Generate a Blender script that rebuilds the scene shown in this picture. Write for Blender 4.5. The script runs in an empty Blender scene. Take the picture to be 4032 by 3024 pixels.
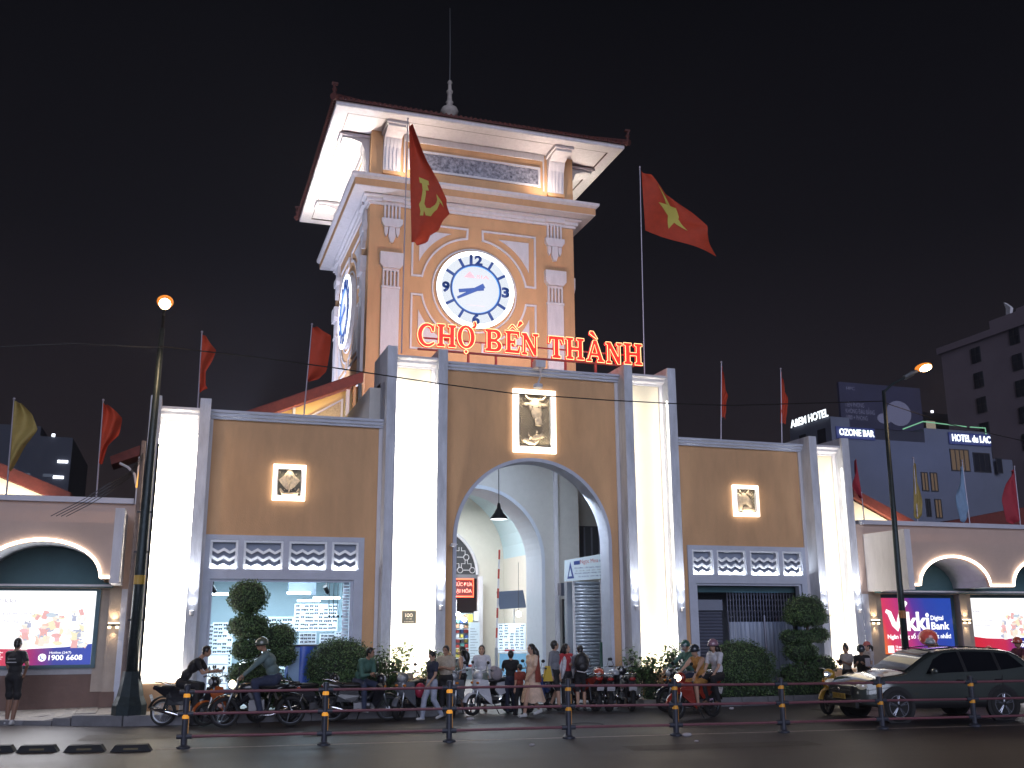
import bpy, bmesh, math, random
import numpy as np
from mathutils import Vector, Matrix, geometry
random.seed(7); np.random.seed(7)
PI=math.pi; R_=math.radians
SC=bpy.context.scene; COL=SC.collection
# ------------------------------------------------------------------ camera
cam_d=bpy.data.cameras.new('camera'); cam=bpy.data.objects.new('camera',cam_d); COL.objects.link(cam)
cam_d.sensor_width=36; cam_d.lens=34.973; cam_d.clip_start=.1; cam_d.clip_end=3000
_r=Vector((0.94895182,-0.31539033,-0.00440202)); _u=Vector((-0.0695958,-0.2229723,0.97233727)); _f=Vector((0.30764731,0.92239487,0.23353982))
M=Matrix((( _r.x,_u.x,-_f.x,-9.1117),(_r.y,_u.y,-_f.y,-25.0),(_r.z,_u.z,-_f.z,2.12),(0,0,0,1)))
cam.matrix_world=M; SC.camera=cam
# ------------------------------------------------------------------ render + view
SC.render.engine='CYCLES'
SC.view_settings.view_transform='Standard'
try: SC.view_settings.look='None'
except Exception: pass
SC.view_settings.exposure=0.0; SC.view_settings.gamma=1.0; SC.view_settings.use_curve_mapping=False
cy=SC.cycles
cy.use_denoising=True
try: cy.denoiser='OPENIMAGEDENOISE'; cy.denoising_input_passes='RGB_ALBEDO_NORMAL'
except Exception: pass
cy.use_adaptive_sampling=True; cy.adaptive_threshold=0.02
cy.max_bounces=5; cy.diffuse_bounces=3; cy.glossy_bounces=3; cy.transmission_bounces=4; cy.transparent_max_bounces=6
cy.caustics_reflective=False; cy.caustics_refractive=False; cy.sample_clamp_indirect=4.0; cy.use_light_tree=True
# ------------------------------------------------------------------ world: night sky with city glow near the horizon
W=bpy.data.worlds.new('World'); SC.world=W; W.use_nodes=True
nt=W.node_tree; nt.nodes.clear()
out=nt.nodes.new('ShaderNodeOutputWorld')
sky=nt.nodes.new('ShaderNodeTexSky'); sky.sky_type='NISHITA'; sky.sun_disc=False; sky.sun_elevation=R_(2); sky.sun_rotation=R_(180)
b1=nt.nodes.new('ShaderNodeBackground'); b1.inputs['Strength'].default_value=0.0008; nt.links.new(sky.outputs[0],b1.inputs['Color'])
tc=nt.nodes.new('ShaderNodeTexCoord'); sx=nt.nodes.new('ShaderNodeSeparateXYZ'); nt.links.new(tc.outputs['Generated'],sx.inputs[0])
ra=nt.nodes.new('ShaderNodeValToRGB'); nt.links.new(sx.outputs['Z'],ra.inputs[0])
e=ra.color_ramp.elements; e[0].position=0.0; e[0].color=(0.030,0.021,0.023,1); e[1].position=.62; e[1].color=(0.0006,0.0006,0.0010,1)
m=e.new(.18); m.color=(0.013,0.0100,0.0135,1); m=e.new(.36); m.color=(0.0042,0.0034,0.0050,1)
b2=nt.nodes.new('ShaderNodeBackground'); b2.inputs['Strength'].default_value=1.0; 
nz=nt.nodes.new('ShaderNodeTexNoise'); nz.inputs['Scale'].default_value=2.2; nz.inputs['Detail'].default_value=4; nt.links.new(tc.outputs['Generated'],nz.inputs['Vector']); mr=nt.nodes.new('ShaderNodeMapRange'); mr.inputs[3].default_value=.75; mr.inputs[4].default_value=1.25; nt.links.new(nz.outputs['Fac'],mr.inputs[0])
vm=nt.nodes.new('ShaderNodeVectorMath'); vm.operation='SCALE'; nt.links.new(ra.outputs[0],vm.inputs[0]); nt.links.new(mr.outputs[0],vm.inputs['Scale']); nt.links.new(vm.outputs[0],b2.inputs['Color'])
ad=nt.nodes.new('ShaderNodeAddShader'); nt.links.new(b1.outputs[0],ad.inputs[0]); nt.links.new(b2.outputs[0],ad.inputs[1]); nt.links.new(ad.outputs[0],out.inputs['Surface'])
# one weak wide lamp: the glow of the lit square behind the photographer
sd=bpy.data.lights.new('city_glow','SUN'); sun=bpy.data.objects.new('city_glow',sd); COL.objects.link(sun)
sd.energy=1.95; sd.angle=R_(50); sd.color=(0.72,0.77,1.0)
sun.rotation_euler=Vector((0.16,1.0,-0.16)).to_track_quat('-Z','Y').to_euler()
sun.location=(0,-40,30)
# ------------------------------------------------------------------ helpers
def tag(o,label=None,cat=None,group=None,kind=None):
    if label: o['label']=label
    if cat: o['category']=cat
    if group: o['group']=group
    if kind: o['kind']=kind
    return o
def thing(name,label,cat,loc=(0,0,0),rz=0,group=None):
    o=bpy.data.objects.new(name,None); COL.objects.link(o); o.location=loc; o.rotation_euler=(0,0,rz); o.empty_display_size=.2
    return tag(o,label,cat,group)
MATS={}
def mat(name,col=(.5,.5,.5),rough=.6,metal=0,em=None,es=0,var=0,scale=6,bump=0,bscale=40,spec=.5,alpha=1,trans=0,coat=0,col2=None,stretch=None):
    if name in MATS: return MATS[name]
    m=bpy.data.materials.new(name); MATS[name]=m; m.use_nodes=True; n=m.node_tree; b=n.nodes['Principled BSDF']
    b.inputs['Base Color'].default_value=(*col,1); b.inputs['Roughness'].default_value=rough; b.inputs['Metallic'].default_value=metal
    b.inputs['Specular IOR Level'].default_value=spec
    if coat: b.inputs['Coat Weight'].default_value=coat; b.inputs['Coat Roughness'].default_value=.08
    if trans: b.inputs['Transmission Weight'].default_value=trans
    if alpha<1: b.inputs['Alpha'].default_value=alpha
    if em: b.inputs['Emission Color'].default_value=(*em,1); b.inputs['Emission Strength'].default_value=es
    if var or bump:
        t=n.nodes.new('ShaderNodeTexCoord'); mp=n.nodes.new('ShaderNodeMapping'); n.links.new(t.outputs['Object'],mp.inputs[0])
        if stretch: mp.inputs['Scale'].default_value=stretch
    if var:
        k=n.nodes.new('ShaderNodeTexNoise'); k.inputs['Scale'].default_value=scale; k.inputs['Detail'].default_value=6; k.inputs['Roughness'].default_value=.65
        n.links.new(mp.outputs[0],k.inputs['Vector'])
        r=n.nodes.new('ShaderNodeValToRGB'); r.color_ramp.elements[0].position=.3; r.color_ramp.elements[1].position=.72
        c2=col2 or tuple(min(1,c*(1+var)) for c in col); c1=col if col2 else tuple(c*(1-var) for c in col)
        r.color_ramp.elements[0].color=(*c1,1); r.color_ramp.elements[1].color=(*c2,1)
        n.links.new(k.outputs['Fac'],r.inputs[0]); n.links.new(r.outputs[0],b.inputs['Base Color'])
    if bump:
        k2=n.nodes.new('ShaderNodeTexNoise'); k2.inputs['Scale'].default_value=bscale; k2.inputs['Detail'].default_value=4
        n.links.new(mp.outputs[0],k2.inputs['Vector'])
        bp=n.nodes.new('ShaderNodeBump'); bp.inputs['Strength'].default_value=bump; bp.inputs['Distance'].default_value=.02
        n.links.new(k2.outputs['Fac'],bp.inputs['Height']); n.links.new(bp.outputs[0],b.inputs['Normal'])
    return m
def emit(name,col,s):
    return mat(name,(.02,.02,.02),.5,em=col,es=s)
class MB:
    """collects shapes, builds ONE mesh"""
    def __init__(s): s.v=[]; s.f=[]
    def add(s,vs,fs):
        k=len(s.v); s.v+= [tuple(v) for v in vs]; s.f+=[tuple(i+k for i in f) for f in fs]; return s
    def box(s,x0,x1,y0,y1,z0,z1):
        return s.add([(x0,y0,z0),(x1,y0,z0),(x1,y1,z0),(x0,y1,z0),(x0,y0,z1),(x1,y0,z1),(x1,y1,z1),(x0,y1,z1)],
          [(0,3,2,1),(4,5,6,7),(0,1,5,4),(1,2,6,5),(2,3,7,6),(3,0,4,7)])
    def frame(s,x0,x1,z0,z1,w,y0,y1):
        s.box(x0,x1,y0,y1,z1-w,z1); s.box(x0,x1,y0,y1,z0,z0+w); s.box(x0,x0+w,y0,y1,z0+w,z1-w); s.box(x1-w,x1,y0,y1,z0+w,z1-w); return s
    def obox(s,c,ax,ay,az):
        c=Vector(c);ax=Vector(ax);ay=Vector(ay);az=Vector(az)
        return s.add([c+i*ax+j*ay+k*az for k in(-1,1) for j in(-1,1) for i in(-1,1)],[(0,2,3,1),(4,5,7,6),(0,1,5,4),(1,3,7,5),(3,2,6,7),(2,0,4,6)])
    def tube(s,pts,r,n=8,cap=True):
        pts=[Vector(p) for p in pts]; rs=r if isinstance(r,(list,tuple)) else [r]*len(pts); k=len(s.v); up=Vector((0,0,1)); prev=None
        for i,p in enumerate(pts):
            d=(pts[min(i+1,len(pts)-1)]-pts[max(i-1,0)])
            d=d.normalized() if d.length>1e-9 else up
            if prev is None:
                a=d.cross(up if abs(d.z)<.95 else Vector((1,0,0))).normalized()
            else: a=(prev-d*prev.dot(d)); a=a.normalized() if a.length>1e-6 else prev
            prev=a; b=d.cross(a)
            for j in range(n):
                t=2*PI*j/n; s.v.append(tuple(p+(a*math.cos(t)+b*math.sin(t))*rs[i]))
        for i in range(len(pts)-1):
            for j in range(n):
                j2=(j+1)%n; s.f.append((k+i*n+j,k+i*n+j2,k+(i+1)*n+j2,k+(i+1)*n+j))
        if cap: s.f.append(tuple(k+j for j in range(n))[::-1]); s.f.append(tuple(k+(len(pts)-1)*n+j for j in range(n)))
        return s
    def ring(s,pts,r,n=6):
        """closed tube"""
        pts=[Vector(p) for p in pts]; m=len(pts); k=len(s.v)
        nrm=Vector((0,0,0))
        for i in range(m): nrm+=pts[i].cross(pts[(i+1)%m])
        nrm=nrm.normalized() if nrm.length>1e-9 else Vector((0,1,0))
        for i in range(m):
            d=(pts[(i+1)%m]-pts[i-1]).normalized(); a=d.cross(nrm).normalized()
            for j in range(n):
                t=2*PI*j/n; s.v.append(tuple(pts[i]+(a*math.cos(t)+nrm*math.sin(t))*r))
        for i in range(m):
            for j in range(n):
                j2=(j+1)%n;i2=(i+1)%m; s.f.append((k+i*n+j,k+i*n+j2,k+i2*n+j2,k+i2*n+j))
        return s
    def lathe(s,prof,c=(0,0,0),n=24,axis='z'):
        k=len(s.v); c=Vector(c)
        for r,z in prof:
            for j in range(n):
                t=2*PI*j/n; q=(r*math.cos(t),r*math.sin(t),z)
                if axis=='y': q=(q[0],q[2],q[1])
                if axis=='x': q=(q[2],q[0],q[1])
                s.v.append(tuple(c+Vector(q)))
        for i in range(len(prof)-1):
            for j in range(n):
                j2=(j+1)%n; s.f.append((k+i*n+j,k+i*n+j2,k+(i+1)*n+j2,k+(i+1)*n+j))
        s.f.append(tuple(k+j for j in range(n))[::-1]); s.f.append(tuple(k+(len(prof)-1)*n+j for j in range(n)))
        return s
    def ell(s,c,r,nu=14,nv=9,rot=None):
        k=len(s.v); c=Vector(c)
        for i in range(nv+1):
            ph=PI*i/nv
            for j in range(nu):
                t=2*PI*j/nu; q=Vector((r[0]*math.sin(ph)*math.cos(t),r[1]*math.sin(ph)*math.sin(t),r[2]*math.cos(ph)))
                if rot: q=rot@q
                s.v.append(tuple(c+q))
        for i in range(nv):
            for j in range(nu):
                j2=(j+1)%nu; s.f.append((k+i*nu+j,k+(i+1)*nu+j,k+(i+1)*nu+j2,k+i*nu+j2))
        return s
    def prism(s,poly,y0,y1,plane='xz',holes=()):
        """poly: list of 2D points; extruded between y0,y1 along the third axis, holes cut"""
        loops=[[Vector((p[0],p[1],0)) for p in poly]]+[[Vector((p[0],p[1],0)) for p in h] for h in holes]
        tri=geometry.tessellate_polygon(loops); flat=[p for l in loops for p in l]
        def P(p,t): return (p.x,t,p.y) if plane=='xz' else ((p.x,p.y,t) if plane=='xy' else (t,p.x,p.y))
        k=len(s.v); n=len(flat); s.v+=[P(p,y0) for p in flat]+[P(p,y1) for p in flat]
        for t in tri: s.f.append(tuple(k+i for i in t)); s.f.append(tuple(k+n+i for i in t[::-1]))
        o=0
        for l in loops:
            m=len(l)
            for i in range(m): a=k+o+i;b=k+o+(i+1)%m; s.f.append((a,b,b+n,a+n))
            o+=m
        return s
    def extrude_prof(s,prof,x0,x1):
        """profile in (y,z) run along x"""
        return s.prism(prof,x0,x1,'yz')
    def build(s,name,m,parent=None,smooth=False,local=False,fix=True):
        me=bpy.data.meshes.new(name)
        vs=s.v
        if parent is not None and not local:
            L=Vector((0,0,0)); q=parent
            while q is not None: L=L+q.location; q=q.parent
            vs=[(a[0]-L.x,a[1]-L.y,a[2]-L.z) for a in vs]
        me.from_pydata(vs,[],s.f); 
        if fix:
            bm=bmesh.new(); bm.from_mesh(me); bmesh.ops.recalc_face_normals(bm,faces=bm.faces); bm.to_mesh(me); bm.free()
        if smooth: me.polygons.foreach_set('use_smooth',[True]*len(me.polygons))
        if isinstance(m,(list,tuple)):
            for q in m: me.materials.append(q)
        elif m: me.materials.append(m)
        o=bpy.data.objects.new(name,me); COL.objects.link(o)
        if parent is not None: o.parent=parent
        return o
def B(name,m,parent,*boxes,smooth=False,local=False):
    r=None
    for b in boxes:
        o=MB().box(*b).build(name,m,parent,smooth,local); r=r or o
    return r
def smooth_by_angle(o,ang=40):
    me=o.data; me.polygons.foreach_set('use_smooth',[True]*len(me.polygons))
    try: me.set_sharp_from_angle(angle=R_(ang))
    except Exception: pass
    return o
def dup(root,loc,rz,label=None,group=None,mats=None):
    def cp(o,par):
        c=o.copy(); COL.objects.link(c)
        if par is not None: c.parent=par
        if mats and c.type=='MESH':
            sw=[mats.get(x.name) if x else None for x in c.data.materials]
            if any(sw):
                c.data=c.data.copy()
                for i,x in enumerate(sw):
                    if x: c.data.materials[i]=x
        for ch in o.children: cp(ch,c)
        return c
    r=cp(root,None); r.location=loc; r.rotation_euler=(0,0,rz)
    if label: r['label']=label
    if group: r['group']=group
    return r
def area(name,loc,size,power,col,direction,parent=None,size_y=None,spread=None):
    d=bpy.data.lights.new(name,'AREA'); d.energy=power; d.color=col; d.size=size
    if size_y: d.shape='RECTANGLE'; d.size_y=size_y
    if spread: d.spread=R_(spread)
    o=bpy.data.objects.new(name,d); COL.objects.link(o); o.location=loc; o.rotation_euler=Vector(direction).to_track_quat('-Z','Y').to_euler()
    return o
def point(name,loc,power,col,r=.05):
    d=bpy.data.lights.new(name,'POINT'); d.energy=power; d.color=col; d.shadow_soft_size=r
    o=bpy.data.objects.new(name,d); COL.objects.link(o); o.location=loc; return o
def spot(name,loc,power,col,direction,ang=60,blend=.6,r=.05):
    d=bpy.data.lights.new(name,'SPOT'); d.energy=power; d.color=col; d.shadow_soft_size=r; d.spot_size=R_(ang); d.spot_blend=blend
    o=bpy.data.objects.new(name,d); COL.objects.link(o); o.location=loc; o.rotation_euler=Vector(direction).to_track_quat('-Z','Y').to_euler(); return o
def text(name,body,m,parent,loc,h,w=None,ext=.004,rot=(PI/2,0,0),bold=0,align='LEFT',shear=0,world=True):
    """flat or raised lettering; h = cap height, w = total width it is fitted to"""
    c=bpy.data.curves.new(name,'FONT'); c.body=body; c.size=1; c.extrude=0; c.offset=bold; c.shear=shear; c.resolution_u=3
    o=bpy.data.objects.new(name,c); COL.objects.link(o)
    dg=bpy.context.evaluated_depsgraph_get(); me=bpy.data.meshes.new_from_object(o.evaluated_get(dg)); me.name=name
    bpy.data.objects.remove(o); bpy.data.curves.remove(c)
    n=len(me.vertices)
    if n==0: return None
    a=np.empty(n*3,np.float32); me.vertices.foreach_get('co',a); a=a.reshape(-1,3)
    s=h/.70
    wid=(a[:,0].max()-a[:,0].min())
    sx=(w/wid) if w else s
    a[:,0]=(a[:,0]-a[:,0].min())*sx; a[:,1]*=s; a[:,2]=0
    if align=='CENTER': a[:,0]-=a[:,0].max()/2
    me.vertices.foreach_set('co',a.ravel())
    if ext:
        bm=bmesh.new(); bm.from_mesh(me); g=bmesh.ops.extrude_face_region(bm,geom=list(bm.faces))
        for v in g['geom']:
            if isinstance(v,bmesh.types.BMVert): v.co.z+=ext
        bmesh.ops.recalc_face_normals(bm,faces=bm.faces); bm.to_mesh(me); bm.free()
    me.materials.clear(); me.materials.append(m); me.update()
    ob=bpy.data.objects.new(name,me); COL.objects.link(ob)
    L=Vector(loc)
    if parent is not None:
        ob.parent=parent
        if world:
            q=parent
            while q is not None: L=L-q.location; q=q.parent
    ob.location=L; ob.rotation_euler=rot
    return ob
def arc(cx,cz,rx,rz,a0,a1,n):
    return [(cx+rx*math.cos(R_(a0+(a1-a0)*i/n)),cz+rz*math.sin(R_(a0+(a1-a0)*i/n))) for i in range(n+1)]
# ------------------------------------------------------------------ shared materials
ORANGE=mat('ochre_paint',(.64,.375,.19),.75,var=.12,scale=1.3,bump=.3,bscale=45,stretch=(1.6,1.6,.45))
WHITEP=mat('white_paint',(.70,.68,.71),.6,var=.09,scale=3.5,bump=.25,bscale=40,stretch=(2,2,.5))
GREYP=mat('weathered_grey_paint',(.60,.62,.68),.6,var=.24,scale=2.4,bump=.7,bscale=9,stretch=(1.5,1.5,.4))
CREAM=mat('cream_paint',(.78,.70,.54),.6,var=.04,scale=1.5,bump=.1)
TRIM=mat('pale_blue_grey_paint',(.52,.55,.64),.6,var=.08,scale=3,bump=.15)
PINKP=mat('dusty_pink_paint',(.56,.42,.35),.7,var=.06,scale=2,bump=.2,bscale=50)
BROWN=mat('brown_plinth_paint',(.16,.095,.075),.7,var=.12,scale=4,bump=.2)
BLACKM=mat('black_metal',(.02,.022,.026),.4,metal=.6)
DARKM=mat('dark_green_metal',(.035,.05,.055),.45,metal=.5,var=.3,scale=12)
STEEL=mat('brushed_steel',(.45,.48,.52),.3,metal=.9)
CHROME=mat('chrome',(.7,.7,.72),.12,metal=1)
RUBBER=mat('tyre_rubber',(.015,.015,.016),.8)
TEAL=mat('teal_soffit_paint',(.055,.13,.15),.7,var=.1,scale=3)
ROOFT=mat('dark_roof_tile',(.085,.022,.018),.7,var=.3,scale=8,bump=.4)
TILE=mat('red_roof_tile',(.17,.032,.024),.7,var=.25,scale=8,bump=.4)
RELLED=emit('relief_led',(1,.85,.70),3.2)
WARMLED=emit('warm_white_led',(1,.83,.66),6.0)
# ================================================================== SETTING
def asphalt():
    m=bpy.data.materials.new('asphalt'); m.use_nodes=True; n=m.node_tree; b=n.nodes['Principled BSDF']
    t=n.nodes.new('ShaderNodeTexCoord')
    a=n.nodes.new('ShaderNodeTexNoise'); a.inputs['Scale'].default_value=.35; a.inputs['Detail'].default_value=5
    mp=n.nodes.new('ShaderNodeMapping'); mp.inputs['Scale'].default_value=(.35,1.6,1); mp.inputs['Rotation'].default_value=(0,0,R_(7)); n.links.new(t.outputs['Object'],mp.inputs[0]); n.links.new(mp.outputs[0],a.inputs['Vector'])
    r=n.nodes.new('ShaderNodeValToRGB'); r.color_ramp.elements[0].color=(.024,.0205,.026,1); r.color_ramp.elements[1].color=(.066,.057,.064,1); r.color_ramp.elements[0].position=.35; r.color_ramp.elements[1].position=.68
    n.links.new(a.outputs['Fac'],r.inputs[0]); a.inputs['Roughness'].default_value=.75
    v=n.nodes.new('ShaderNodeTexVoronoi'); v.inputs['Scale'].default_value=90; n.links.new(t.outputs['Object'],v.inputs['Vector'])
    mx=n.nodes.new('ShaderNodeMix'); mx.data_type='RGBA'; mx.blend_type='MULTIPLY'; mx.inputs[0].default_value=.45
    n.links.new(r.outputs[0],mx.inputs[6]); n.links.new(v.outputs['Color'],mx.inputs[7]); n.links.new(mx.outputs[2],b.inputs['Base Color'])
    rr=n.nodes.new('ShaderNodeMapRange'); rr.inputs[3].default_value=.32; rr.inputs[4].default_value=.6; n.links.new(a.outputs['Fac'],rr.inputs[0]); n.links.new(rr.outputs[0],b.inputs['Roughness'])
    bp=n.nodes.new('ShaderNodeBump'); bp.inputs['Strength'].default_value=.35; bp.inputs['Distance'].default_value=.01; n.links.new(v.outputs['Distance'],bp.inputs['Height']); n.links.new(bp.outputs[0],b.inputs['Normal'])
    return m
ASPH=asphalt()
def struct(o): o['kind']='structure'; return o
struct(B('ground',mat('dark_ground',(.05,.048,.045),.9,var=.2,scale=.3),None,(-900,900,-300,1500,-.3,-.02)))
q=MB(); q.v=[(-140,-60,0),(140,-60,0),(140,1.6,0),(-140,1.6,0)]; q.f=[(0,1,2,3)]; struct(q.build('road',ASPH,fix=False))
PAVE=mat('pavement_concrete',(.30,.28,.26),.7,var=.15,scale=3,bump=.3,bscale=30)
q=MB(); q.prism([(-11.0,1.3),(-11.0,-.5),(-9.95,-1.02),(-9.2,-1.12),(-2.75,-1.12),(-2.45,-.85),(-2.45,.93),(-9.9,.93),(-9.9,1.3)],-.01,.2,'xy')
pv=struct(q.build('pavement',PAVE))
def yfront(x): return -.5-(x+11.0)*.513
def zpave(x,y):
    k=min(1,max(0,(-11.0-x)/.7)); zf=.2-.11*k; t=(y-yfront(x))/(1.35-yfront(x)) if x>-14 else .5
    return zf+(.25-zf)*max(0,min(1,t))
q=MB(); xs=[-11.0,-11.35,-11.7,-12.6,-14.0,-15.5]; rows=[]
for x in xs:
    yf=yfront(x); rows.append([(x,yf,0),(x,yf,zpave(x,yf)),(x,max(yf+.3,1.35),zpave(x,1.35)),(x,max(yf+.3,3),.25)])
for r in rows: q.v+=r
for a in range(len(xs)-1):
    for b in range(3): k=a*4+b; q.f.append((k,k+1,k+5,k+4))
struct(q.build('pavement_ramp',PAVE,fix=False))
q=MB(); q.prism([(2.45,.93),(2.45,-.85),(2.75,-1.12),(40,-1.12),(40,.93)],-.01,.2,'xy'); struct(q.build('pavement',PAVE))
# pavement slabs in front of the left arcade and the kerb stones
kp=[(-12.6,.32),(-11.0,-.5),(-9.95,-1.02),(-9.2,-1.12),(-2.75,-1.12)]
KERB=mat('kerb_stone',(.17,.17,.185),.75,var=.2,scale=5,bump=.4)
kn=0
def kerbrun(pts,h=.215):
    for (x0,y0),(x1,y1) in zip(pts[:-1],pts[1:]):
        L=math.hypot(x1-x0,y1-y0); n=max(1,round(L/.8)); a=math.atan2(y1-y0,x1-x0)
        for i in range(n):
            t=(i+.5)/n; c=(x0+(x1-x0)*t,y0+(y1-y0)*t)
            o=MB().box(-L/n/2+.008,L/n/2-.008,-.075,.075,0,h).build('kerb_stone',KERB,None); o.location=(c[0],c[1],0); o.rotation_euler=(0,0,a); o.parent=pv; 
kerbrun(kp[1:]); kerbrun([(-13.2,yfront(-13.2)),(-11.4,yfront(-11.4))],.10); kerbrun([(-11.39,yfront(-11.39)),(-11.01,yfront(-11.01))],.16); kerbrun([(2.75,-1.12),(9,-1.12)])
SLAB=mat('pavement_slab',(.36,.33,.30),.65,var=.2,scale=4,bump=.3)
sl=MB().box(-.29,.29,-.29,.29,0,.022)
for i in range(7):
    for j in range(5):
        x0=-13.2+i*.44; y0=-.55+j*.44; x1,y1=x0+.425,y0+.425
        if y0<yfront(x0)+.02 or y1>1.25 : continue
        P=[(a,b,zpave(a,b)) for a,b in((x0,y0),(x1,y0),(x1,y1),(x0,y1))]
        q=MB(); q.add([(a,b,c-.01) for a,b,c in P]+[(a,b,c+.012) for a,b,c in P],[(4,5,6,7),(0,1,5,4),(1,2,6,5),(2,3,7,6),(3,0,4,7)]); o=q.build('paving_slab',SLAB,None); o.parent=pv
# forecourt between the pylons, floor of the porch and the hall
struct(B('porch_floor',mat('grey_floor_tiles',(.22,.21,.21),.4,var=.15,scale=5),None,(-9.9,9.9,.93,24,-.1,.03)))
# road markings: edge line under the fence (follows the road direction)
rd=Vector((1,-.118,0)).normalized(); rn=Vector((.118,1,0)).normalized()
def roadquad(p,L,w): 
    p=Vector(p); a=p-rn*w/2; b=p+rn*w/2; return [a,a+rd*L,b+rd*L,b]
q=MB(); q.add([(*v[:2],.004) for v in roadquad((-9.2,-5.60,0),34,.10)],[(0,1,2,3)])
struct(q.build('lane_edge_line',mat('worn_white_line',(.42,.36,.34),.6,var=.5,scale=9),None,fix=False))
q=MB(); q.add([(*v[:2],.004) for v in roadquad((-20,-4.6,0),7.5,.12)],[(0,1,2,3)])
struct(q.build('lane_edge_line',MATS['worn_white_line'],None,fix=False))

# repaired patches, a manhole and oil stains on the road
for x,y,L,w_,c in((-6.5,-4.0,3.2,1.1,(.022,.02,.022)),(1.5,-5.2,4.5,.8,(.075,.066,.064)),(6,-3.2,2.6,.9,(.02,.018,.02)),(-1.5,-8.4,3.5,.7,(.07,.062,.06)),(-10.6,-3.2,2.4,1.0,(.075,.066,.062))):
    q=MB(); pts=roadquad((x,y,0),L,w_); q.add([(*v[:2],.005) for v in pts],[(0,1,2,3)]); o=q.build('road_patch',mat('patch_%d'%int(x*10),c,.62,var=.35,scale=5,bump=.5,bscale=60),None,fix=False); struct(o)
mh=thing('manhole_cover','round iron manhole cover in the road behind the fence','manhole cover',(-.6,-4.4,0)); MB().lathe([(.33,.002),(.33,.010),(.01,.010)],(-.6,-4.4,0),28).build('cover',mat('cast_iron',(.035,.035,.038),.5,metal=.6,bump=.8,bscale=30),mh); MB().ring([(-.6+.36*math.cos(a),-4.4+.36*math.sin(a),.006) for a in np.linspace(0,2*PI,28,endpoint=False)],.018,5).build('ring_frame',MATS['cast_iron'],mh)
# ================================================================== GATEHOUSE (front of the market)
X1,X2,X3,X4,FW=2.578,4.209,8.568,9.974,.257
G=thing('market_gatehouse','ochre market gatehouse with tall lit pylons and a round central arch','building',(0,0,0))
D=.513
def mir(b,s): return b if s>0 else (-b[1],-b[0],*b[2:])
FINTOP={X1:9.265,X2:9.265,X3:7.52,X4:7.52}
for s in(-1,1):
    for xa,xb,zt in((X1,X1+FW,9.265),(X2-FW,X2,9.265),(X3,X3+FW,7.52),(X4-FW,X4,7.52)):
        B('pylon_fin',GREYP,G,mir((xa,xb,0,1.9,.18,zt),s))
    for xa,xb,zt in((X1+FW,X2-FW,9.05),(X3+FW,X4-FW,7.29)):
        B('pylon_panel',CREAM,G,mir((xa,xb,.42,.62,.8,zt-.25),s))
        B('panel_plinth',mat('beige_plinth',(.42,.27,.17),.7,var=.1),G,mir((xa,xb,.16,.62,.2,.8),s))
        q=MB(); q.extrude_prof([(.62,zt-.27),(.34,zt-.27),(.34,zt-.22),(.22,zt-.17),(.22,zt-.1),(.10,zt-.06),(.10,zt),(.62,zt)],*( (xa,xb) if s>0 else (-xb,-xa)))
        q.build('panel_cornice',WHITEP,G)
        for e in (xa,xb-.10): B('panel_border',WHITEP,G,mir((e,e+.10,.36,.43,.8,zt-.27),s))
BRW=mat('bright_white_paint',(.80,.81,.83),.55,var=.03)
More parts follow.
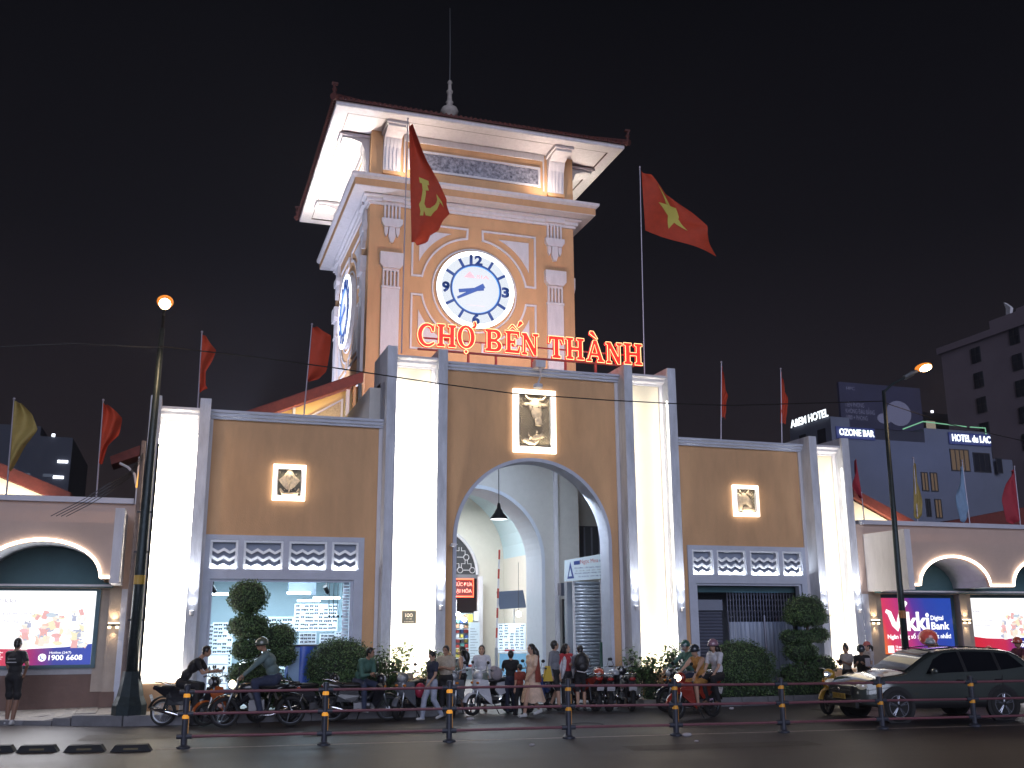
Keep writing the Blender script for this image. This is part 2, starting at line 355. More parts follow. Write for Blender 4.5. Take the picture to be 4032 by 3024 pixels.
# wing walls
for s in(-1,1):
    x0,x1=(X2,X3) if s>0 else (-X3,-X2)
    px0,px1=(4.60,8.50) if s>0 else (-8.50,-4.60)
    hole=[(px0,.0),(px1,.0),(px1,4.25),(px0,4.25)]
    poly=[(x0,0),(px0,0),(px0,4.25),(px1,4.25),(px1,0),(x1,0),(x1,7.13),(x0,7.13)]
    MB().prism(poly,D,D+.35).build('wing_wall',ORANGE,G)
    for e0,e1 in((x0,x0+.09),(x1-.09,x1)): B('wall_edge_trim',WHITEP,G,(e0,e1,D-.05,D,.2,7.11))
    gr=[(-8.36,-7.70),(-7.568,-6.615),(-6.476,-5.533),(-5.413,-4.74)]
    if s>0: gr=[(-b,-a) for a,b in gr]
    o0,o1=(4.82,8.30) if s>0 else (-8.31,-4.84)
    z0,z1=3.41,4.13
    poly=[(px0,0),(o0,0),(o0,3.19),(o1,3.19),(o1,0),(px1,0),(px1,4.25),(px0,4.25)]
    MB().prism(poly,D-.045,D+.33,holes=[[(a,z0),(b,z0),(b,z1),(a,z1)] for a,b in gr]).build('portal_frame',TRIM,G)
    q=MB(); q.box(o0,o1,D+.02,D+.2,3.19-.06,3.19-.001); q.box(o0+.001,o0+.07,D+.02,D+.2,.2,3.13); q.box(o1-.07,o1-.001,D+.02,D+.2,.2,3.13); q.build('opening_reveal',TRIM,G)
    for a,b in gr:
        g=MB().frame(a+.002,b-.002,z0+.002,z1-.002,.055,D-.02,D+.12).build('vent_grille',BRW,G)
        n=2 if b-a>.8 else 1
        nn=(3 if b-a>.8 else 2)
        for k in range(3):
            zc=z1-.27-k*.185
            up=[];lo=[]
            N=2*nn-1 if False else (4 if b-a>.8 else 3)
            xs=np.linspace(a+.055,b-.055,5 if b-a<.8 else 7)
            pts=[(x,zc+(-.035 if i%2 else .045)) for i,x in enumerate(xs)]
            poly=[(x,z+.036) for x,z in pts]+[(x,z-.036) for x,z in pts[::-1]]
            c=MB().prism(poly,D+.0,D+.03).build('chevron_louvre',BRW,g)
            c2=MB().prism([(x,z+.02) for x,z in pts]+[(x,z-.02) for x,z in pts[::-1]],D+.03,D+.11).build('chevron_web',TRIM,g)
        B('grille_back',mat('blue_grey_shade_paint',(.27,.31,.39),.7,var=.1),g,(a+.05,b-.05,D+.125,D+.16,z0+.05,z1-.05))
        area('grille_light',((a+b)/2,D-.045,z0+.03),b-a-.1,5.5,(.85,.92,1),(0,.16,1),size_y=.03)
    # cornice
    q=MB(); q.extrude_prof([(D+.3,7.11),(D-.09,7.11),(D-.09,7.15),(D-.15,7.18),(D-.15,7.24),(D-.21,7.26),(D-.21,7.32),(D+.5,7.32),(D+.5,7.11)],x0+.002,x1-.002)
    q.build('wing_cornice',TRIM,G)
    B('flat_roof',mat('roof_slab',(.2,.19,.19),.8),G,(x0-1.2 if s<0 else x0,x1 if s<0 else x1+1.2,D+.36,6.2,6.85,7.0))
# centre wall with the arch
AR,AS=2.267,4.252
poly=[(-X1,0),(-AR,0)]+[(-x,z) for x,z in arc(0,AS,AR,AR,0,180,40)]+[(AR,0),(X1,0),(X1,8.87),(-X1,8.87)]
MB().prism(poly,D,D+.4).build('arch_wall',ORANGE,G)
pin=arc(0,AS,AR-.095,AR-.095,180,0,40); pout=arc(0,AS,AR+.002,AR+.002,0,180,40)
poly=[(-AR-.002,0.03),(-AR+.095,0.03)]+pin+[(AR-.095,0.03),(AR+.002,0.03)]+pout
MB().prism(poly,D-.05,D+.55).build('arch_trim',TRIM,G)
for e0,e1 in((-X1,-X1+.07),(X1-.09,X1)): B('wall_edge_trim',WHITEP,G,(e0,e1,D-.05,D,.2,8.84))
q=MB(); q.extrude_prof([(D+.4,8.84),(D-.09,8.84),(D-.09,8.88),(D-.15,8.91),(D-.15,8.97),(D-.21,8.99),(D-.21,9.04),(D+.5,9.04),(D+.5,8.84)],-X1+.002,X1-.002)
q.build('centre_cornice',TRIM,G)
B('flat_roof',MATS['roof_slab'],G,(-X2,X2,D+.42,6.3,8.3,8.45))
# porch side returns between wing shops and the porch
B('porch_side_wall',mat('porch_wall_paint',(.56,.54,.50),.7,var=.05),G,(-4.5,-4.2,D+.4,6.3,0,8.3),(4.2,4.5,D+.4,4.9,5.7,8.3),(4.0,4.2,D+.4,2.2,0,8.3))
B('porch_ceiling_beam',WHITEP,G,(3.0,5.2,3.9,4.3,6.55,7.4))
B('side_passage_wall',MATS['porch_wall_paint'],G,(3.72,9.4,7.9,8.1,0,8.3))
# dark slatted door high on the passage wall
q=MB(); q.box(4.05,5.3,7.84,7.9,3.9,5.45)
dd=q.build('passage_door',mat('dark_door',(.07,.075,.09),.6),G)
for i in range(4): B('door_bar',mat('grey_bar',(.22,.24,.3),.5),dd,(4.2+i*.28,4.25+i*.28,7.80,7.84,3.95,5.4))

# relief pictures, framed with light
BRONZE=mat('gilded_relief',(.72,.56,.38),.45,metal=.0,var=.35,scale=14,bump=.4,bscale=30)
BRONZED=mat('dark_relief_ground',(.14,.12,.07),.5,metal=0,var=.4,scale=20)
def relief(name,label,x0,x1,z0,z1,w,kind):
    t=thing(name,label,'relief panel',((x0+x1)/2,D,z0))
    MB().frame(x0,x1,z0,z1,w,D-.10,D-.001).build('light_frame',RELLED,t)
    MB().frame(x0+w,x1-w,z0+w,z1-w,.025,D-.11,D-.02).build('inner_frame',WHITEP,t)
    B('ground_plate',BRONZED,t,(x0+w,x1-w,D-.03,D-.002,z0+w,z1-w))
    cx,cz=(x0+x1)/2,(z0+z1)/2; y=D-.04
    area('relief_glow',(cx,D-.16,z1-w*.6),x1-x0-2*w,3.5*(x1-x0)*(z1-z0)+1,(1,.88,.68),(0,.35,-1),size_y=.03); area('relief_glow',(cx,D-.16,z0+w*.6),x1-x0-2*w,3.5*(x1-x0)*(z1-z0)+1,(1,.88,.68),(0,.35,1),size_y=.03)
    if kind!='ray':
        q=MB(); st=.085
        xa,xb,za,zb=x0+w+.03,x1-w-.03,z0+w+.03,z1-w-.03
        k=xa-(zb-za)
        while k<xb:
            for sg in(1,-1):
                pts=[]
                for tt in np.linspace(0,zb-za,24):
                    xx=k+tt
                    zz=za+tt if sg>0 else zb-tt
                    if xa<=xx<=xb: pts.append((xx,y+.004,zz))
                if len(pts)>1: q.tube([pts[0],pts[-1]],.007,4)
            k+=st
        q.build('net_pattern',BRONZE,t)
    def E(q,x,z,rx,rz,rot=0,ry=.045): q.ell((cx+x,y-.02,cz+z),(rx,ry,rz),16,9,rot=Matrix.Rotation(R_(rot),3,'Y'))
    if kind=='cow_fish':
        hz=.30
        q=MB(); E(q,.02,hz+.14,.21,.20); E(q,.06,hz-.04,.17,.26,-12); E(q,.11,hz-.28,.12,.15,-10); E(q,.12,hz-.37,.12,.07)
        q.build('cow_head',BRONZE,t,smooth=True)
        for s in(-1,1):
            q=MB(); E(q,.02+s*.25,hz+.16,.10,.06,s*12); q.build('cow_ear',BRONZE,t,smooth=True)
            q=MB(); q.tube([(cx+.02+s*.11,y-.03,cz+hz+.29),(cx+.02+s*.22,y-.05,cz+hz+.31),(cx+.02+s*.29,y-.05,cz+hz+.39),(cx+.02+s*.27,y-.04,cz+hz+.50)],[.04,.035,.025,.008],8); q.build('cow_horn',BRONZE,t,smooth=True)
            q=MB(); E(q,.02+s*.09,hz+.10,.03,.022,0,.07); q.build('cow_eye',BRONZED,t,smooth=True)
        for (dx,dz,fl) in((.06,-.46,1),(-.14,-.60,-1)):
            q=MB(); E(q,dx,dz,.19,.075,-18*fl); E(q,dx+.15*fl,dz+.05,.085,.065,-10*fl)
            pts=[(cx+dx-.13*fl,y-.02,cz+dz-.01),(cx+dx-.24*fl,y-.03,cz+dz+.05),(cx+dx-.25*fl,y-.02,cz+dz+.17)]; q.tube(pts,[.05,.03,.012],8)
            q.tube([(cx+dx-.02,y-.03,cz+dz+.06),(cx+dx,y-.03,cz+dz+.18),(cx+dx+.05*fl,y-.03,cz+dz+.10)],[.03,.03,.008],6)
            q.build('catfish',BRONZE,t,smooth=True)
    elif kind=='ray':
        q=MB(); poly=[(-.27,.02),(-.14,.13),(0,.33),(.14,.13),(.27,.02),(.16,-.12),(.05,-.22),(-.05,-.22),(-.16,-.12)]
        q.prism([(cx+a,cz+b+.04) for a,b in poly],y-.035,y); E(q,0,.12,.09,.14,0,.06); q.build('stingray_body',BRONZE,t)
        q=MB(); q.tube([(cx,y-.05,cz+.05),(cx,y-.05,cz-.15),(cx,y-.04,cz-.28)],[.035,.022,.012],8); q.build('stingray_tail',BRONZE,t,smooth=True)
        q=MB(); q.tube([(cx-.22,y-.03,cz-.16),(cx-.14,y-.04,cz-.30),(cx+.02,y-.04,cz-.31),(cx+.2,y-.04,cz-.27),(cx+.24,y-.03,cz-.14)],[.02,.05,.055,.04,.012],8); q.build('eel',BRONZE,t,smooth=True)
        q=MB()
        for i in range(14):
            a=random.uniform(x0+w+.05,x1-w-.05); b=random.choice([random.uniform(.2,.38),random.uniform(-.2,-.02)])+cz
            q.ell((a,y,b),(.014,.014,.014),6,4)
        q.build('bubbles',BRONZE,t)
    else:
        q=MB(); E(q,-.08,.06,.15,.17); E(q,.05,-.0,.095,.19,-28); E(q,.13,-.13,.07,.09,-20); E(q,-.22,-.05,.12,.26); q.build('goat_head',BRONZE,t,smooth=True)
        for s in(-1,1):
            q=MB(); q.tube([(cx-.08+s*.07,y-.03,cz+.18),(cx-.06+s*.13,y-.04,cz+.26),(cx-.05+s*.16,y-.03,cz+.34)],[.03,.025,.008],6); q.build('horn',BRONZE,t,smooth=True)
            q=MB(); E(q,-.08+s*.2,.18,.07,.035,s*20); q.build('ear',BRONZE,t,smooth=True)
        q=MB(); E(q,.08,-.27,.22,.10,8); E(q,-.06,-.29,.13,.07); q.build('duck',BRONZE,t,smooth=True)
    return t
relief('relief_panel','gilded relief of a cow head above two catfish in a glowing frame over the arch',-.592,.655,6.662,8.44,.14,'cow_fish')
relief('relief_panel','gilded stingray relief in a small glowing frame on the left ochre wing',-6.958,-6.147,5.13,6.04,.095,'ray')
relief('relief_panel','gilded horned goat relief in a small glowing frame on the right ochre wing',6.165,6.997,5.108,6.02,.09,'goat')
# picture light over the central relief
t=thing('picture_light','white picture light on a bent arm above the cow relief','lamp',(.1,.3,8.98))
B('mount_box',WHITEP,t,(-.07,.22,.02,.30,9.0,9.2)); MB().tube([(.08,.1,9.0),(.06,-.05,8.78),(.03,.12,8.56)],.028,8).build('arm',WHITEP,t)
MB().lathe([(.05,.13),(.13,.1),(.13,0),(.1,0)],(.03,.14,8.43),16).build('lamp_head',WHITEP,t,smooth=False)
area('picture_light_beam',(.03,.15,8.42),.2,9,(1,.9,.75),(0,.05,-1))
# plaque on the left centre pylon
t=thing('bronze_plaque','small dark square plaque with pale emblem on the lit panel left of the arch','plaque',(-3.4,.4,2.12))
B('plate',mat('dark_bronze',(.06,.065,.06),.4,metal=.6),t,(-3.61,-3.24,.385,.418,2.12,2.43))
MB().frame(-3.625,-3.225,2.105,2.445,.018,.378,.419).build('rim',BRONZE,t)
text('emblem_lettering','1OO',mat('pale_gold',(.7,.62,.5),.4),t,(-3.52,.384,2.28),.085,.19,bold=.02)
text('line_lettering','1914 - 2024',MATS['pale_gold'],t,(-3.5,.384,2.22),.022,.15)
text('line_lettering','TP. HO CHI MINH',MATS['pale_gold'],t,(-3.55,.384,2.15),.022,.25)
# up-lights on the fin faces
ul=None
fins=[(-X3-FW/2,2.43,'up-light on the right fin of the far left pylon'),(-X1-FW/2,2.55,'up-light on the fin just left of the arch'),(X1+FW/2,2.55,'up-light on the fin just right of the arch'),(X2-FW/2,2.5,'up-light on the fin beside the right shop opening'),(X3+FW/2,2.45,'up-light on the fin right of the tall topiary'),(X4-FW/2,2.45,'up-light on the outermost right fin beside the arcade')]
for x,z,l in fins:
    if ul is None:
        t=thing('wall_uplight',l,'lamp',(x,0,z),0,'small up-lights on the pylon fins')
        MB().tube([(x,-.07,z-.1),(x,-.07,z)],.045,12).build('housing',WHITEP,t); B('bracket',WHITEP,t,(x-.02,x+.02,-.06,-.001,z-.09,z-.05)); ul=t
        MB().tube([(x,-.07,z+.001),(x,-.07,z+.006)],.038,12).build('lens',emit('cool_lens',(.9,.95,1),8),t)
    else: t=dup(ul,(x,0,z),0,l)
    spot('uplight_beam',(x,-.12,z+.02),14,(.93,.95,1),(0,.2,1),90,.9,.05); spot('uplight_beam',(x,-.20,z+.02),300,(.93,.95,1),(0,.16,1),34,1,.06)
# flood light in each pylon: vertical LED tubes inside the recess and a ground flood
pn=[(-(X3+FW),-(X4-FW),7.0,1.5),(-(X1+FW),-(X2-FW),8.7,1.35),((X1+FW),(X2-FW),8.7,.72),((X3+FW),(X4-FW),7.0,.7)]
for a,b,zt,k in pn:
    a,b=min(a,b),max(a,b); zc=(.85+zt)/2; h=zt-.9
    lab={-1:'left',1:'right'}
    t=thing('led_tube','warm LED tube inside the '+('far left' if a<-8 else 'left centre' if a<0 else 'right centre' if a<5 else 'far right')+' lit pylon','lamp',(a+.05,.1,.85),0,'LED tubes lighting the pylon recesses')
    MB().tube([(a+.02,.08,.9),(a+.02,.08,zt-.4)],.012,6).build('tube',emit('pylon_tube_%.0f'%(a*10),(1,.93,.80),14*k),t)
    MB().tube([(b-.02,.08,.9),(b-.02,.08,zt-.4)],.012,6).build('tube',MATS['pylon_tube_%.0f'%(a*10)],t)
    area('pylon_flood',(a+.05,.10,zc),.06,30*k*h/6,(1,.92,.78),(.9,.5,0),size_y=h)
    area('pylon_flood',(b-.05,.10,zc),.06,30*k*h/6,(1,.92,.78),(-.9,.5,0),size_y=h)
    area('pylon_flood_low',((a+b)/2,.0,.86),b-a-.1,55*k,(1,.9,.74),(0,.22,1),size_y=.12)
# ================================================================== CLOCK TOWER
TW,TY=3.71,6.357; TCY=TY+TW
T=thing('clock_tower','square ochre and white clock tower with a wide flaring tiled roof','building',(0,TCY,0))
class Side:
    """face k of the tower: a = along the face, o = outwards from the wall, z up"""
    def __init__(s,k): s.k=k; s.c,s.s={0:(1,0),1:(0,-1),2:(-1,0),3:(0,1)}[k]
    def tr(s,a,o,z,w=TW):
        # k=0 front (-y), 1 left (-x), 2 back, 3 right
        x,y=a,-(w+o)
        for _ in range(s.k): x,y=y,-x
        return (x,y+TCY,z)
    def box(s,q,a0,a1,o0,o1,z0,z1,w=TW):
        P=[s.tr(a,o,z,w) for z in(z0,z1) for o in(o0,o1) for a in(a0,a1)]
        q.add(P,[(0,2,3,1),(4,5,7,6),(0,1,5,4),(1,3,7,5),(3,2,6,7),(2,0,4,6)])
    def prism(s,q,poly,o0,o1,w=TW,holes=()):
        t=MB(); t.prism(poly,0,1,'xz',holes); q.add([s.tr(x,o0+(o1-o0)*y,z,w) for x,y,z in t.v],t.f)
    def poly_oz(s,q,prof,a0,a1,w=TW):
        """profile in (o,z) swept along a"""
        t=MB(); t.prism(prof,a0,a1,'yz'); mit=(a1-a0)>6
        q.add([s.tr((math.copysign(w+y-.0005,x) if mit else x),y,z,w) for x,y,z in t.v],t.f)
# body with hall inside: four walls; the front and back ones carry arches
AT=2.45; ATS=4.1
def wall_arch(y0,y1,name):
    poly=[(-TW,0),(-AT,0)]+[(-x,z) for x,z in arc(0,ATS,AT,AT,0,180,36)]+[(AT,0),(TW,0),(TW,16.1),(-TW,16.1)]
    return MB().prism(poly,y0,y1).build(name,ORANGE,T)
wall_arch(TY,TY+.3,'front_wall'); wall_arch(TCY+TW-.3,TCY+TW,'back_wall')
B('side_wall',ORANGE,T,(-TW,-TW+.3,TY+.3,TCY+TW-.3,0,16.1),(TW-.3,TW,TY+.3,TCY+TW-.3,0,16.1))
HALLW=mat('hall_wall_paint',(.70,.66,.58),.6,var=.04)
SKYP=mat('pale_sky_blue_paint',(.52,.66,.70),.6,var=.03)
# pale plaster skin on the porch side of the tower wall and the deep inner arch
poly=[(-TW+.05,0.03),(-AT-.001,0.03)]+[(-x,z) for x,z in arc(0,ATS,AT,AT,0,180,36)]+[(AT+.001,0.03),(3.69,0.03),(3.69,8.3),(-3.66,8.3)]
MB().prism(poly,TY-.03,TY-.001).build('porch_wall_plaster',MATS['porch_wall_paint'],T)
ri=AT-.12
poly=[(-AT,0.03),(-ri,0.03)]+arc(0,ATS,ri,ri,180,0,36)+[(ri,0.03),(AT,0.03)]+arc(0,ATS,AT,AT,0,180,36)
MB().prism(poly,TY-.06,TY+1.5).build('inner_arch_soffit',mat('pale_blue_white_paint',(.58,.62,.68),.6,var=.05),T)
q=MB(); q.box(2.78,2.92,TY-.12,TY-.03,.03,8.3); q.build('porch_pilaster',WHITEP,T)
B('hall_pier',HALLW,T,(-3.38,-2.5,TY+.3,TY+1.4,0,7.5),(2.5,3.38,TY+.3,TY+1.4,0,7.5))
# vaulted hall
B('hall_side_wall',HALLW,T,(-3.41,-3.3,TY+1.5,TCY+TW-.3,0,7.6),(3.3,3.41,TY+1.5,TCY+TW-.3,0,7.6))
q=MB(); n=20
pts=arc(0,4.6,3.3,2.9,0,180,n)
for i in range(n):
    (xa,za),(xb,zb)=pts[i],pts[i+1]
    q.add([(xa,TY+1.4,za),(xb,TY+1.4,zb),(xb,TCY+TW-.3,zb),(xa,TCY+TW-.3,za)],[(0,1,2,3)])
q.build('hall_vault',SKYP,T,fix=False)
# rear wall of the hall: lunette tracery over the shop front
RY=TCY+TW-.36
poly=[(-3.3,0.03),(-2.2,0.03),(-2.2,3.95)]+[(-x,z) for x,z in arc(0,3.95,2.2,2.0,0,180,30)]+[(2.2,3.95),(2.2,0.03),(3.3,0.03),(3.3,7.5),(-3.3,7.5)]
MB().prism(poly,RY-.05,RY).build('hall_rear_wall',HALLW,T)
B('lunette_glass',mat('dark_lunette_glass',(.05,.05,.055),.3),T,(-2.2,2.2,RY-.02,RY-.01,3.95,5.95))
q=MB(); rr=random.Random(3); yT=RY-.04
nodes=[]
for i in range(-4,5):
    for j in range(0,4):
        x=i*.5+(.25 if j%2 else 0); z=4.15+j*.5
        if x*x/4.4+(z-3.95)**2/3.6<1: nodes.append((x,z))
for x,z in nodes:
    if rr.random()<.6: q.ring([(x+.11*math.cos(t),yT,z+.11*math.sin(t)) for t in np.linspace(0,2*PI,12,endpoint=False)],.016,4)
    for dx,dz in((.5,0),(.25,.5),(-.25,.5)):
        if any(abs(x+dx-a)<.01 and abs(z+dz-b)<.01 for a,b in nodes):
            if dz: q.tube([(x+dx*.2,yT,z+dz*.22),(x+dx*.2,yT,z+.25),(x+dx*.8,yT,z+.25),(x+dx*.8,yT,z+dz*.78)],.016,4)
            else: q.tube([(x+.12,yT,z),(x+.38,yT,z)],.016,4)
q.build('lunette_tracery',WHITEP,T)
q=MB(); q.ring([(x,RY-.08,z) for x,z in arc(0,3.95,2.2,2.0,0,180,30)]+[(-2.2,RY-.08,3.9),(2.2,RY-.08,3.9)][:0],.06,6) if False else q.tube([(x,RY-.08,z) for x,z in arc(0,3.95,2.2,2.0,0,180,30)],.07,6); q.build('lunette_moulding',WHITEP,T)
B('lintel',mat('grey_beam',(.2,.2,.22),.5),T,(-2.2,2.2,RY-.15,RY-.02,3.82,3.98))
B('white_column',WHITEP,T,(2.12,2.3,RY-.5,RY-.3,.03,3.9),(1.0,1.1,RY-.5,RY-.4,.03,3.5))
for k in range(4):
    S=Side(k)
    # pilasters, their caps and the hanging brackets
    for sg in(-1,1):
        c=2.95*sg
        q=MB(); S.box(q,c-.30,c+.30,0,.10,8.2,13.02); q.build('pilaster',WHITEP,T)
        q=MB(); S.box(q,c-.32,c+.32,0,.13,13.02,13.10); S.box(q,c-.28,c+.28,0,.10,13.64,13.72)
        for i in range(5): a=c-.28+i*.125; S.box(q,a,a+.06,.0,.105,13.10,13.64)
        S.prism(q,[(c-.28,13.72),(c+.28,13.72),(c+.39,13.86),(c+.39,14.27),(c-.39,14.27),(c-.39,13.86)],0,.20); q.build('pilaster_cap',WHITEP,T)
        q=MB(); S.box(q,c-.28,c+.28,0,.10,16.02,16.1)
        for i in range(5): a=c-.28+i*.125; S.box(q,a,a+.06,.0,.095,15.5,16.02)
        S.prism(q,[(c-.36,15.34),(c-.36,15.5),(c+.36,15.5),(c+.36,15.34),(c+.26,15.2),(c-.26,15.2)],0,.16)
        for e in(-.2,.2): S.prism(q,[(c+e-.07,15.2),(c+e+.07,15.2),(c+e+.055,14.98),(c+e,14.86),(c+e-.055,14.98)],0,.10)
        S.prism(q,[(c-.10,15.2),(c+.10,15.2),(c+.12,14.85),(c+.05,14.66),(c-.05,14.66),(c-.12,14.85)],0,.13)
        q.build('hanging_bracket',WHITEP,T)
    # four quadrant frames round the clock
    cz=13.26
    for sx_ in(-1,1):
        for sz in(-1,1):
            def F(a,z): return (sx_*a,cz+sz*z)
            Ri=1.86; a0=math.degrees(math.asin(.30/Ri)); 
            arcp=[(Ri*math.cos(R_(t)),Ri*math.sin(R_(t))) for t in np.linspace(a0,90-a0+1.5,14)]
            outer=[F(*p) for p in arcp]+[F(.24,2.25)]+[F(2.25,2.25)]+[F(2.25,.30)]
            Rj=Ri+.065
            arcj=[(Rj*math.cos(R_(t)),Rj*math.sin(R_(t))) for t in np.linspace(a0+2,90-a0-.5,14)]
            inner=[F(*p) for p in arcj]+[F(.305,2.185)]+[F(2.185,2.185)]+[F(2.185,.365)]
            q=MB(); S.prism(q,outer,.0,.05,holes=[inner]); q.build('quadrant_frame',WHITEP,T)
            Rk=2.16; b0=math.degrees(math.acos(1.98/Rk))
            arck=[(Rk*math.cos(R_(t)),Rk*math.sin(R_(t))) for t in np.linspace(b0,90-b0,12)]
            q=MB(); S.prism(q,[F(*p) for p in arck]+[F(1.98,1.98)],.0,.035); q.build('quadrant_panel',WHITEP,T)
    # moulding ring round the clock
    q=MB(); q.ring([S.tr(1.5*math.cos(t),.02,cz+1.5*math.sin(t)) for t in np.linspace(0,2*PI,48,endpoint=False)],.035,6); q.build('clock_moulding',WHITEP,T,smooth=True)
    # main cornice
    q=MB(); S.poly_oz(q,[(0,16.0),(.07,16.0),(.07,16.08),(.14,16.10),(.14,16.2),(.24,16.24),(.24,16.3),(.0,16.3)],-TW-.24,TW+.24); q.build('cornice_moulding',WHITEP,T)
    e=.62; w=TW+e
    q=MB(); S.poly_oz(q,[(0,16.3),(e,16.36),(e,16.62),(0,16.62)],-w+.002,w-.002); q.build('cornice_soffit',WHITEP,T)
    q=MB(); S.box(q,-w-.002,w+.002,e,e+.012,16.385,16.62); q.build('cornice_fascia',ORANGE,T)
    q=MB(); S.poly_oz(q,[(0,16.62),(e+.03,16.62),(e+.12,16.70),(e+.13,16.79),(0,16.86)],-w-.12,w+.12); q.build('cornice_lip',WHITEP,T)
    # corner slips of the cornice supports
    for sg in(-1,1):
        c=2.95*sg; q=MB(); S.box(q,c-.36,c+.36,.14,.22,16.1,16.24); q.build('cornice_block',WHITEP,T)
    # upper storey
    q=MB(); S.box(q,*((-3.72,3.72) if k%2==0 else (-3.419,3.419)),-.3,0,16.8,18.75,w=3.72); q.build('upper_wall',ORANGE,T)
    q=MB(); S.prism(q,[(-2.45,17.45),(2.45,17.45),(2.45,18.22),(-2.45,18.22)],0,.05,w=3.72,holes=[[(-2.37,17.53),(2.37,17.53),(2.37,18.14),(-2.37,18.14)]]); q.build('frieze_frame',WHITEP,T)
    PEB=mat('pebble_frieze',(.015,.017,.035),.35,var=.6,scale=9,col2=(.50,.50,.58),bump=.8,bscale=30)
    q=MB(); S.box(q,-2.37,2.37,0,.02,17.53,18.14,w=3.72); q.build('pebble_panel',PEB,T)
    q=MB(); S.box(q,-2.55,2.55,0,.06,18.5,18.72,w=3.72); S.box(q,-2.6,-2.55,0,.05,17.3,18.72,w=3.72); S.box(q,2.55,2.6,0,.05,17.3,18.72,w=3.72); q.build('upper_white_band',WHITEP,T)
    for sg in(-1,1):
        c=3.02*sg
        prof=[(0,17.25),(.10,17.25),(.12,17.7),(.16,18.1),(.30,18.42),(.62,18.52),(.95,18.52),(.95,18.70),(0,18.70)]
        q=MB(); S.poly_oz(q,prof,c-.3,c+.3,w=3.72)
        for i in range(4): a=c-.22+i*.125; S.poly_oz(q,[(.10,17.3),(.13,17.3),(.15,17.7),(.19,18.1),(.30,18.36),(.16,18.1)],a,a+.06,w=3.72)
        q.build('eave_bracket',WHITEP,T)
        q=MB(); S.box(q,c-.36,c+.36,0,1.05,18.60,18.70,w=3.72); q.build('bracket_pad',WHITEP,T)
        q=MB(); S.box(q,c-.32,c+.32,0,.14,17.13,17.25,w=3.72); q.build('bracket_foot',ORANGE,T)
# eave soffit: border ring and a recessed field
def ringbox(q,w0,w1,z0,z1):
    for x0,x1,y0,y1 in((-w1,w1,-w1,-w0),(-w1,w1,w0,w1),(-w1,-w0,-w0,w0),(w0,w1,-w0,w0)): q.box(x0,x1,TCY+y0,TCY+y1,z0,z1)
q=MB(); ringbox(q,4.72,5.15,18.70,18.84); q.build('soffit_border',WHITEP,T)
q=MB(); ringbox(q,3.42,4.72,18.745,18.84); q.build('soffit_field',WHITEP,T)
q=MB(); ringbox(q,4.70,4.73,18.70,18.7449); q.build('soffit_groove',mat('dark_groove',(.08,.06,.05),.8),T)
q=MB(); ringbox(q,5.15,5.17,18.72,18.86); q.build('eave_gutter',WHITEP,T)
# roof: four planes with rows of tiles, ridges, corner ornaments, finial
apex=21.35
for k in range(4):
    S=Side(k); w=5.26; q=MB()
    rows=26
    for i in range(rows):
        t0=i/rows; t1=(i+1)/rows; h0=w*(1-t0); h1=w*(1-t1)
        z0=18.86+(apex-18.86)*t0; z1=18.86+(apex-18.86)*t1
        def pt(a,wd,z):
            x,y=a,-wd
            for _ in range(k): x,y=y,-x
            return (x,y+TCY,z)
        q.add([pt(-h0,h0,z0+.06),pt(h0,h0,z0+.06),pt(h1,h1,z1+.01),pt(-h1,h1,z1+.01),pt(-h0,h0,z0-.02),pt(h0,h0,z0-.02)],[(0,1,2,3),(4,5,1,0)])
    q.build('roof_slope',ROOFT,T,fix=False)
    # rounded tile ends along the eave
    q=MB()
    for i in range(60):
        a=-w+.09+i*(2*w-.18)/59; x0,y0=a,-w-.03; x1,y1=a*.94,-(w*.94)
        for _ in range(k): x0,y0=y0,-x0; x1,y1=y1,-x1
        q.tube([(x0,y0+TCY,18.90),(x1,y1+TCY,19.06)],.05,6)
    q.build('eave_tile_row',ROOFT,T)['kind']='stuff'
    x,y=-w,-w
    for _ in range(k): x,y=y,-x
    MB().tube([(x*1.01,y*1.01+TCY,18.9),(0,TCY,apex+.1)],[.12,.10],8).build('hip_ridge',ROOFT,T)
    q=MB(); q.tube([(x,y+TCY,18.9),(x,y+TCY,19.12)],.06,8); q.ell((x,y+TCY,19.17),(.09,.09,.07),10,6); q.tube([(x,y+TCY,19.22),(x*1.012,y*1.012+TCY,19.42)],[.05,.03],6); q.box(x-.10,x+.10,y+TCY-.06,y+TCY+.06,19.36,19.42)
    q.build('corner_ornament',ROOFT,T)
MB().lathe([(.34,21.2),(.30,21.5),(.16,21.62),(.14,21.72),(.30,21.86),(.36,22.02),(.30,22.16),(.15,22.24),(.11,22.35),(.16,22.42),(.10,22.5),(.09,22.8),(.13,22.86),(.13,22.92),(.08,22.97),(.07,23.25),(.11,23.3),(.05,23.4)],(0,TCY,0),20).build('roof_finial',mat('pale_stone',(.42,.37,.33),.7,var=.2),T,smooth=True)
t=thing('lightning_rod','thin metal rod on the finial of the clock tower','rod',(0,TCY,23.3))
MB().tube([(0,TCY,23.35),(0,TCY,24.9),(-.03,TCY,26.7)],[.02,.015,.008],6).build('rod',STEEL,t)
# eaves floods on ledges (out of sight behind the cornice lip)
for k,pw in((0,75),(1,210),(3,80),(2,60)):
    S=Side(k)
    for a in(-2.6,0,2.6) if k!=0 else(-2.4,2.4):
        c=S.tr(a,.58,16.93); o=S.tr(a*1.06,.9,18.7)
        dirv=Vector(o)-Vector(c)
        area('eave_flood',c,.5,pw*.45,(1,.88,.74) if k!=0 else (1,.80,.66),dirv,size_y=.15)
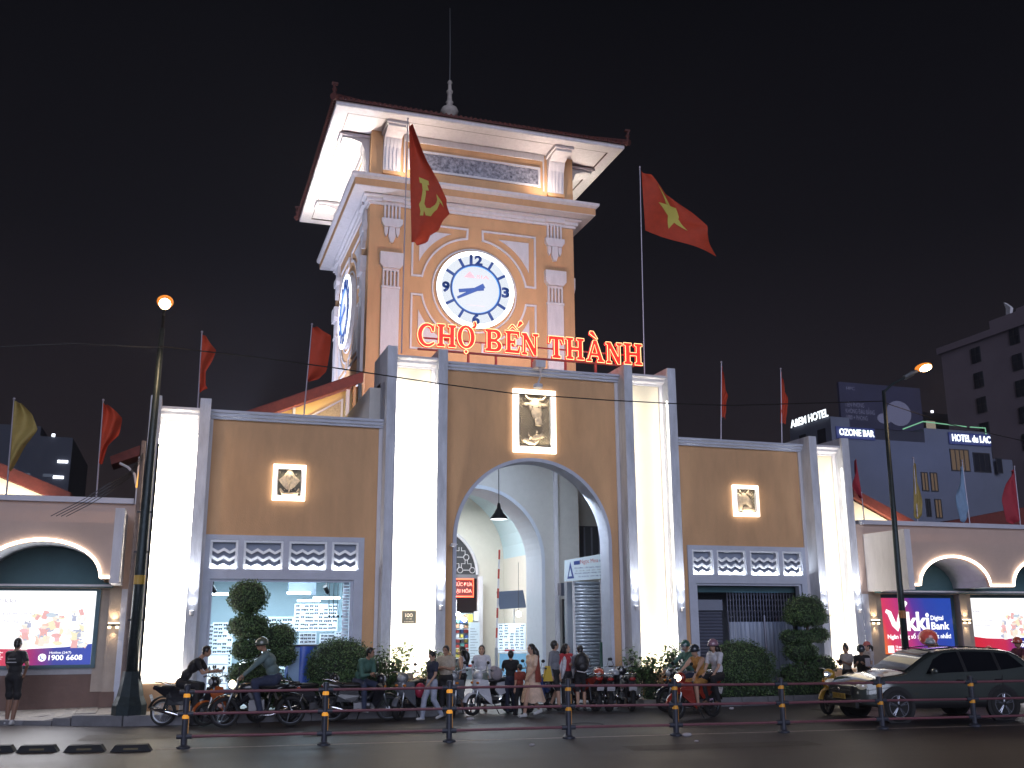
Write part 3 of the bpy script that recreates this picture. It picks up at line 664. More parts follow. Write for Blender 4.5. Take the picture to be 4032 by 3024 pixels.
# ------------------------------------------------------------------ clocks
CLK=emit('clock_face_light',(.86,.92,1.0),.92); CLKR=emit('clock_rim_light',(.96,.98,1),3.2); BLUE=mat('deep_blue_paint',(.015,.05,.22),.4,em=(.02,.10,.45),es=.12); BLUEG=emit('blue_neon',(.12,.42,1.0),1.1)
def make_clock(label):
    t=thing('tower_clock',label,'clock',(0,0,0))
    MB().lathe([(1.38,-.16),(1.38,-.02),(1.30,0),(1.30,-.16)][:4],(0,0,0),56,'y').build('case',WHITEP,t,local=True)
    def disc(r0,r1,y0,y1,m,name):
        q=MB(); n=64
        a=[(r1*math.cos(2*PI*i/n),r1*math.sin(2*PI*i/n)) for i in range(n)]
        if r0: q.prism(a,y0,y1,holes=[[(r0*math.cos(2*PI*i/n),r0*math.sin(2*PI*i/n)) for i in range(n)]])
        else: q.prism(a,y0,y1)
        return q.build(name,m,t,local=True)
    disc(1.235,1.385,-.20,-.161,CLKR,'rim_tube'); disc(.905,1.234,-.176,-.162,CLK,'hour_ring'); disc(.835,.905,-.20,-.163,BLUEG,'blue_ring'); disc(0,.834,-.176,-.162,emit('clock_dial_light',(.88,.92,1.0),.92),'dial')
    q=MB(); q.ring([(.885*math.cos(a),-.205,.885*math.sin(a)) for a in np.linspace(0,2*PI,64,endpoint=False)],.034,6); q.build('blue_ring_edge',BLUE,t,local=True)
    for h in range(12):
        a=R_(90-30*h)
        if h%3==0:
            s={0:'12',3:'3',6:'6',9:'9'}[h]; r=1.065
            w=.46 if h==0 else .27
            text('numeral',s,BLUE,t,(r*math.cos(a)-w/2,-.18,r*math.sin(a)-.165),.33,w,ext=.03,bold=.045,world=False)
        else:
            d=Vector((math.cos(a),0,math.sin(a))); pz=Vector((-math.sin(a),0,math.cos(a)))
            MB().obox(d*1.06+Vector((0,-.2,0)),d*.155,Vector((0,.02,0)),pz*.045).build('hour_mark',BLUE,t,local=True)
    for nm,deg,L,Lb,w0,w1,y in(('hour_hand',260,.62,.28,.06,.06,-.215),('minute_hand',241,.76,.32,.085,.04,-.235)):
        a=R_(90-deg); d=Vector((math.cos(a),0,math.sin(a))); p=Vector((-math.sin(a),0,math.cos(a)))
        pts=[d*L+p*w1,d*L-p*w1,-d*Lb-p*w0,-d*Lb+p*w0]
        MB().prism([(v.x,v.z) for v in pts],y,y+.018).build(nm,BLUE,t,local=True)
    PK=mat('faded_red_print',(.62,.30,.34),.5,em=(.62,.28,.32),es=.55)
    q=MB()
    for i in range(4):
        z0=.42+i*.055; w0=.20-i*.048; q.prism([(-.22-w0,z0),(-.22+w0,z0),(-.22+w0-.04,z0+.042),(-.22-w0+.04,z0+.042)],-.182,-.177)
    q.build('maker_emblem',PK,t,local=True); text('maker_lettering','SIA',PK,t,(.02,-.178,.42),.12,.46,ext=.003,world=False)
    text('origin_lettering','MADE IN VIETNAM',mat('faint_grey_print',(.5,.42,.45),.5,em=(.6,.5,.55),es=.6),t,(-.33,-.178,-.60),.05,.66,ext=.003,world=False)
    return t
ck=make_clock('large round lit clock on the front of the tower, above the red sign')
ck.location=(0,TY+.02,13.26)
# side clocks
dup(ck,(-TW-.0,TCY,13.26),-PI/2,'round lit clock on the left side of the tower, seen edge-on')
area('clock_glow',(0,TY-.5,13.26),1.6,10,(.8,.9,1),(0,1,0))
area('clock_glow_side',(-TW-.5,TCY,13.26),1.6,34,(.85,.93,1),(1,0,0))
# ================================================================== NEON SIGN
RED=mat('red_channel_letter',(.55,.02,.015),.4,em=(1,.022,.012),es=.88)
NEON=emit('yellow_white_neon',(1,.60,.27),2.8)
REDSTEEL=mat('red_painted_steel',(.42,.06,.05),.5)
SG=thing('neon_sign','long red neon sign with yellow outlines below the front clock','sign',(0,.8,9.04))
def serif_H(): return [[(0,0),(.42,0),(.42,.12),(.33,.14),(.33,.42),(.67,.42),(.67,.14),(.58,.12),(.58,0),(1,0),(1,.12),(.91,.14),(.91,.86),(1,.88),(1,1),(.58,1),(.58,.88),(.67,.86),(.67,.57),(.33,.57),(.33,.86),(.42,.88),(.42,1),(0,1),(0,.88),(.09,.86),(.09,.14),(0,.12)]]
def serif_T(): return [[(.24,0),(.76,0),(.76,.12),(.64,.15),(.64,.85),(.80,.84),(.88,.66),(1,.68),(.97,1),(.03,1),(0,.68),(.12,.66),(.20,.84),(.36,.85),(.36,.15),(.24,.12)]]
def serif_N(): return [[(0,0),(.34,0),(.34,.12),(.24,.14),(.24,.68),(.70,0),(.88,0),(.88,.86),(1,.88),(1,1),(.64,1),(.64,.88),(.74,.86),(.74,.36),(.30,1),(0,1),(0,.88),(.09,.86),(.09,.14),(0,.12)]]
def serif_A(): return [[(0,0),(.32,0),(.32,.11),(.25,.13),(.29,.27),(.64,.27),(.68,.13),(.60,.11),(.60,0),(1,0),(1,.11),(.93,.13),(.60,1),(.40,1),(.09,.13),(0,.11)],[(.33,.40),(.47,.80),(.60,.40)]]
def serif_E(): return [[(0,0),(.93,0),(1,.32),(.88,.34),(.80,.15),(.38,.15),(.38,.43),(.56,.43),(.59,.34),(.69,.34),(.69,.66),(.59,.66),(.56,.57),(.38,.57),(.38,.85),(.76,.85),(.84,.70),(.95,.71),(.92,1),(0,1),(0,.88),(.11,.86),(.11,.14),(0,.12)]]
def serif_B():
    a=[(0,0),(.6,0)]+arc(.62,.265,.36,.265,-90,90,8)[1:-1]+[(.70,.52)]+arc(.60,.765,.34,.235,-60,90,8)[1:]+[(0,1),(0,.88),(.11,.86),(.11,.14),(0,.12)]
    return [a,[(.38,.14),(.56,.14)]+arc(.56,.28,.15,.14,-90,90,6)[1:-1]+[(.56,.42),(.38,.42)],[(.38,.58),(.54,.58)]+arc(.54,.72,.14,.13,-90,90,6)[1:-1]+[(.54,.86),(.38,.86)]]
def serif_O(): return [arc(.5,.5,.5,.52,0,350,34),arc(.5,.5,.24,.39,0,350,30)]
def serif_C():
    o=arc(.54,.5,.54,.52,52,308,24); i=arc(.58,.5,.32,.38,305,62,20)
    return [o+[(.98,.16),(.92,.24)]+i[1:-1]+[(.74,.80),(.80,.66),(.93,.68),(.96,1.0),(.84,.98)]]
LET=[('C',serif_C,-3.25,-2.74,9.535),('H',serif_H,-2.70,-2.15,9.56),('O',serif_O,-2.12,-1.60,9.575),('B',serif_B,-1.31,-.80,9.54),('E',serif_E,-.72,-.25,9.545),('N',serif_N,-.22,.30,9.52),('T',serif_T,.59,1.09,9.50),('H',serif_H,1.13,1.70,9.505),('A',serif_A,1.76,2.33,9.485),('N',serif_N,2.39,2.91,9.47),('H',serif_H,2.96,3.56,9.495)]
YS=.8
def glyph(loops,x0,x1,z0,z1,name,extra=()):
    f=lambda l:[(x0+a*(x1-x0),z0+b*(z1-z0)) for a,b in l]
    L=[f(l) for l in loops]
    g=MB().prism(L[0],YS,YS+.10,holes=L[1:]).build(name,RED,SG)
    q=MB()
    for l in L: q.ring([(x,YS-.03,z) for x,z in l],.0095,5)
    q.build('neon_tube',NEON,g)
    for k,ex in enumerate(extra):
        d=MB().prism(ex,YS,YS+.08).build('accent_mark',RED,g); MB().ring([(x,YS-.03,z) for x,z in ex],.010,5).build('accent_tube',NEON,g)
for i,(nm,fn,x0,x1,z0) in enumerate(LET):
    z1=z0+.66; w=x1-x0; ex=[]
    if i==2: ex=[arc((x0+x1)/2,z0-.10,.055,.055,0,340,12),[(x1-.12,z1-.06),(x1+.0,z1-.08),(x1+.06,z1+.04),(x1+.02,z1+.14),(x1-.05,z1+.13),(x1-.03,z1+.03)]]
    if i==4: ex=[[(x0+.08,z1+.04),(x0+.14,z1+.035),(x0+.22,z1+.12),(x0+.32,z1+.035),(x0+.39,z1+.04),(x0+.25,z1+.19),(x0+.2,z1+.19)],[(x0+.36,z1+.13),(x0+.41,z1+.11),(x0+.55,z1+.24),(x0+.50,z1+.32),(x0+.42,z1+.30)]]
    if i==8: ex=[[(x0+.38,z1+.04),(x0+.34,z1+.03),(x0+.12,z1+.18),(x0+.13,z1+.27),(x0+.24,z1+.27)]]
    glyph(fn(),x0,x1,z0,z1,'letter',ex)
B('support_rail',REDSTEEL,SG,(-3.22,3.3,YS+.02,YS+.08,9.44,9.49))
B('support_rail',REDSTEEL,SG,(-3.22,3.5,YS+.12,YS+.16,9.80,9.84))
for x in(-2.5,-1.77,-.96,.12,.35,1.14,2.08,2.9): B('support_post',REDSTEEL,SG,(x-.03,x+.03,YS+.03,YS+.09,9.04,9.44))
area('sign_glow',(0,YS+.25,9.85),6.4,75,(1,.13,.06),(0,1,.05),size_y=.5)
area('sign_glow_down',(.2,YS-.05,9.46),6.0,7,(1,.15,.08),(0,-.3,-1),size_y=.1)
area('tower_front_flood',(-1.4,1.7,8.9),.4,150,(1,.90,.84),(.15,.72,1.0))
area('tower_front_flood',(2.0,1.7,8.9),.4,120,(1,.88,.84),(-.1,.75,.95))
area('tower_side_flood',(-8.2,9.5,7.3),.6,950,(.74,.78,1.0),(.75,.06,1))
# ================================================================== SIDE ARCADES
def arcade(s,label):
    t=thing('arcade_building',label,'building',(s*12,0,0))
    XE=10.2; Y=-1.8; XN=26 if s>0 else 17
    def bx(q,x0,x1,*r):
        if s<0: x0,x1=-x1,-x0
        return q.box(x0,x1,*r)
    q=MB(); bx(q,9.98,XN,0,.3,2.9,4.93); q.build('upper_wall',PINKP,t)
    q=MB(); bx(q,10.2,XN,-.03,0-.001,4.35,4.93) ; 
    q=MB(); bx(q,10.1,XN,-.12,.35,4.93,5.06); q.build('wall_coping',TRIM,t)
    q=MB(); bx(q,9.98,10.2,-.02,-.001,.25,2.9); q.build('corner_strip',TRIM,t)
    # canopy block and scalloped front
    q=MB(); bx(q,XE,10.40,Y,-.001,2.97,4.64); q.build('canopy_end_block',WHITEP,t)
    spr,cw=(10.6,2.44); pitch=3.28
    poly=[(10.401,3.06)]; x=10.6; strips=[]
    strip=[(10.41,3.07)]
    while x+cw<XN-.3:
        c=x+cw/2; a=arc(c,3.06,cw/2,.80,180,0,20); poly+=a; strip+=[(x,3.07)]+arc(c,3.07,cw/2-.0,.80,180,0,20)[1:]; x+=pitch
    poly+=[(XN,3.06),(XN,4.30),(10.401,4.30)]; strip+=[(XN-.1,3.07)]
    poly=[(s*a,b) for a,b in poly]; 
    MB().prism(poly,Y+.04,Y+.14).build('scalloped_fascia',PINKP,t)
    q=MB(); bx(q,10.401,XN,Y+.14,-.001,4.18,4.30); q.build('canopy_roof',PINKP,t)
    # LED line on the scallops
    MB().tube([(s*a,Y+.01,b+.035) for a,b in strip],.036,6).build('led_line',WARMLED,t)
    MB().tube([(s*a,Y+.02,b+.10) for a,b in strip][1:-1],.02,4)
    # barrel vaults and flat soffit behind the scallops
    x=10.6
    VA=mat('vault_board',(.40,.44,.50),.6,var=.08)
    while x+cw<XN-.3:
        c=x+cw/2; a=arc(c,3.06,cw/2,.80,180,0,14); q=MB()
        for (xa,za),(xb,zb) in zip(a[:-1],a[1:]): q.add([(s*xa,Y+.14,za),(s*xb,Y+.14,zb),(s*xb,-.25,zb),(s*xa,-.25,za)],[(0,1,2,3)])
        q.build('barrel_vault',VA,t,fix=False)
        MB().prism([(s*p,z) for p,z in arc(c,3.02,cw/2,.84,180,0,14)],-.30,-.26).build('teal_tympanum',TEAL,t)
        q=MB(); bx(q,x+cw,x+pitch,Y+.14,-.001,3.06,3.12); q.build('soffit_strip',TEAL,t)
        x+=pitch
    q=MB(); bx(q,10.401,XN,-.32,-.05,2.92,3.04); q.build('beam',TEAL,t)
    q=MB(); bx(q,10.401,XN,-.40,-.33,2.945,2.99); q.build('white_batten',WHITEP,t)
    # pillars, parapet wall, plinth
    PIL=mat('sandstone_pillar',(.40,.33,.27),.7,var=.1,scale=4,bump=.2)
    x=10.2
    k=0
    while x<XN-1:
        q=MB(); bx(q,x,x+.26,-.02,.28,.55,2.92); q.build('pillar',PIL,t)
        q=MB(); bx(q,x-.02,x+.30,-.05,.30,.2,.55); q.build('pillar_base',BROWN,t)
        x+=.26
        q=MB(); bx(q,x,x+.26,.1,.32,.55,2.92); q.build('pillar_return',PIL,t)
        x+=pitch-.26; k+=1
    q=MB(); bx(q,10.46,XN,.12,.32,.95,1.15); q.build('sill',mat('grey_sill',(.36,.36,.38),.6,var=.1),t)
    q=MB(); bx(q,10.46,XN,.14,.34,.02,.95); q.build('plinth',BROWN,t)
    q=MB(); bx(q,10.46,XN,.5,.6,.2,3.0); q.build('inner_wall',mat('teal_wall',(.05,.10,.12),.7),t)
    return t
AL=arcade(-1,'pink walled arcade on the left with one glowing scalloped arch over a lit advert'); AL.location.x-=.10; AL.location.y+=1.0; AL.location.z+=.05
ARC=arcade(1,'pink walled arcade on the right with a row of glowing scalloped arches')
# wall lamps (up and down) on the pillars
wl=None
for x,l in((-10.33,'bronze up-down wall lamp on the pillar right of the hotline advert'),(10.33,'bronze up-down wall lamp on the pillar between the pylon and the red blue advert'),(13.61,'bronze up-down wall lamp on the pillar between the two right adverts')):
    z=2.12; dx0,dy0=(-.09,1.0) if x<0 else (0,0)
    if wl is None:
        t=thing('wall_lamp',l,'lamp',(x,0,z),0,'up-down wall lamps on the arcade pillars')
        B('lamp_body',BLACKM,t,(x-.13,x+.13,-.14,-.03,z-.03,z+.02))
        q=MB(); 
        for dx in(-.085,.085): q.tube([(x+dx,-.09,z-.032),(x+dx,-.09,z-.08)],.035,10)
        q.build('lower_bulb',emit('warm_bulb',(1,.78,.5),7),t)
        B('upper_diffuser',emit('warm_diffuser',(1,.80,.52),5),t,(x-.12,x+.12,-.125,-.045,z+.021,z+.05)); wl=t
    else: t=dup(wl,(x,0,z),0,l)
    if x<0: t.location=(x-.09,1.0,z)
    spot('wall_lamp_beam',(x+dx0,-.10+dy0,z+.07),14,(1,.74,.45),(0,.12,1),110,.8,.04)
    spot('wall_lamp_beam',(x+dx0,-.10+dy0,z-.10),9,(1,.74,.45),(0,.12,-1),80,.8,.03)
# ------------------------------------------------------------------ light box adverts
def gradmat(name,stops,strength,axis='X',rot=None):
    m=bpy.data.materials.new(name); MATS[name]=m; m.use_nodes=True; n=m.node_tree; b=n.nodes['Principled BSDF']; b.inputs['Base Color'].default_value=(.02,.02,.02,1); b.inputs['Roughness'].default_value=.3
    t=n.nodes.new('ShaderNodeTexCoord'); mp=n.nodes.new('ShaderNodeMapping'); n.links.new(t.outputs['Generated'],mp.inputs[0])
    if rot: mp.inputs['Rotation'].default_value=rot
    s=n.nodes.new('ShaderNodeSeparateXYZ'); n.links.new(mp.outputs[0],s.inputs[0])
    r=n.nodes.new('ShaderNodeValToRGB'); el=r.color_ramp.elements
    el[0].position,el[0].color=stops[0][0],(*stops[0][1],1); el[1].position,el[1].color=stops[-1][0],(*stops[-1][1],1)
    for p,c in stops[1:-1]: x=el.new(p); x.color=(*c,1)
    n.links.new(s.outputs[axis],r.inputs[0]); n.links.new(r.outputs[0],b.inputs['Emission Color']); b.inputs['Emission Strength'].default_value=strength
    return m
AD1=gradmat('advert_gradient',[(0,(.95,.22,.02)),(.16,(.80,.05,.12)),(.42,(.55,.04,.22)),(.62,(.10,.04,.36)),(.8,(.03,.06,.42)),(1,(.02,.07,.45))],.95,rot=(0,R_(12),0))
WHT=emit('lit_white_print',(1,1,1),1.6); PALE=emit('lit_pale_board',(.97,.98,1),1.35)
ADF=mat('teal_advert_frame',(.03,.07,.085),.4,metal=.3)
def hyp(s,n): return s
t=thing('advert_light_box','lit advert board fading from orange to blue behind the dark car','advert',(11.7,.1,1.1))
B('case',ADF,t,(10.62,13.40,.14,.30,1.08,2.92))
B('face',AD1,t,(10.70,13.26,.12,.139,1.18,2.79))
f=.115
q=MB(); q.tube([(10.86,f-.01,2.42),(10.98,f-.01,2.36),(11.12,f-.01,2.02),(11.20,f-.01,1.90),(11.30,f-.01,2.1),(11.42,f-.01,2.45),(11.62,f-.01,2.68)],[.05,.075,.08,.085,.08,.075,.05],8)
q.v=[(a,f-.012+(b-f)*.05,c) for a,b,c in q.v]; q.build('check_mark_letter',WHT,t)
text('brand_lettering','ikki',WHT,t,(11.42,f,1.86),.52,.98,bold=.03)
text('brand_lettering','Digital',WHT,t,(12.46,f,2.15),.13,.46,bold=.01)
text('brand_lettering','Bank',WHT,t,(12.46,f,1.88),.21,.66,bold=.02)
text('slogan_lettering','Ngân hàng số : kiệt xuất nhất!',WHT,t,(10.86,f,1.62),.12,2.28,bold=.012)
B('blank_code_square',WHT,t,(10.84,11.04,.108,.116,1.22,1.42))
text('small_lettering','Tải app ngay\nMở tài khoản',WHT,t,(11.10,f,1.36),.06,.38)
# big pale posters: crowd of tiny printed figures, a gradient band along the bottom
def poster(name,label,x0,x1,z0,z1,yf,full,fx0):
    t=thing(name,label,'advert',((x0+x1)/2,yf,z0-.06))
    B('case',ADF,t,(x0-.10,x1+.10,yf+.02,yf+.14,z0-.08,z1+.09))
    B('face',PALE,t,(x0,x1,yf,yf+.019,z0,z1)); y=yf-.002
    band=gradmat(name+'_band_%d'%int(x0),[(0,(.75,.02,.04)),(.45,(.70,.03,.10)),(.60,(.30,.03,.25)),(.72,(.03,.04,.36)),(1,(.02,.06,.50))],.9)
    MB().prism([(x0,z0),(x1,z0),(x1,z0+.47),(x0+(x1-x0)*.8,z0+.40),(x0+(x1-x0)*.5,z0+.36),(x0+(x1-x0)*.2,z0+.38),(x0,z0+.44)],y-.001,y+.001).build('colour_band',band,t)
    rr=random.Random(11); cols=[(.75,.08,.06),(.9,.35,.15),(.95,.7,.5),(.1,.15,.4),(.9,.75,.3),(.85,.2,.25),(.3,.45,.6),(.98,.85,.75)]
    PM=[emit('print_%d'%i,tuple(min(1,.45+.62*x) for x in c),1.0) for i,c in enumerate(cols)]
    w=x1-x0
    for i in range(64):
        cx=x0+fx0*w+rr.random()*(1-fx0-.05)*w; cz=z0+.42+rr.random()*(z1-z0-.75)*(.45+.55*(cx-x0)/w)
        if cx>x1-.12: continue
        sc=.45+rr.random()*.5; m=rr.choice(PM); yy=y-.002-.0004*i
        if i%3==0:
            a=rr.uniform(-.5,.5); pts=[(-.10,-.16),(.10,-.16),(.10,.16),(-.10,.16)]; pts=[(cx+(u*math.cos(a)-v*math.sin(a))*sc*.7,cz+(u*math.sin(a)+v*math.cos(a))*sc*.7) for u,v in pts]
            MB().prism(pts,yy,yy+.0003).build('printed_card',m,t)
        elif i%3==1:
            MB().prism([(cx-.09*sc,cz-.14*sc),(cx+.09*sc,cz-.14*sc),(cx+.08*sc,cz+.04*sc),(cx+.15*sc,cz+.12*sc),(cx+.03*sc,cz+.07*sc),(cx-.14*sc,cz+.14*sc),(cx-.07*sc,cz+.03*sc)],yy,yy+.0003).build('printed_figure',m,t)
            MB().prism(arc(cx,cz+.12*sc,.045*sc,.055*sc,0,330,10),yy,yy+.0003).build('printed_head',PM[7],t); MB().prism(arc(cx,cz+.135*sc,.048*sc,.05*sc,0,180,8),yy-.0004,yy+.0002).build('printed_hair',PM[3],t)
        else:
            pts=arc(cx,cz,.13*sc,.06*sc,0,340,12); MB().prism(pts,yy,yy+.0003).build('printed_swirl',m,t)
    return t
GREYT=emit('lit_grey_print',(.55,.52,.60),.95)
t=poster('advert_light_box','wide glowing white advert with hotline number, behind the man in black on the left',-13.6,-10.76,1.22,2.90,.02,True,.42)
text('hotline_lettering','Hotline (24/7)',WHT,t,(-11.65,-.034,1.475),.05,.46)
text('hotline_lettering','1900 6608',WHT,t,(-11.66,-.034,1.33),.115,.72,bold=.015)
q=MB(); q.prism(arc(-11.80,1.39,.085,.085,0,350,20),-.004,.0); q.build('phone_disc',WHT,t)
q=MB(); q.tube([(-11.85,-.007,1.43),(-11.83,-.007,1.37),(-11.77,-.007,1.34)],.014,5); q.build('phone_mark',emit('lit_blue_print',(.05,.1,.5),.9),t)
text('poster_lettering','TIẾT KIỆM VIKKI',GREYT,t,(-13.05,-.004,2.34),.07,1.0); text('poster_lettering','ĐỒNG TRÚNG KỲ',GREYT,t,(-13.1,-.004,2.16),.075,1.0); text('poster_lettering','Vikki',GREYT,t,(-12.9,-.004,2.62),.11,.42)
text('poster_lettering','Hotline\n1900\nwww.vn\nCSKH',WHT,t,(-12.76,-.004,1.50),.035,.14); t.location.x-=.10; t.location.y+=1.0
t=poster('advert_light_box','glowing white advert with tiny figures at the right edge, right of the red blue board',13.97,16.6,1.22,2.80,.12,True,.38)
text('hotline_lettering','1900 6608',WHT,t,(15.6,.088,1.33),.115,.72,bold=.015); text('hotline_lettering','Hotline (24/7)',WHT,t,(15.62,.088,1.475),.05,.46)
text('poster_lettering','Vikki',GREYT,t,(14.03,.116,2.36),.11,.32); text('poster_lettering','TIẾT KIỆM VIKKI',GREYT,t,(14.06,.116,2.10),.06,.8); text('poster_lettering','ĐỒNG TRÚNG KỲ',GREYT,t,(14.06,.116,1.95),.06,.8)
area('advert_spill',(-12.2,.9,2.0),2.4,90,(.95,.95,1),(0,-1,-.2),size_y=1.4); area('advert_spill',(15.2,-.02,2.0),2.4,34,(.95,.95,1),(0,-1,-.1),size_y=1.4); area('advert_spill',(12,-.02,2.0),2.4,12,(.6,.3,.8),(0,-1,-.1),size_y=1.4)
area('scallop_spill',(11.8,-1.86,3.35),2.4,5,(1,.8,.6),(0,.5,1),size_y=.1)
# ================================================================== ROOFS BEHIND THE FRONT
t=thing('side_pavilion','low gabled pavilion with a lit yellow gable and red verge beside the tower','building',(-5,6.6,7))
MB().prism([(-7.4,8.45),(-3.83,9.98),(-3.83,9.66),(-6.7,8.42),(-7.4,8.2)],5.9,6.1).build('verge_board',TILE,t)
MB().prism([(-7.4,8.5),(-3.83,10.03),(-3.83,9.98),(-7.4,8.45)],6.0,9.5).build('roof_slope',TILE,t)
B('soffit',CREAM,t,(-3.9,-3.84,6.1,6.3,8.4,9.6))
MB().prism([(-6.75,7.5),(-3.85,7.5),(-3.85,9.62),(-6.75,8.38)],6.28,6.4).build('gable_wall',mat('yellow_gable_paint',(.72,.50,.20),.6,var=.05),t)
MB().prism([(-5.7,8.35),(-4.40,8.35),(-4.40,9.15)],6.24,6.279).build('frieze_frame',WHITEP,t); MB().prism([(-5.5,8.38),(-4.47,8.38),(-4.47,9.05)],6.22,6.239).build('pebble_panel',mat('tan_pebbles',(.16,.11,.06),.5,var=.6,scale=30,col2=(.6,.48,.33),bump=.8),t)
B('white_column',WHITEP,t,(-4.33,-4.22,6.1,6.27,7.4,9.42),(-5.98,-5.90,6.1,6.27,7.4,8.72)); B('ochre_column',ORANGE,t,(-4.12,-4.03,6.0,6.25,7.4,9.5),(-3.84,-3.80,6.0,6.2,7.4,9.6))
B('steel_bracket',DARKM,t,(-3.98,-3.90,5.9,6.05,7.4,9.6),(-3.9,-3.3,5.95,6.05,9.08,9.16))
area('gable_light',(-5.3,5.75,7.5),2.4,85,(1,.80,.42),(0,.35,1),size_y=.1)
def gable(label,pts_verge,pts_lit,y,dep,loc):
    t=thing('market_roof',label,'roof',loc)
    MB().prism(pts_verge,y-.3,y-.1).build('verge_board',TILE,t)
    top=[pts_verge[0],pts_verge[1]]
    MB().prism([top[0],top[1],(top[1][0],top[1][1]-.05),(top[0][0],top[0][1]-.05)],y-.1,y+dep).build('roof_slope',TILE,t)
    MB().prism(pts_lit,y,y+.1).build('gable_wall',CREAM,t)
    return t
gable('red tiled roof end with a bright cream gable above the far left arcade',[(-15.6,7.35),(-12.3,6.02),(-12.3,5.3),(-13.0,5.9),(-15.6,6.98)],[(-15.6,5.3),(-13.0,5.3),(-13.0,5.9),(-15.6,6.95)],8,6,(-14,8,5.3))
area('gable_light',(-14.3,7.4,5.4),2.4,70,(1,.86,.62),(0,.3,1),size_y=.1)
t=gable('red tiled roof end with a bright cream gable just right of the far right pylon',[(15.9,7.2),(18.9,5.9),(18.9,5.3),(18.0,5.85),(15.9,6.85)],[(15.9,5.3),(18.0,5.3),(18.0,5.85),(15.9,6.82)],8,6,(17,8,5.3))
area('gable_light',(16.9,7.3,5.4),2.4,60,(1,.86,.62),(0,.3,1),size_y=.1)
t=thing('market_roof','dark red tiled roof sloping up at the right edge above the arcade coping','roof',(28,14,5)); MB().prism([(24.5,6.5),(30.3,7.55),(34,7.9),(34,4.5),(24.5,4.5)],14,14.3).build('verge_board',TILE,t); MB().prism([(24.5,6.5),(34,7.9),(34,7.8),(24.5,6.4)],14.3,22).build('roof_slope',TILE,t)
t=thing('awning_roof','small red awning on a curved bracket between the left lamp post and the pylon','roof',(-10.5,2,5))
MB().prism([(-10.9,6.27),(-10.2,6.60),(-10.2,6.34),(-10.85,6.07)],1.9,2.9).build('awning',TILE,t); MB().tube([(-10.66,1.95,6.12),(-10.45,1.95,6.02),(-10.28,1.95,5.85),(-10.2,1.95,5.5)],.035,6).build('curved_bracket',WHITEP,t); B('post',WHITEP,t,(-10.22,-10.16,1.92,2.0,5.0,6.3))
MB().tube([(-10.13,1.85,6.2),(-10.2,1.85,5.5)],.03,6).build('lit_strip',emit('amber_strip',(1,.5,.1),1.5),t)
# ================================================================== BUILDINGS FAR BEHIND
NAVY=mat('night_blue_wall',(.15,.165,.22),.8,var=.08,scale=.5); NAVYW=mat('dark_window',(.02,.022,.03),.2); WARMW=emit('dim_warm_window',(.42,.27,.15),.25)
GLOWW=emit('white_sign_light',(.85,.93,1),2.2); BLUEGL=mat('sign_halo',(.03,.04,.12),.5,em=(.08,.12,.6),es=.12)
t=thing('hotel_building','white walled hotel with blue tinted side and lit name signs on its roof edge','building',(50,48,0))
B('main_block',NAVY,t,(44.6,59.5,45,58,0,17.3)); B('side_wing',NAVY,t,(42.7,44.6,45,51,0,19.05)); B('raised_block',NAVY,t,(52.3,59.4,45,57,17.3,18.6)); B('lower_annex',NAVY,t,(59.5,62.2,45.5,56,0,16.3))
B('roof_parapet',mat('dark_parapet',(.03,.03,.045),.6),t,(44.6,52.3,45,45.3,17.3,18.2)) 
def window(x0,x1,z0,z1,m,par,y=45,mull=1):
    w=MB().frame(x0-.08,x1+.08,z0-.08,z1+.08,.08,y-.07,y-.005).build('window',mat('dark_frame',(.03,.03,.035),.5),par); B('pane',m,w,(x0,x1,y-.04,y-.012,z0,z1))
    for i in range(mull): x=x0+(x1-x0)*(i+1)/(mull+1); B('mullion',MATS['dark_frame'],w,(x-.04,x+.04,y-.075,y-.041,z0,z1))
for x0,x1,z0,z1,m,mu in((54.9,56.8,15.0,16.8,WARMW,3),(57.4,59.1,15.0,16.6,NAVYW,2),(51.55,52.1,13.1,14.6,WARMW,1),(52.5,53.1,13.1,14.6,WARMW,1),(51.75,52.1,10.9,12.3,NAVYW,1),(52.7,53.25,10.8,12.3,WARMW,1),(52.9,53.4,8.6,10.0,NAVYW,1),(59.9,60.4,15.0,16.2,NAVYW,0)): window(x0,x1,z0,z1,m,t,45,mu)
for i,(y0,y1) in enumerate(((45.8,46.9),(48.6,49.6))): B('window',NAVYW,t,(42.66,42.70,y0,y1,16.3,18.2))
q=MB()
def green(pts,name='green_neon_line',m=emit('pale_green_neon',(.35,.9,.55),.55)): MB().tube(pts,.055,5).build(name,m,t)
green([(44.4,44.9,17.95),(46.6,44.9,17.95)]); green([(50.0,44.9,18.35),(52.2,44.9,19.15)]); green([(52.2,44.9,19.15),(56.9,44.9,18.95)]); green([(57.3,44.9,18.95),(59.0,44.9,18.95),(59.0,44.9,18.3)])
def lsign(name,label,body,loc,h,w,rot,m,halo=None):
    s=thing(name,label,'sign',loc)
    text('lettering',body,m,s,loc,h,w,ext=.05,rot=rot,bold=.02)
    if halo: B('back_panel',halo,s,*[(loc[0]-.2,loc[0]+w+.2,loc[1]+.12,loc[1]+.2,loc[2]-.25,loc[2]+h+.2)])  # dim blue panel added to stand for the glow round the letters
    return s
lsign('roof_sign','slanting white lit hotel sign on the far left roof corner of the hotel','A&EM HOTEL',(42.6,50.6,19.1),.66,5.5,(PI/2,0,-PI/2),GLOWW)
lsign('roof_sign','blue white lit bar sign beside the slanting hotel sign','OZONE BAR',(43.3,44.75,17.45),.55,3.5,(PI/2,0,0),GLOWW,BLUEGL) 
lsign('roof_sign','blue white lit hotel sign above the upper right hotel windows','HOTEL du LAC',(55.0,44.7,17.55),.60,4.2,(PI/2,0,0),GLOWW,BLUEGL)
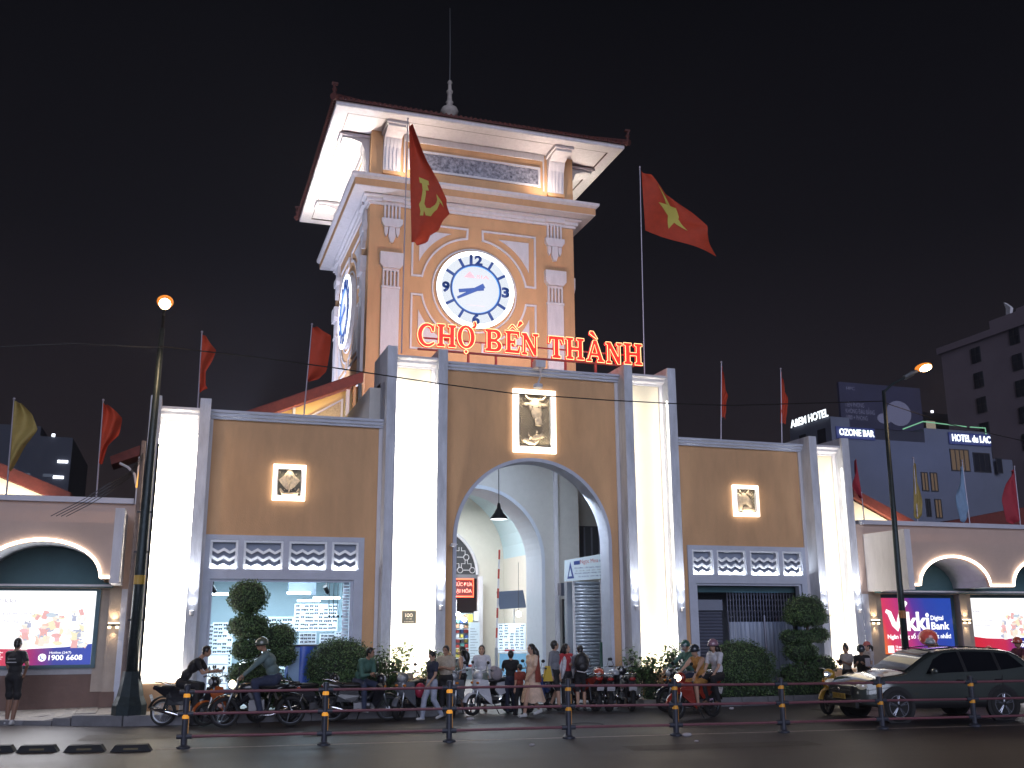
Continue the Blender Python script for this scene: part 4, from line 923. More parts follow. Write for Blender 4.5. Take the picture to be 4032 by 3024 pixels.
area('hotel_wash',(51,41,16.9),12,55,(.3,.42,1),(0,1,-.6),size_y=1)
t=thing('rooftop_billboard','unlit dark blue billboard with faint lettering above the hotel roof','advert',(52,50,19))
B('board',mat('dark_billboard',(.03,.03,.065),.6,var=.3,scale=.3,em=(.05,.045,.12),es=.05),t,(47.6,56.7,50,50.3,19.4,23.6)); DIM=mat('faint_print',(.2,.2,.28),.6,em=(.2,.2,.32),es=.10)
text('faint_lettering','TIÊN PHONG\nKHÔNG ĐÂU BẰNG\n1000 + PHÒNG',DIM,t,(48.1,49.98,21.3),.42,3.2); text('faint_lettering','HPC',DIM,t,(48.4,49.98,22.9),.3,.9)
q=MB(); q.prism(arc(54,21,1.4,1.2,0,340,18),49.96,49.99); q.prism(arc(52.3,20.4,.8,.5,0,340,14),49.95,49.99); q.build('faint_picture',DIM,t)
B('frame_leg',DARKM,t,(49,49.2,50.1,50.3,17.3,19.4),(55,55.2,50.1,50.3,17.3,19.4))
t=thing('apartment_tower','tall dim grey apartment tower at the right edge with a pale roof ornament','building',(90,65,0))
TGR=mat('dusky_wall',(.30,.24,.28),.9,var=.1,scale=.3)
B('wall',TGR,t,(80,110,54,72.2,0,34.6)); B('cornice_block',TGR,t,(79.6,110,53.8,72.5,34.6,35.4)); B('roof_block',TGR,t,(80.2,110,54,64.2,35.4,36.6)); B('lift_room',TGR,t,(82,104,54,61.8,36.6,37.6))
MB().prism([(61.7,36.6),(61.1,36.6),(60.9,37.3),(61.15,37.6),(61.8,38.2),(61.6,37.4)],80.3,80.7,'yz').build('roof_ornament',WHITEP,t)
for c,yy in enumerate((66.6,60.6)):
    for r in range(9):
        z=33.9-r*3.05+(0 if c==0 else .7)
        for y0,y1,zz in((yy,yy+.55,1.75),(yy-.75,yy-.2,1.75)):
            w=B('window',MATS['dark_frame'],t,(79.90,79.99,y0-.06,y1+.06,z-zz-.06,z+.06)); B('pane',NAVYW,w,(79.86,79.899,y0,y1,z-zz*.45,z)); B('pane',NAVYW,w,(79.86,79.899,y0,y1,z-zz,z-zz*.5))
t=thing('distant_building','small far building with a lit window between hotel and tower','building',(85,85,0)); B('wall',mat('dim_far_wall',(.05,.045,.055),.9),t,(80,92,84,90,0,30)); B('window',emit('far_window',(.8,.7,.55),.35),t,(87.0,88.5,83.9,84,27.2,28.8)); B('window',MATS['far_window'],t,(82.9,83.3,83.9,84,27.2,28.4)); B('roof_lamp',emit('far_lamp',(.9,.9,1),3),t,(88.0,88.3,83.8,84,30,30.3))
# left dark building
t=thing('distant_building','dark distant building at the left with three small lit windows','building',(-22,60,0)); B('wall',mat('very_dark_wall',(.045,.05,.068),.9),t,(-30,-17.6,60,75,0,16.6)); B('roof_block',MATS['very_dark_wall'],t,(-24,-20,60,70,16.6,17.4))
for x,z,w,h in((-19.15,16.6,.22,.22),(-18.55,14.55,.75,.2),(-18.75,13.3,.75,.2)): B('lit_window',emit('cool_far_light',(.85,.9,1),4),t,(x,x+w,59.85,59.99,z,z+h))
for i in range(6):
    for j in range(3): B('dim_window',emit('dim_far_window',(.05,.07,.11),.6),t,(-29+i*1.9,-28+i*1.9,59.95,59.99,9+j*2.2,9.25+j*2.2))
# ================================================================== FLAGS
def flag(label,cloth,pole,hoist,fly,waves,cat_grp=None,emblem=None,name='flag',folds=.12,seed=0,yb=1.0,polr=.02):
    """pole: (x0,z0,x1,z1); hoist: [(x,z) top,(x,z) bottom]; fly: [(x,z)...] points from top to bottom along the free edge"""
    px0,pz0,px1,pz1=pole
    t=thing(name,label,'flag',(px0,yb,pz0),0,cat_grp)
    MB().tube([(px0,yb,pz0),(px1,yb,pz1)],[polr,polr*.7],8).build('pole',mat('pale_pole',(.45,.42,.5),.4,metal=.3),t)
    MB().ell((px1,yb,pz1+.03),(polr*1.6,)*3,8,6).build('pole_cap',MATS['pale_pole'],t)
    rr=random.Random(seed); NU,NV=22,26
    fl=[Vector((x,z)) for x,z in fly]; h0,h1=Vector(hoist[0]),Vector(hoist[1])
    def flyp(v):
        k=v*(len(fl)-1); i=min(int(k),len(fl)-2); return fl[i].lerp(fl[i+1],k-i)
    ph=rr.uniform(0,6)
    def P(u,v,off=0):
        a=h0.lerp(h1,v); b=flyp(v); p=a.lerp(b,u)
        y=yb+folds*u**.6*math.sin(waves*PI*2*(u*.6+v*.55)+ph)+folds*.35*u*math.sin(9*v+5*u+ph)
        return (p.x,y+off,p.y)
    q=MB()
    for th in(0,.012):
        k=len(q.v)
        for i in range(NU+1):
            for j in range(NV+1): q.v.append(P(i/NU,j/NV,th))
        for i in range(NU):
            for j in range(NV): a=k+i*(NV+1)+j; q.f.append((a,a+1,a+NV+2,a+NV+1))
    q.build('cloth',cloth,t,smooth=True,fix=False)
    if emblem:
        for poly in emblem:
            m=MB(); tr=geometry.tessellate_polygon([[Vector((a,b,0)) for a,b in poly]])
            bm=bmesh.new(); vs=[bm.verts.new((a,b,0)) for a,b in poly]
            for f in tr:
                try: bm.faces.new([vs[i] for i in f])
                except Exception: pass
            bmesh.ops.subdivide_edges(bm,edges=bm.edges[:],cuts=3,use_grid_fill=True)
            for off in(-.010,.022):
                k=len(m.v); bm.verts.ensure_lookup_table(); idx={v:i for i,v in enumerate(bm.verts)}
                for v in bm.verts: m.v.append(P(v.co.x,v.co.y,off))
                for f in bm.faces: m.f.append(tuple(k+idx[v] for v in f.verts))
            bm.free(); m.build('emblem',mat('flag_yellow',(.62,.52,.10),.7),t,smooth=True,fix=False)
    return t
REDC=mat('red_flag_cloth',(.50,.05,.015),.75,var=.12,scale=5); YEL=mat('yellow_flag_cloth',(.36,.27,.08),.75,var=.1); LBL=mat('light_blue_flag_cloth',(.22,.34,.50),.75,var=.1); REDP=mat('crimson_flag_cloth',(.40,.03,.05),.75,var=.1)
star=[]
for i in range(10):
    r=.40 if i%2==0 else .158; a=R_(90+36*i+8); star.append((.50+r*math.cos(a)*.62,.50-r*math.sin(a)*.9))
flag('large red flag with a yellow star on the tall pole right of the tower',REDC,(3.72,9.3,3.82,15.98),[(3.87,15.9),(3.93,13.9)],[(4.35,15.6),(4.98,15.2),(5.55,14.75),(6.0,14.25),(6.0,14.0),(6.12,13.75),(6.42,13.36)],1.6,None,[[(a,b) for a,b in star]],folds=.16,seed=4)
# the free edge runs out to the right: give it a second lobe
ham=[[(.30,.52),(.42,.50),(.44,.56),(.36,.58),(.37,.64),(.40,.78),(.31,.80),(.29,.66)],[(.24,.50),(.46,.46),(.47,.505),(.25,.545)]]
sick=[[(.62,.535),(.74,.56),(.76,.60),(.66,.585),(.68,.66),(.60,.74),(.46,.765),(.34,.72),(.30,.76),(.25,.72),(.31,.67),(.44,.71),(.54,.69),(.60,.64)]]
flag('large red flag with a yellow hammer and sickle hanging in front of the tower',REDC,(-3.64,9.35,-3.61,16.4),[(-3.57,16.32),(-3.42,12.62)],[(-3.50,16.2),(-3.12,15.2),(-2.70,14.55),(-2.42,14.05),(-2.40,13.9),(-2.30,13.66),(-2.50,13.42),(-2.62,13.1),(-2.85,12.95),(-2.93,12.72),(-3.2,12.6)],1.3,None,[[((u-.02)*1.12,v*1.15-.19) for u,v in p] for p in ham+sick],folds=.14,seed=2)
g='small coloured flags along the front parapets'
flag('yellow flag on the short pole at the far left parapet',YEL,(-13.03,5.1,-13.1,7.4),[(-13.1,7.38),(-13.05,5.72)],[(-12.95,7.35),(-12.65,7.05),(-12.49,6.68),(-12.75,6.3),(-12.95,5.8),(-13.0,5.68)],1.5,g,seed=5)
flag('red flag between the yellow flag and the left lamp post',REDC,(-11.06,5.1,-11.11,7.5),[(-11.11,7.46),(-11.08,5.95)],[(-11.0,7.4),(-10.78,7.25),(-10.64,7.12),(-10.68,6.7),(-10.9,6.4),(-10.98,5.93)],1.7,g,seed=6)
flag('red flag rising behind the far left lit pylon',REDC,(-8.87,7.3,-8.9,9.4),[(-8.9,9.38),(-8.88,7.85)],[(-8.75,9.25),(-8.51,9.0),(-8.6,8.7),(-8.74,8.4),(-8.72,8.05),(-8.66,7.95),(-8.8,7.86)],1.2,g,seed=7,yb=.8)
flag('red flag hanging close to the left side of the tower',REDC,(-6.21,7.3,-6.10,9.92),[(-6.10,9.88),(-6.16,8.38)],[(-5.95,9.85),(-5.57,9.69),(-5.58,9.3),(-5.65,8.7),(-5.85,8.48),(-6.08,8.38)],1.1,g,seed=8)
flag('furled red flag on the parapet right of the star flag',REDC,(6.17,7.3,6.34,9.85),[(6.34,9.8),(6.21,8.2)],[(6.38,9.5),(6.44,9.1),(6.5,8.85),(6.40,8.6),(6.42,8.3),(6.39,8.1)],2.5,g,seed=9,folds=.06)
flag('furled red flag nearest the far right pylon',REDC,(8.29,7.3,8.44,9.8),[(8.44,9.77),(8.30,8.1)],[(8.5,9.4),(8.56,9.1),(8.6,8.9),(8.57,8.6),(8.59,8.4),(8.49,8.07)],2.5,g,seed=10,folds=.06)
flag('drooping red flag left of the right lamp post',REDP,(11.08,5.1,11.06,6.0),[(10.96,7.12),(11.08,5.86)],[(10.93,7.0),(10.86,6.6),(10.80,6.4),(10.79,6.2),(10.9,6.0),(10.98,5.86)],2,g,seed=11,folds=.06)
flag('drooping yellow flag in front of the hotel windows',YEL,(13.09,5.1,13.17,7.2),[(13.17,7.2),(12.97,5.35)],[(13.22,7.0),(13.24,6.6),(13.28,6.2),(13.32,5.8),(13.31,5.4),(13.12,5.22)],2.5,g,seed=12,folds=.05)
flag('drooping pale blue flag near the right edge of the parapet',LBL,(15.14,5.1,15.11,7.2),[(15.11,7.18),(15.17,5.7)],[(15.0,6.9),(14.92,6.4),(14.72,6.0),(14.66,5.7),(14.75,5.25),(14.95,5.2)],2.5,g,seed=13,folds=.05)
flag('crimson flag cut by the right edge of the view',REDP,(17.2,5.1,17.25,7.1),[(17.25,7.05),(17.2,5.35)],[(17.05,6.9),(16.8,6.5),(16.63,6.0),(16.68,5.6),(16.75,5.3),(17.0,5.2)],1.2,g,seed=14)
# ================================================================== STREET LAMPS
SOD=emit('sodium_lens',(1,.62,.28),30); SODH=emit('sodium_halo',(1,.30,.035),1.0)  # dim orange shell round each lamp: its halo put in as emission
t=thing('street_lamp','tall green street lamp with orange light in front of the far left pylon','street lamp',(-9.87,-.75,.2))
q=MB(); q.lathe([(.36,.2),(.36,.42),(.28,.60),(.20,1.0),(.19,1.12)],(-9.87,-.75,0),4+4,'z'); q.build('base',DARKM,t)
MB().tube([(-9.87,-.75,1.0),(-9.87,-.75,3.6),(-9.85,-.75,6.0),(-9.82,-.75,9.0)],[.13,.115,.09,.06],12).build('pole',DARKM,t,smooth=True)
MB().tube([(-9.87,-.75,3.0),(-9.87,-.75,3.2)],.122,12,).build('yellow_band',mat('faded_yellow',(.45,.28,.04),.5),t)
for z in(2.2,3.7,4.6): B('strap',BLACKM,t,(-10.04,-9.70,-.78,-.72,z,z+.04))
MB().tube([(-9.70,-.82,.9),(-9.71,-.82,3.5),(-9.70,-.80,6.2)],.03,6).build('cable_duct',BLACKM,t)
MB().tube([(-9.82,-.75,9.0),(-9.81,-.9,9.28),(-9.80,-1.3,9.42)],.035,8).build('arm',BLACKM,t)
MB().ell((-9.78,-1.55,9.42),(.13,.30,.07),14,8).build('lamp_head',STEEL,t,smooth=True)
MB().ell((-9.78,-1.68,9.33),(.13,.20,.125),16,10).build('lamp_glass',SOD,t,smooth=True); MB().ell((-9.78,-1.57,9.41),(.185,.27,.14),18,12).build('lamp_halo',SODH,t,smooth=True)
spot('street_lamp_light',(-9.78,-1.62,9.18),260,(1,.66,.36),(.05,-.35,-1),140,.7,.12)
t=thing('street_lamp','slim green street lamp with orange light behind the car on the right','street lamp',(9.72,-2,.0))
MB().lathe([(.2,0),(.2,.3),(.12,.5)],(9.72,-2,0),12).build('base',DARKM,t)
MB().tube([(9.72,-2,.4),(9.72,-2,3.2),(9.79,-2,8.55)],[.10,.085,.05],12).build('pole',DARKM,t,smooth=True)
MB().tube([(9.72,-2,2.2),(9.72,-2,2.4)],.098,12).build('orange_band',mat('faded_orange',(.40,.16,.05),.5),t)
MB().tube([(9.79,-2,8.5),(10.05,-2.1,8.75),(10.45,-2.2,8.95)],[.035,.035,.03],8).build('arm',DARKM,t)
MB().tube([(10.40,-2.2,8.93),(10.66,-2.25,9.08)],.075,8).build('ballast_box',STEEL,t)
MB().tube([(10.66,-2.25,9.08),(10.78,-2.3,9.14)],.05,8).build('neck',STEEL,t)
MB().ell((11.0,-2.40,9.22),(.21,.12,.10),16,10,rot=Matrix.Rotation(R_(-18),3,'Y')).build('lamp_glass',SOD,t,smooth=True); MB().ell((11.0,-2.31,9.27),(.29,.16,.11),18,12,rot=Matrix.Rotation(R_(-18),3,'Y')).build('lamp_halo',SODH,t,smooth=True)
spot('street_lamp_light',(11.0,-2.4,9.05),110,(1,.66,.36),(.05,-.35,-1),140,.7,.12)
t=thing('utility_pole','thin weathered utility pole with cables behind the left street lamp','pole',(-10.05,-.5,.2))
MB().tube([(-10.05,-.5,.2),(-10.03,-.5,6.3)],[.07,.055],10).build('pole',mat('weathered_wood',(.20,.15,.13),.8,var=.2,scale=9),t)
for i in range(4):
    dx=.05*i
    t2=thing('cable',('topmost','second','third','lowest')[i]+' of the cables drooping from the utility pole over the left arcade','cable',(-10,-.6,6),0,'drooping cables left of the lamp post')
    MB().tube([(-10.03,-.55,6.0-.05*i),(-10.25,-1.2,5.45-.04*i),(-10.6,-1.9,5.1-.07*i),(-11.1+dx,-1.95,4.72-.03*i),(-11.7+dx*2,-1.9,4.36)],.011,4).build('strand',BLACKM,t2)
WIREM=mat('wire_rubber',(.006,.006,.008),.6)
t=thing('overhead_wire','black overhead wire strung between the two street lamps across the arch','wire',(-9.8,-.75,8.5)); MB().tube([(-9.84,-.85,8.52),(-7.69,-1.15,8.36),(-5.67,-1.15,8.23),(-3.1,-1.15,8.03),(-1.14,-1.18,7.9),(1.5,-1.3,7.87),(3.5,-1.5,7.86),(5.0,-1.65,7.88),(9.75,-2,8.24)],.016,5).build('strand',WIREM,t)
t=thing('overhead_wire','black overhead wire running off to the left from the left lamp','wire',(-9.8,-.75,8.5)); MB().tube([(-9.84,-.8,8.5),(-11.6,-1.15,8.36),(-13.2,-1.15,8.15),(-18,-1.2,7.7)],.014,5).build('strand',WIREM,t)
t=thing('overhead_wire','black overhead wire running off to the right from the right lamp','wire',(9.8,-2,8.2)); MB().tube([(9.76,-2,8.2),(12,-2,7.7),(15,-2,7.3),(20,-2,7.2)],.012,5).build('strand',WIREM,t)
# ================================================================== ROAD FENCE
posts=[(-8.768,-5.619,1.08),(-6.369,-6.0,1.085),(-4.134,-6.33,1.085),(-1.866,-6.56,1.08),(.234,-6.86,1.06),(2.45,-7.12,1.04),(4.70,-7.22,1.02),(6.80,-7.46,1.0),(9.0,-7.7,1.0),(11.2,-7.9,1.0)]
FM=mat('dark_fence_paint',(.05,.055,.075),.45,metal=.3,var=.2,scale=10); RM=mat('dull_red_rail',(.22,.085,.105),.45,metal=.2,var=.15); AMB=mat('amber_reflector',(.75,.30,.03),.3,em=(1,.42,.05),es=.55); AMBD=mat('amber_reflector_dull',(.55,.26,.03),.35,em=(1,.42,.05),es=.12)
F=thing('road_fence','dark roadside fence with three red rails and amber banded posts in the foreground','fence',(-8.77,-5.6,0))
for i,(x,y,h) in enumerate(posts):
    p=MB().tube([(x,y,0),(x,y,h-.02),(x,y,h)],[.055,.055,.045],12).build('post',FM,F)
    MB().lathe([(.12,0),(.12,.03),(.07,.06)],(x,y,0),12).build('foot_plate',FM,p)
    for z in(.86,.50): MB().tube([(x,y,z*h/1.08),(x,y,z*h/1.08+.065)],.0575,12).build('reflector_band',AMB if i<3 else AMBD,p)
    B('side_strip',AMBD,p,(x+.052,x+.062,y-.012,y+.012,.25,.8))
    for z in(.95,.58,.20):
        zz=z*h/1.08; MB().tube([(x-.13,y+.016,zz),(x+.13,y-.016,zz)],.045,10).build('rail_collar',FM,p)
for (x0,y0,h0),(x1,y1,h1) in zip(posts[:-1],posts[1:]):
    for z in(.95,.58,.20): MB().tube([(x0+.1,y0-.012,z*h0/1.08),(x1-.1,y1+.012,z*h1/1.08)],.025,8).build('rail',RM,F)
# rubber lane separators
ls=None
for x,y,l in((-11.85,-5.0,'black rubber lane separator at the left edge of the view'),(-11.15,-5.2,'black rubber lane separator, second from the left edge'),(-10.38,-5.45,'black rubber lane separator, third from the left edge'),(-9.62,-5.68,'black rubber lane separator next to the first fence post'),(-12.6,-4.75,'black rubber lane separator, mostly outside the left edge')):
    if ls is None:
        ls=thing('lane_separator',l,'lane separator',(0,0,0),0,'rubber lane separators on the road')
        MB().prism([(-.34,0),(-.26,.11),(.26,.11),(.34,0)],-.10,.10).build('rubber_block',mat('black_rubber',(.012,.013,.016),.7,bump=.3),ls,local=True); MB().box(-.12,.12,-.1025,-.1,.03,.06).build('reflector',mat('dull_reflector',(.12,.09,.03),.3),ls,local=True); t=ls; t.location=(x,y,0); t.rotation_euler=(0,0,R_(-8))
    else: dup(ls,(x,y,0),R_(-8),l)
# litter
for x,y,s,l in((-2.9,-7.4,.06,'small scrap of white paper on the dark road below the arch'),(.1,-7.9,.05,'tiny white scrap on the road right of centre'),(.36,-7.05,.11,'crumpled plastic cup lying at the foot of a fence post'),(-2.6,-2.4,.10,'pale scrap of paper on the road behind the fence near the boy'),(3.6,-1.9,.1,'white scrap by the round bush on the right'),(4.3,-2.0,.08,'second white scrap near the tall topiary')):
    o=MB().ell((0,0,s*.3),(s,s*.5,s*.35),7,4).build('litter_scrap',mat('dirty_paper',(.5,.47,.5),.7),None); o.location=(x,y,0); tag(o,l,'litter')
# ================================================================== PLANTS
LEAF=[mat('leaf_green_%d'%i,c,.55,var=.3,scale=6) for i,c in enumerate(((.065,.125,.045),(.042,.085,.034),(.105,.18,.055)))]
BARK=mat('bark',(.08,.06,.045),.85,var=.3,bump=.5)
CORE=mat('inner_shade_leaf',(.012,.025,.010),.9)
def leafcloud(ells,n,size,seed,core=.86,jit=.14):
    """small two-triangle leaves scattered through the shell of some ellipsoids"""
    rg=np.random.RandomState(seed); V=[];M_=[]
    tot=sum(e[3]*e[4]+e[4]*e[5]+e[3]*e[5] for e in ells)
    for e in ells:
        k=int(n*(e[3]*e[4]+e[4]*e[5]+e[3]*e[5])/tot)
        d=rg.normal(size=(k,3)); d/=np.linalg.norm(d,axis=1)[:,None]
        ph=np.arctan2(d[:,1],d[:,0]); lump=1+.05*np.sin(ph*5+seed)+.04*np.sin(d[:,2]*9+ph*3)
        r=(1-jit*rg.rand(k)**1.5+.05*rg.normal(size=k)*.6)*lump
        c=np.array(e[:3])+d*np.array(e[3:6])*r[:,None]
        nrm=d+rg.normal(size=(k,3))*.65; nrm/=np.linalg.norm(nrm,axis=1)[:,None]
        t=np.cross(nrm,rg.normal(size=(k,3))); t/=np.linalg.norm(t,axis=1)[:,None]; b=np.cross(nrm,t)
        s=size*(.6+.8*rg.rand(k))[:,None]
        q=np.stack([c-t*s,c-b*s*.5,c+t*s,c+b*s*.5],1); V.append(q.reshape(-1,3)); M_.append(rg.choice([0,0,1,2],k))
    V=np.concatenate(V); M_=np.concatenate(M_); return V,M_
def foliage(name,parent,ells,n,size,seed,core=.86,jit=.12):
    V,mi=leafcloud(ells,n,size,seed,core,jit)
    L=Vector((0,0,0)); q=parent
    while q is not None: L=L+q.location; q=q.parent
    V=V-np.array(L)
    me=bpy.data.meshes.new(name); nq=len(V)//4
    # inner dark cores as low poly ellipsoids appended
    m=MB()
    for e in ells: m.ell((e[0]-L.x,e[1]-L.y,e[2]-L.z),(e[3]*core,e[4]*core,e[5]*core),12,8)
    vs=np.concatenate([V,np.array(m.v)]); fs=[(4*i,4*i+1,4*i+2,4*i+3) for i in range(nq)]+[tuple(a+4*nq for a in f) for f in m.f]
    me.from_pydata(vs.tolist(),[],fs)
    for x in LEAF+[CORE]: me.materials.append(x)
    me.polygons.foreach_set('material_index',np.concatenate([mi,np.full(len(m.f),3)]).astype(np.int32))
    o=bpy.data.objects.new(name,me); COL.objects.link(o); o.parent=parent; return o
# tiered topiaries
t=thing('topiary_tree','tall cloud pruned topiary of stacked balls in front of the lit eyewear shop','topiary',(-7.25,-.6,.2))
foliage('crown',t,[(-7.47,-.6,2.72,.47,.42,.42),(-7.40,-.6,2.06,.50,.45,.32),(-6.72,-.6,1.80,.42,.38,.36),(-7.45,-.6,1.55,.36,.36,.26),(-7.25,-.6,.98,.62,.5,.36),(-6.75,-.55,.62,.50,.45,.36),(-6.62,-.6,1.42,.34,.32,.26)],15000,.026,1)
MB().tube([(-7.1,-.6,.2),(-7.05,-.6,1.0),(-7.2,-.6,1.7),(-7.4,-.6,2.5)],[.07,.055,.045,.03],8).build('trunk',BARK,t); MB().tube([(-7.05,-.6,1.0),(-6.85,-.6,1.5),(-6.75,-.6,1.75)],[.04,.03,.02],6).build('branch',BARK,t)
t=thing('topiary_tree','cloud pruned topiary with a domed top beside the far right pylon','topiary',(7.6,-.6,.2))
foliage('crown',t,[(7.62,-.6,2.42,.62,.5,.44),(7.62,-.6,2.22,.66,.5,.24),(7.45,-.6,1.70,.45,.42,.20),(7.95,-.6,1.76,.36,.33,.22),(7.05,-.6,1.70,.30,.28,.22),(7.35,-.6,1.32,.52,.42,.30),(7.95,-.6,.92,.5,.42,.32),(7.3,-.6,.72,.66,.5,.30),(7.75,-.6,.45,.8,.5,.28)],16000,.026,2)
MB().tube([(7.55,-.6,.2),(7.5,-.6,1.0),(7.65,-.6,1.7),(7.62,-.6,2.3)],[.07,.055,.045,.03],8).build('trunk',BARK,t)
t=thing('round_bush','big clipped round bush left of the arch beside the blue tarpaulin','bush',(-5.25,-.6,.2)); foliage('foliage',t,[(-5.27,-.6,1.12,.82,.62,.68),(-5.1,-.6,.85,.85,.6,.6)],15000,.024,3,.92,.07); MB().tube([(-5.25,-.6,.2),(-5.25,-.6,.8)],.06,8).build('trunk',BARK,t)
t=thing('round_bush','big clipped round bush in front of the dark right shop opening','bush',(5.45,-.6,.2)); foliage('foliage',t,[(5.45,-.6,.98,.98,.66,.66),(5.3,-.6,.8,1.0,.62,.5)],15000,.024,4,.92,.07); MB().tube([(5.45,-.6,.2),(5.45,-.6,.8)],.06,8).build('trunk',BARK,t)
# low hedges along the kerb
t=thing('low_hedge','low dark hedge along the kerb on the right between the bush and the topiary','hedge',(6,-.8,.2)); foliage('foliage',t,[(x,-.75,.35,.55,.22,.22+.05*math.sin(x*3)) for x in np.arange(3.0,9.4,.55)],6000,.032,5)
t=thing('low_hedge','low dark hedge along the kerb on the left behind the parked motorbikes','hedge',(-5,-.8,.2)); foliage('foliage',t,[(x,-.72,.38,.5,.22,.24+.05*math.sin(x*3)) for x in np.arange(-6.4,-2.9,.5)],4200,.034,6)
# leafy shrubs in front of the lit pylons
def shrub(label,x,y,h,n,seed,sp=.5):
    t=thing('leafy_shrub',label,'shrub',(x,y,.2),0,'broad leaved shrubs in front of the lit pylons')
    rg=random.Random(seed); sm=MB(); V=MB(); 
    for i in range(n):
        a=rg.uniform(0,2*PI); r=rg.uniform(.1,1)*sp; hh=h*rg.uniform(.55,1.0)
        p0=Vector((x+r*.2*math.cos(a),y+r*.2*math.sin(a)*.6,.2)); p1=Vector((x+r*.6*math.cos(a),y+r*.5*math.sin(a),.2+hh*.7)); p2=Vector((x+r*math.cos(a),y+r*.7*math.sin(a),.2+hh))
        sm.tube([p0,p1,p2],[.012,.009,.004],4)
        for k in range(19):
            f=.35+.65*k/12; c=p0.lerp(p1,f*1.6) if f<.6 else p1.lerp(p2,(f-.6)/.4)
            th=rg.uniform(0,2*PI); d=Vector((math.cos(th),math.sin(th)*.8,rg.uniform(-.45,.35))).normalized(); L=rg.uniform(.12,.22); w=d.cross(Vector((0,0,1))).normalized()*L*.24
            tip=c+d*L+Vector((0,0,-L*.25)); mid=c+d*L*.5+Vector((0,0,.015))
            V.add([c,mid-w,tip,mid+w,mid],[(0,1,4),(1,2,4),(2,3,4),(3,0,4)])
    sm.build('stems',BARK,t)
    o=V.build('leaves',LEAF,t,fix=False); mi=np.random.RandomState(seed).choice([0,1,2],len(o.data.polygons)//4).repeat(4); o.data.polygons.foreach_set('material_index',mi.astype(np.int32))
shrub('leafy shrub between the round bush and the left centre pylon',-3.98,-.6,1.22,34,1,.44)
shrub('leafy shrub in front of the lit left centre pylon, behind the boy',-3.0,-.62,1.08,30,2,.46)
shrub('small leafy shrub left of the lit pylon, leaning over the white scooter',-4.4,-.5,1.0,16,7,.3)
shrub('leafy shrub beside the left jamb of the arch behind the man in beige',-2.45,-.5,1.0,18,3,.34)
shrub('leafy shrub just right of the arch behind the parked scooters',2.75,-.6,1.05,32,4,.48)
shrub('leafy shrub in front of the right centre pylon behind the red scooter',3.5,-.6,1.12,34,5,.5)
shrub('sparse shrub right of the arch nearest the orange wall',2.35,-.45,1.1,8,6,.3)
# ================================================================== LEFT SHOP (lit eyewear shop)
S1=thing('eyewear_shop_interior','bright interior of the eyewear shop behind the left opening','shop',(-6.5,3,.2))
SW=mat('shop_white_wall',(.48,.58,.62),.5,var=.03); 
B('back_wall',SW,S1,(-8.6,-4.5,5.5,5.6,.03,3.6)); B('side_wall',SW,S1,(-8.7,-8.6,.85,5.6,.03,3.6),(-4.58,-4.5,.85,5.5,.03,3.6)); B('ceiling',mat('shop_ceiling',(.42,.48,.50),.6),S1,(-8.7,-4.5,.85,5.6,3.45,3.55)); B('floor',mat('shop_floor',(.4,.4,.42),.3),S1,(-8.6,-4.58,.95,5.5,.031,.2))
B('hanging_bulkhead',mat('pale_panel',(.20,.25,.32),.5),S1,(-6.3,-5.6,1.8,1.9,2.85,3.45))
COOL=emit('cool_tube_light',(.82,.94,1),9)
for x,y,z,l in((-8.0,1.6,2.86,.62),(-6.05,1.7,2.90,.6),(-5.3,1.9,2.78,.7),(-7.2,3.2,2.0,.3),(-7.3,3.2,1.5,.35),(-7.1,2.2,1.15,.6),(-5.7,2.4,2.72,.6)): MB().tube([(x-l/2,y,z),(x+l/2,y,z)],.028,8).build('tube_light',COOL,S1)
area('shop_light',(-6.6,2.6,3.35),3.2,235,(.60,.83,1),(0,0,-1),size_y=2.2); area('shop_light_front',(-6.5,1.1,3.1),3.0,34,(.78,.92,1),(0,.6,-1),size_y=.2)
FRM=mat('white_display_frame',(.78,.82,.85),.4,em=(.6,.8,1),es=.25); LENS=mat('dark_lens',(.02,.026,.04),.15,spec=.8)
def rack(label,x0,x1,z0,z1,y,cols,rows,grp,dark=False,parent=None,lit=.5):
    t=thing('eyewear_rack',label,'display rack',((x0+x1)/2,y,z0),0,grp)
    bm=mat('rack_panel_%d'%int(lit*10),(.72,.78,.82),.4,em=(.72,.88,1),es=lit)
    B('back_panel',bm,t,(x0,x1,y+.03,y+.06,z0,z1))
    fr=MB().frame(x0-.02,x1+.02,z0-.02,z1+.02,.03,y-.03,y+.06).build('frame',FRM,t)
    q=MB(); sh=MB(); cw=(x1-x0)/cols; ch=(z1-z0)/rows; rg=random.Random(int(x0*100)+rows)
    for r in range(rows):
        sh.box(x0,x1,y-.02,y+.03,z0+r*ch,z0+r*ch+.008)
        for c in range(cols):
            if rg.random()<.14: continue
            cx=x0+(c+.5+rg.uniform(-.12,.12))*cw; cz=z0+(r+.5+rg.uniform(-.08,.08))*ch; w=min(.055,cw*.36); h=min(.024,ch*.21)
            for s in(-1,1): q.add([(cx+s*w*.15,y-.015,cz-h*.7),(cx+s*w,y-.012,cz-h),(cx+s*w*1.1,y-.010,cz+h),(cx+s*w*.1,y-.016,cz+h)],[(0,1,2,3)])
            q.box(cx-w*1.1,cx+w*1.1,y-.018,y-.012,cz+h,cz+h+.006)
    sh.build('shelves',FRM,t); o=q.build('sunglasses',LENS,t,fix=False); o['kind']='stuff'
    return t
gg='racks of sunglasses inside the lit left shop'
rack('tall narrow sunglasses rack deep on the left side of the left shop',-8.05,-7.55,.95,2.15,3.6,4,12,gg)
rack('small sunglasses rack at the left jamb of the left shop',-8.28,-8.1,1.0,2.1,2.2,2,11,gg)
rack('wide bright sunglasses wall above the counter in the left shop',-6.05,-4.95,1.95,2.62,2.3,9,7,gg,lit=.95)
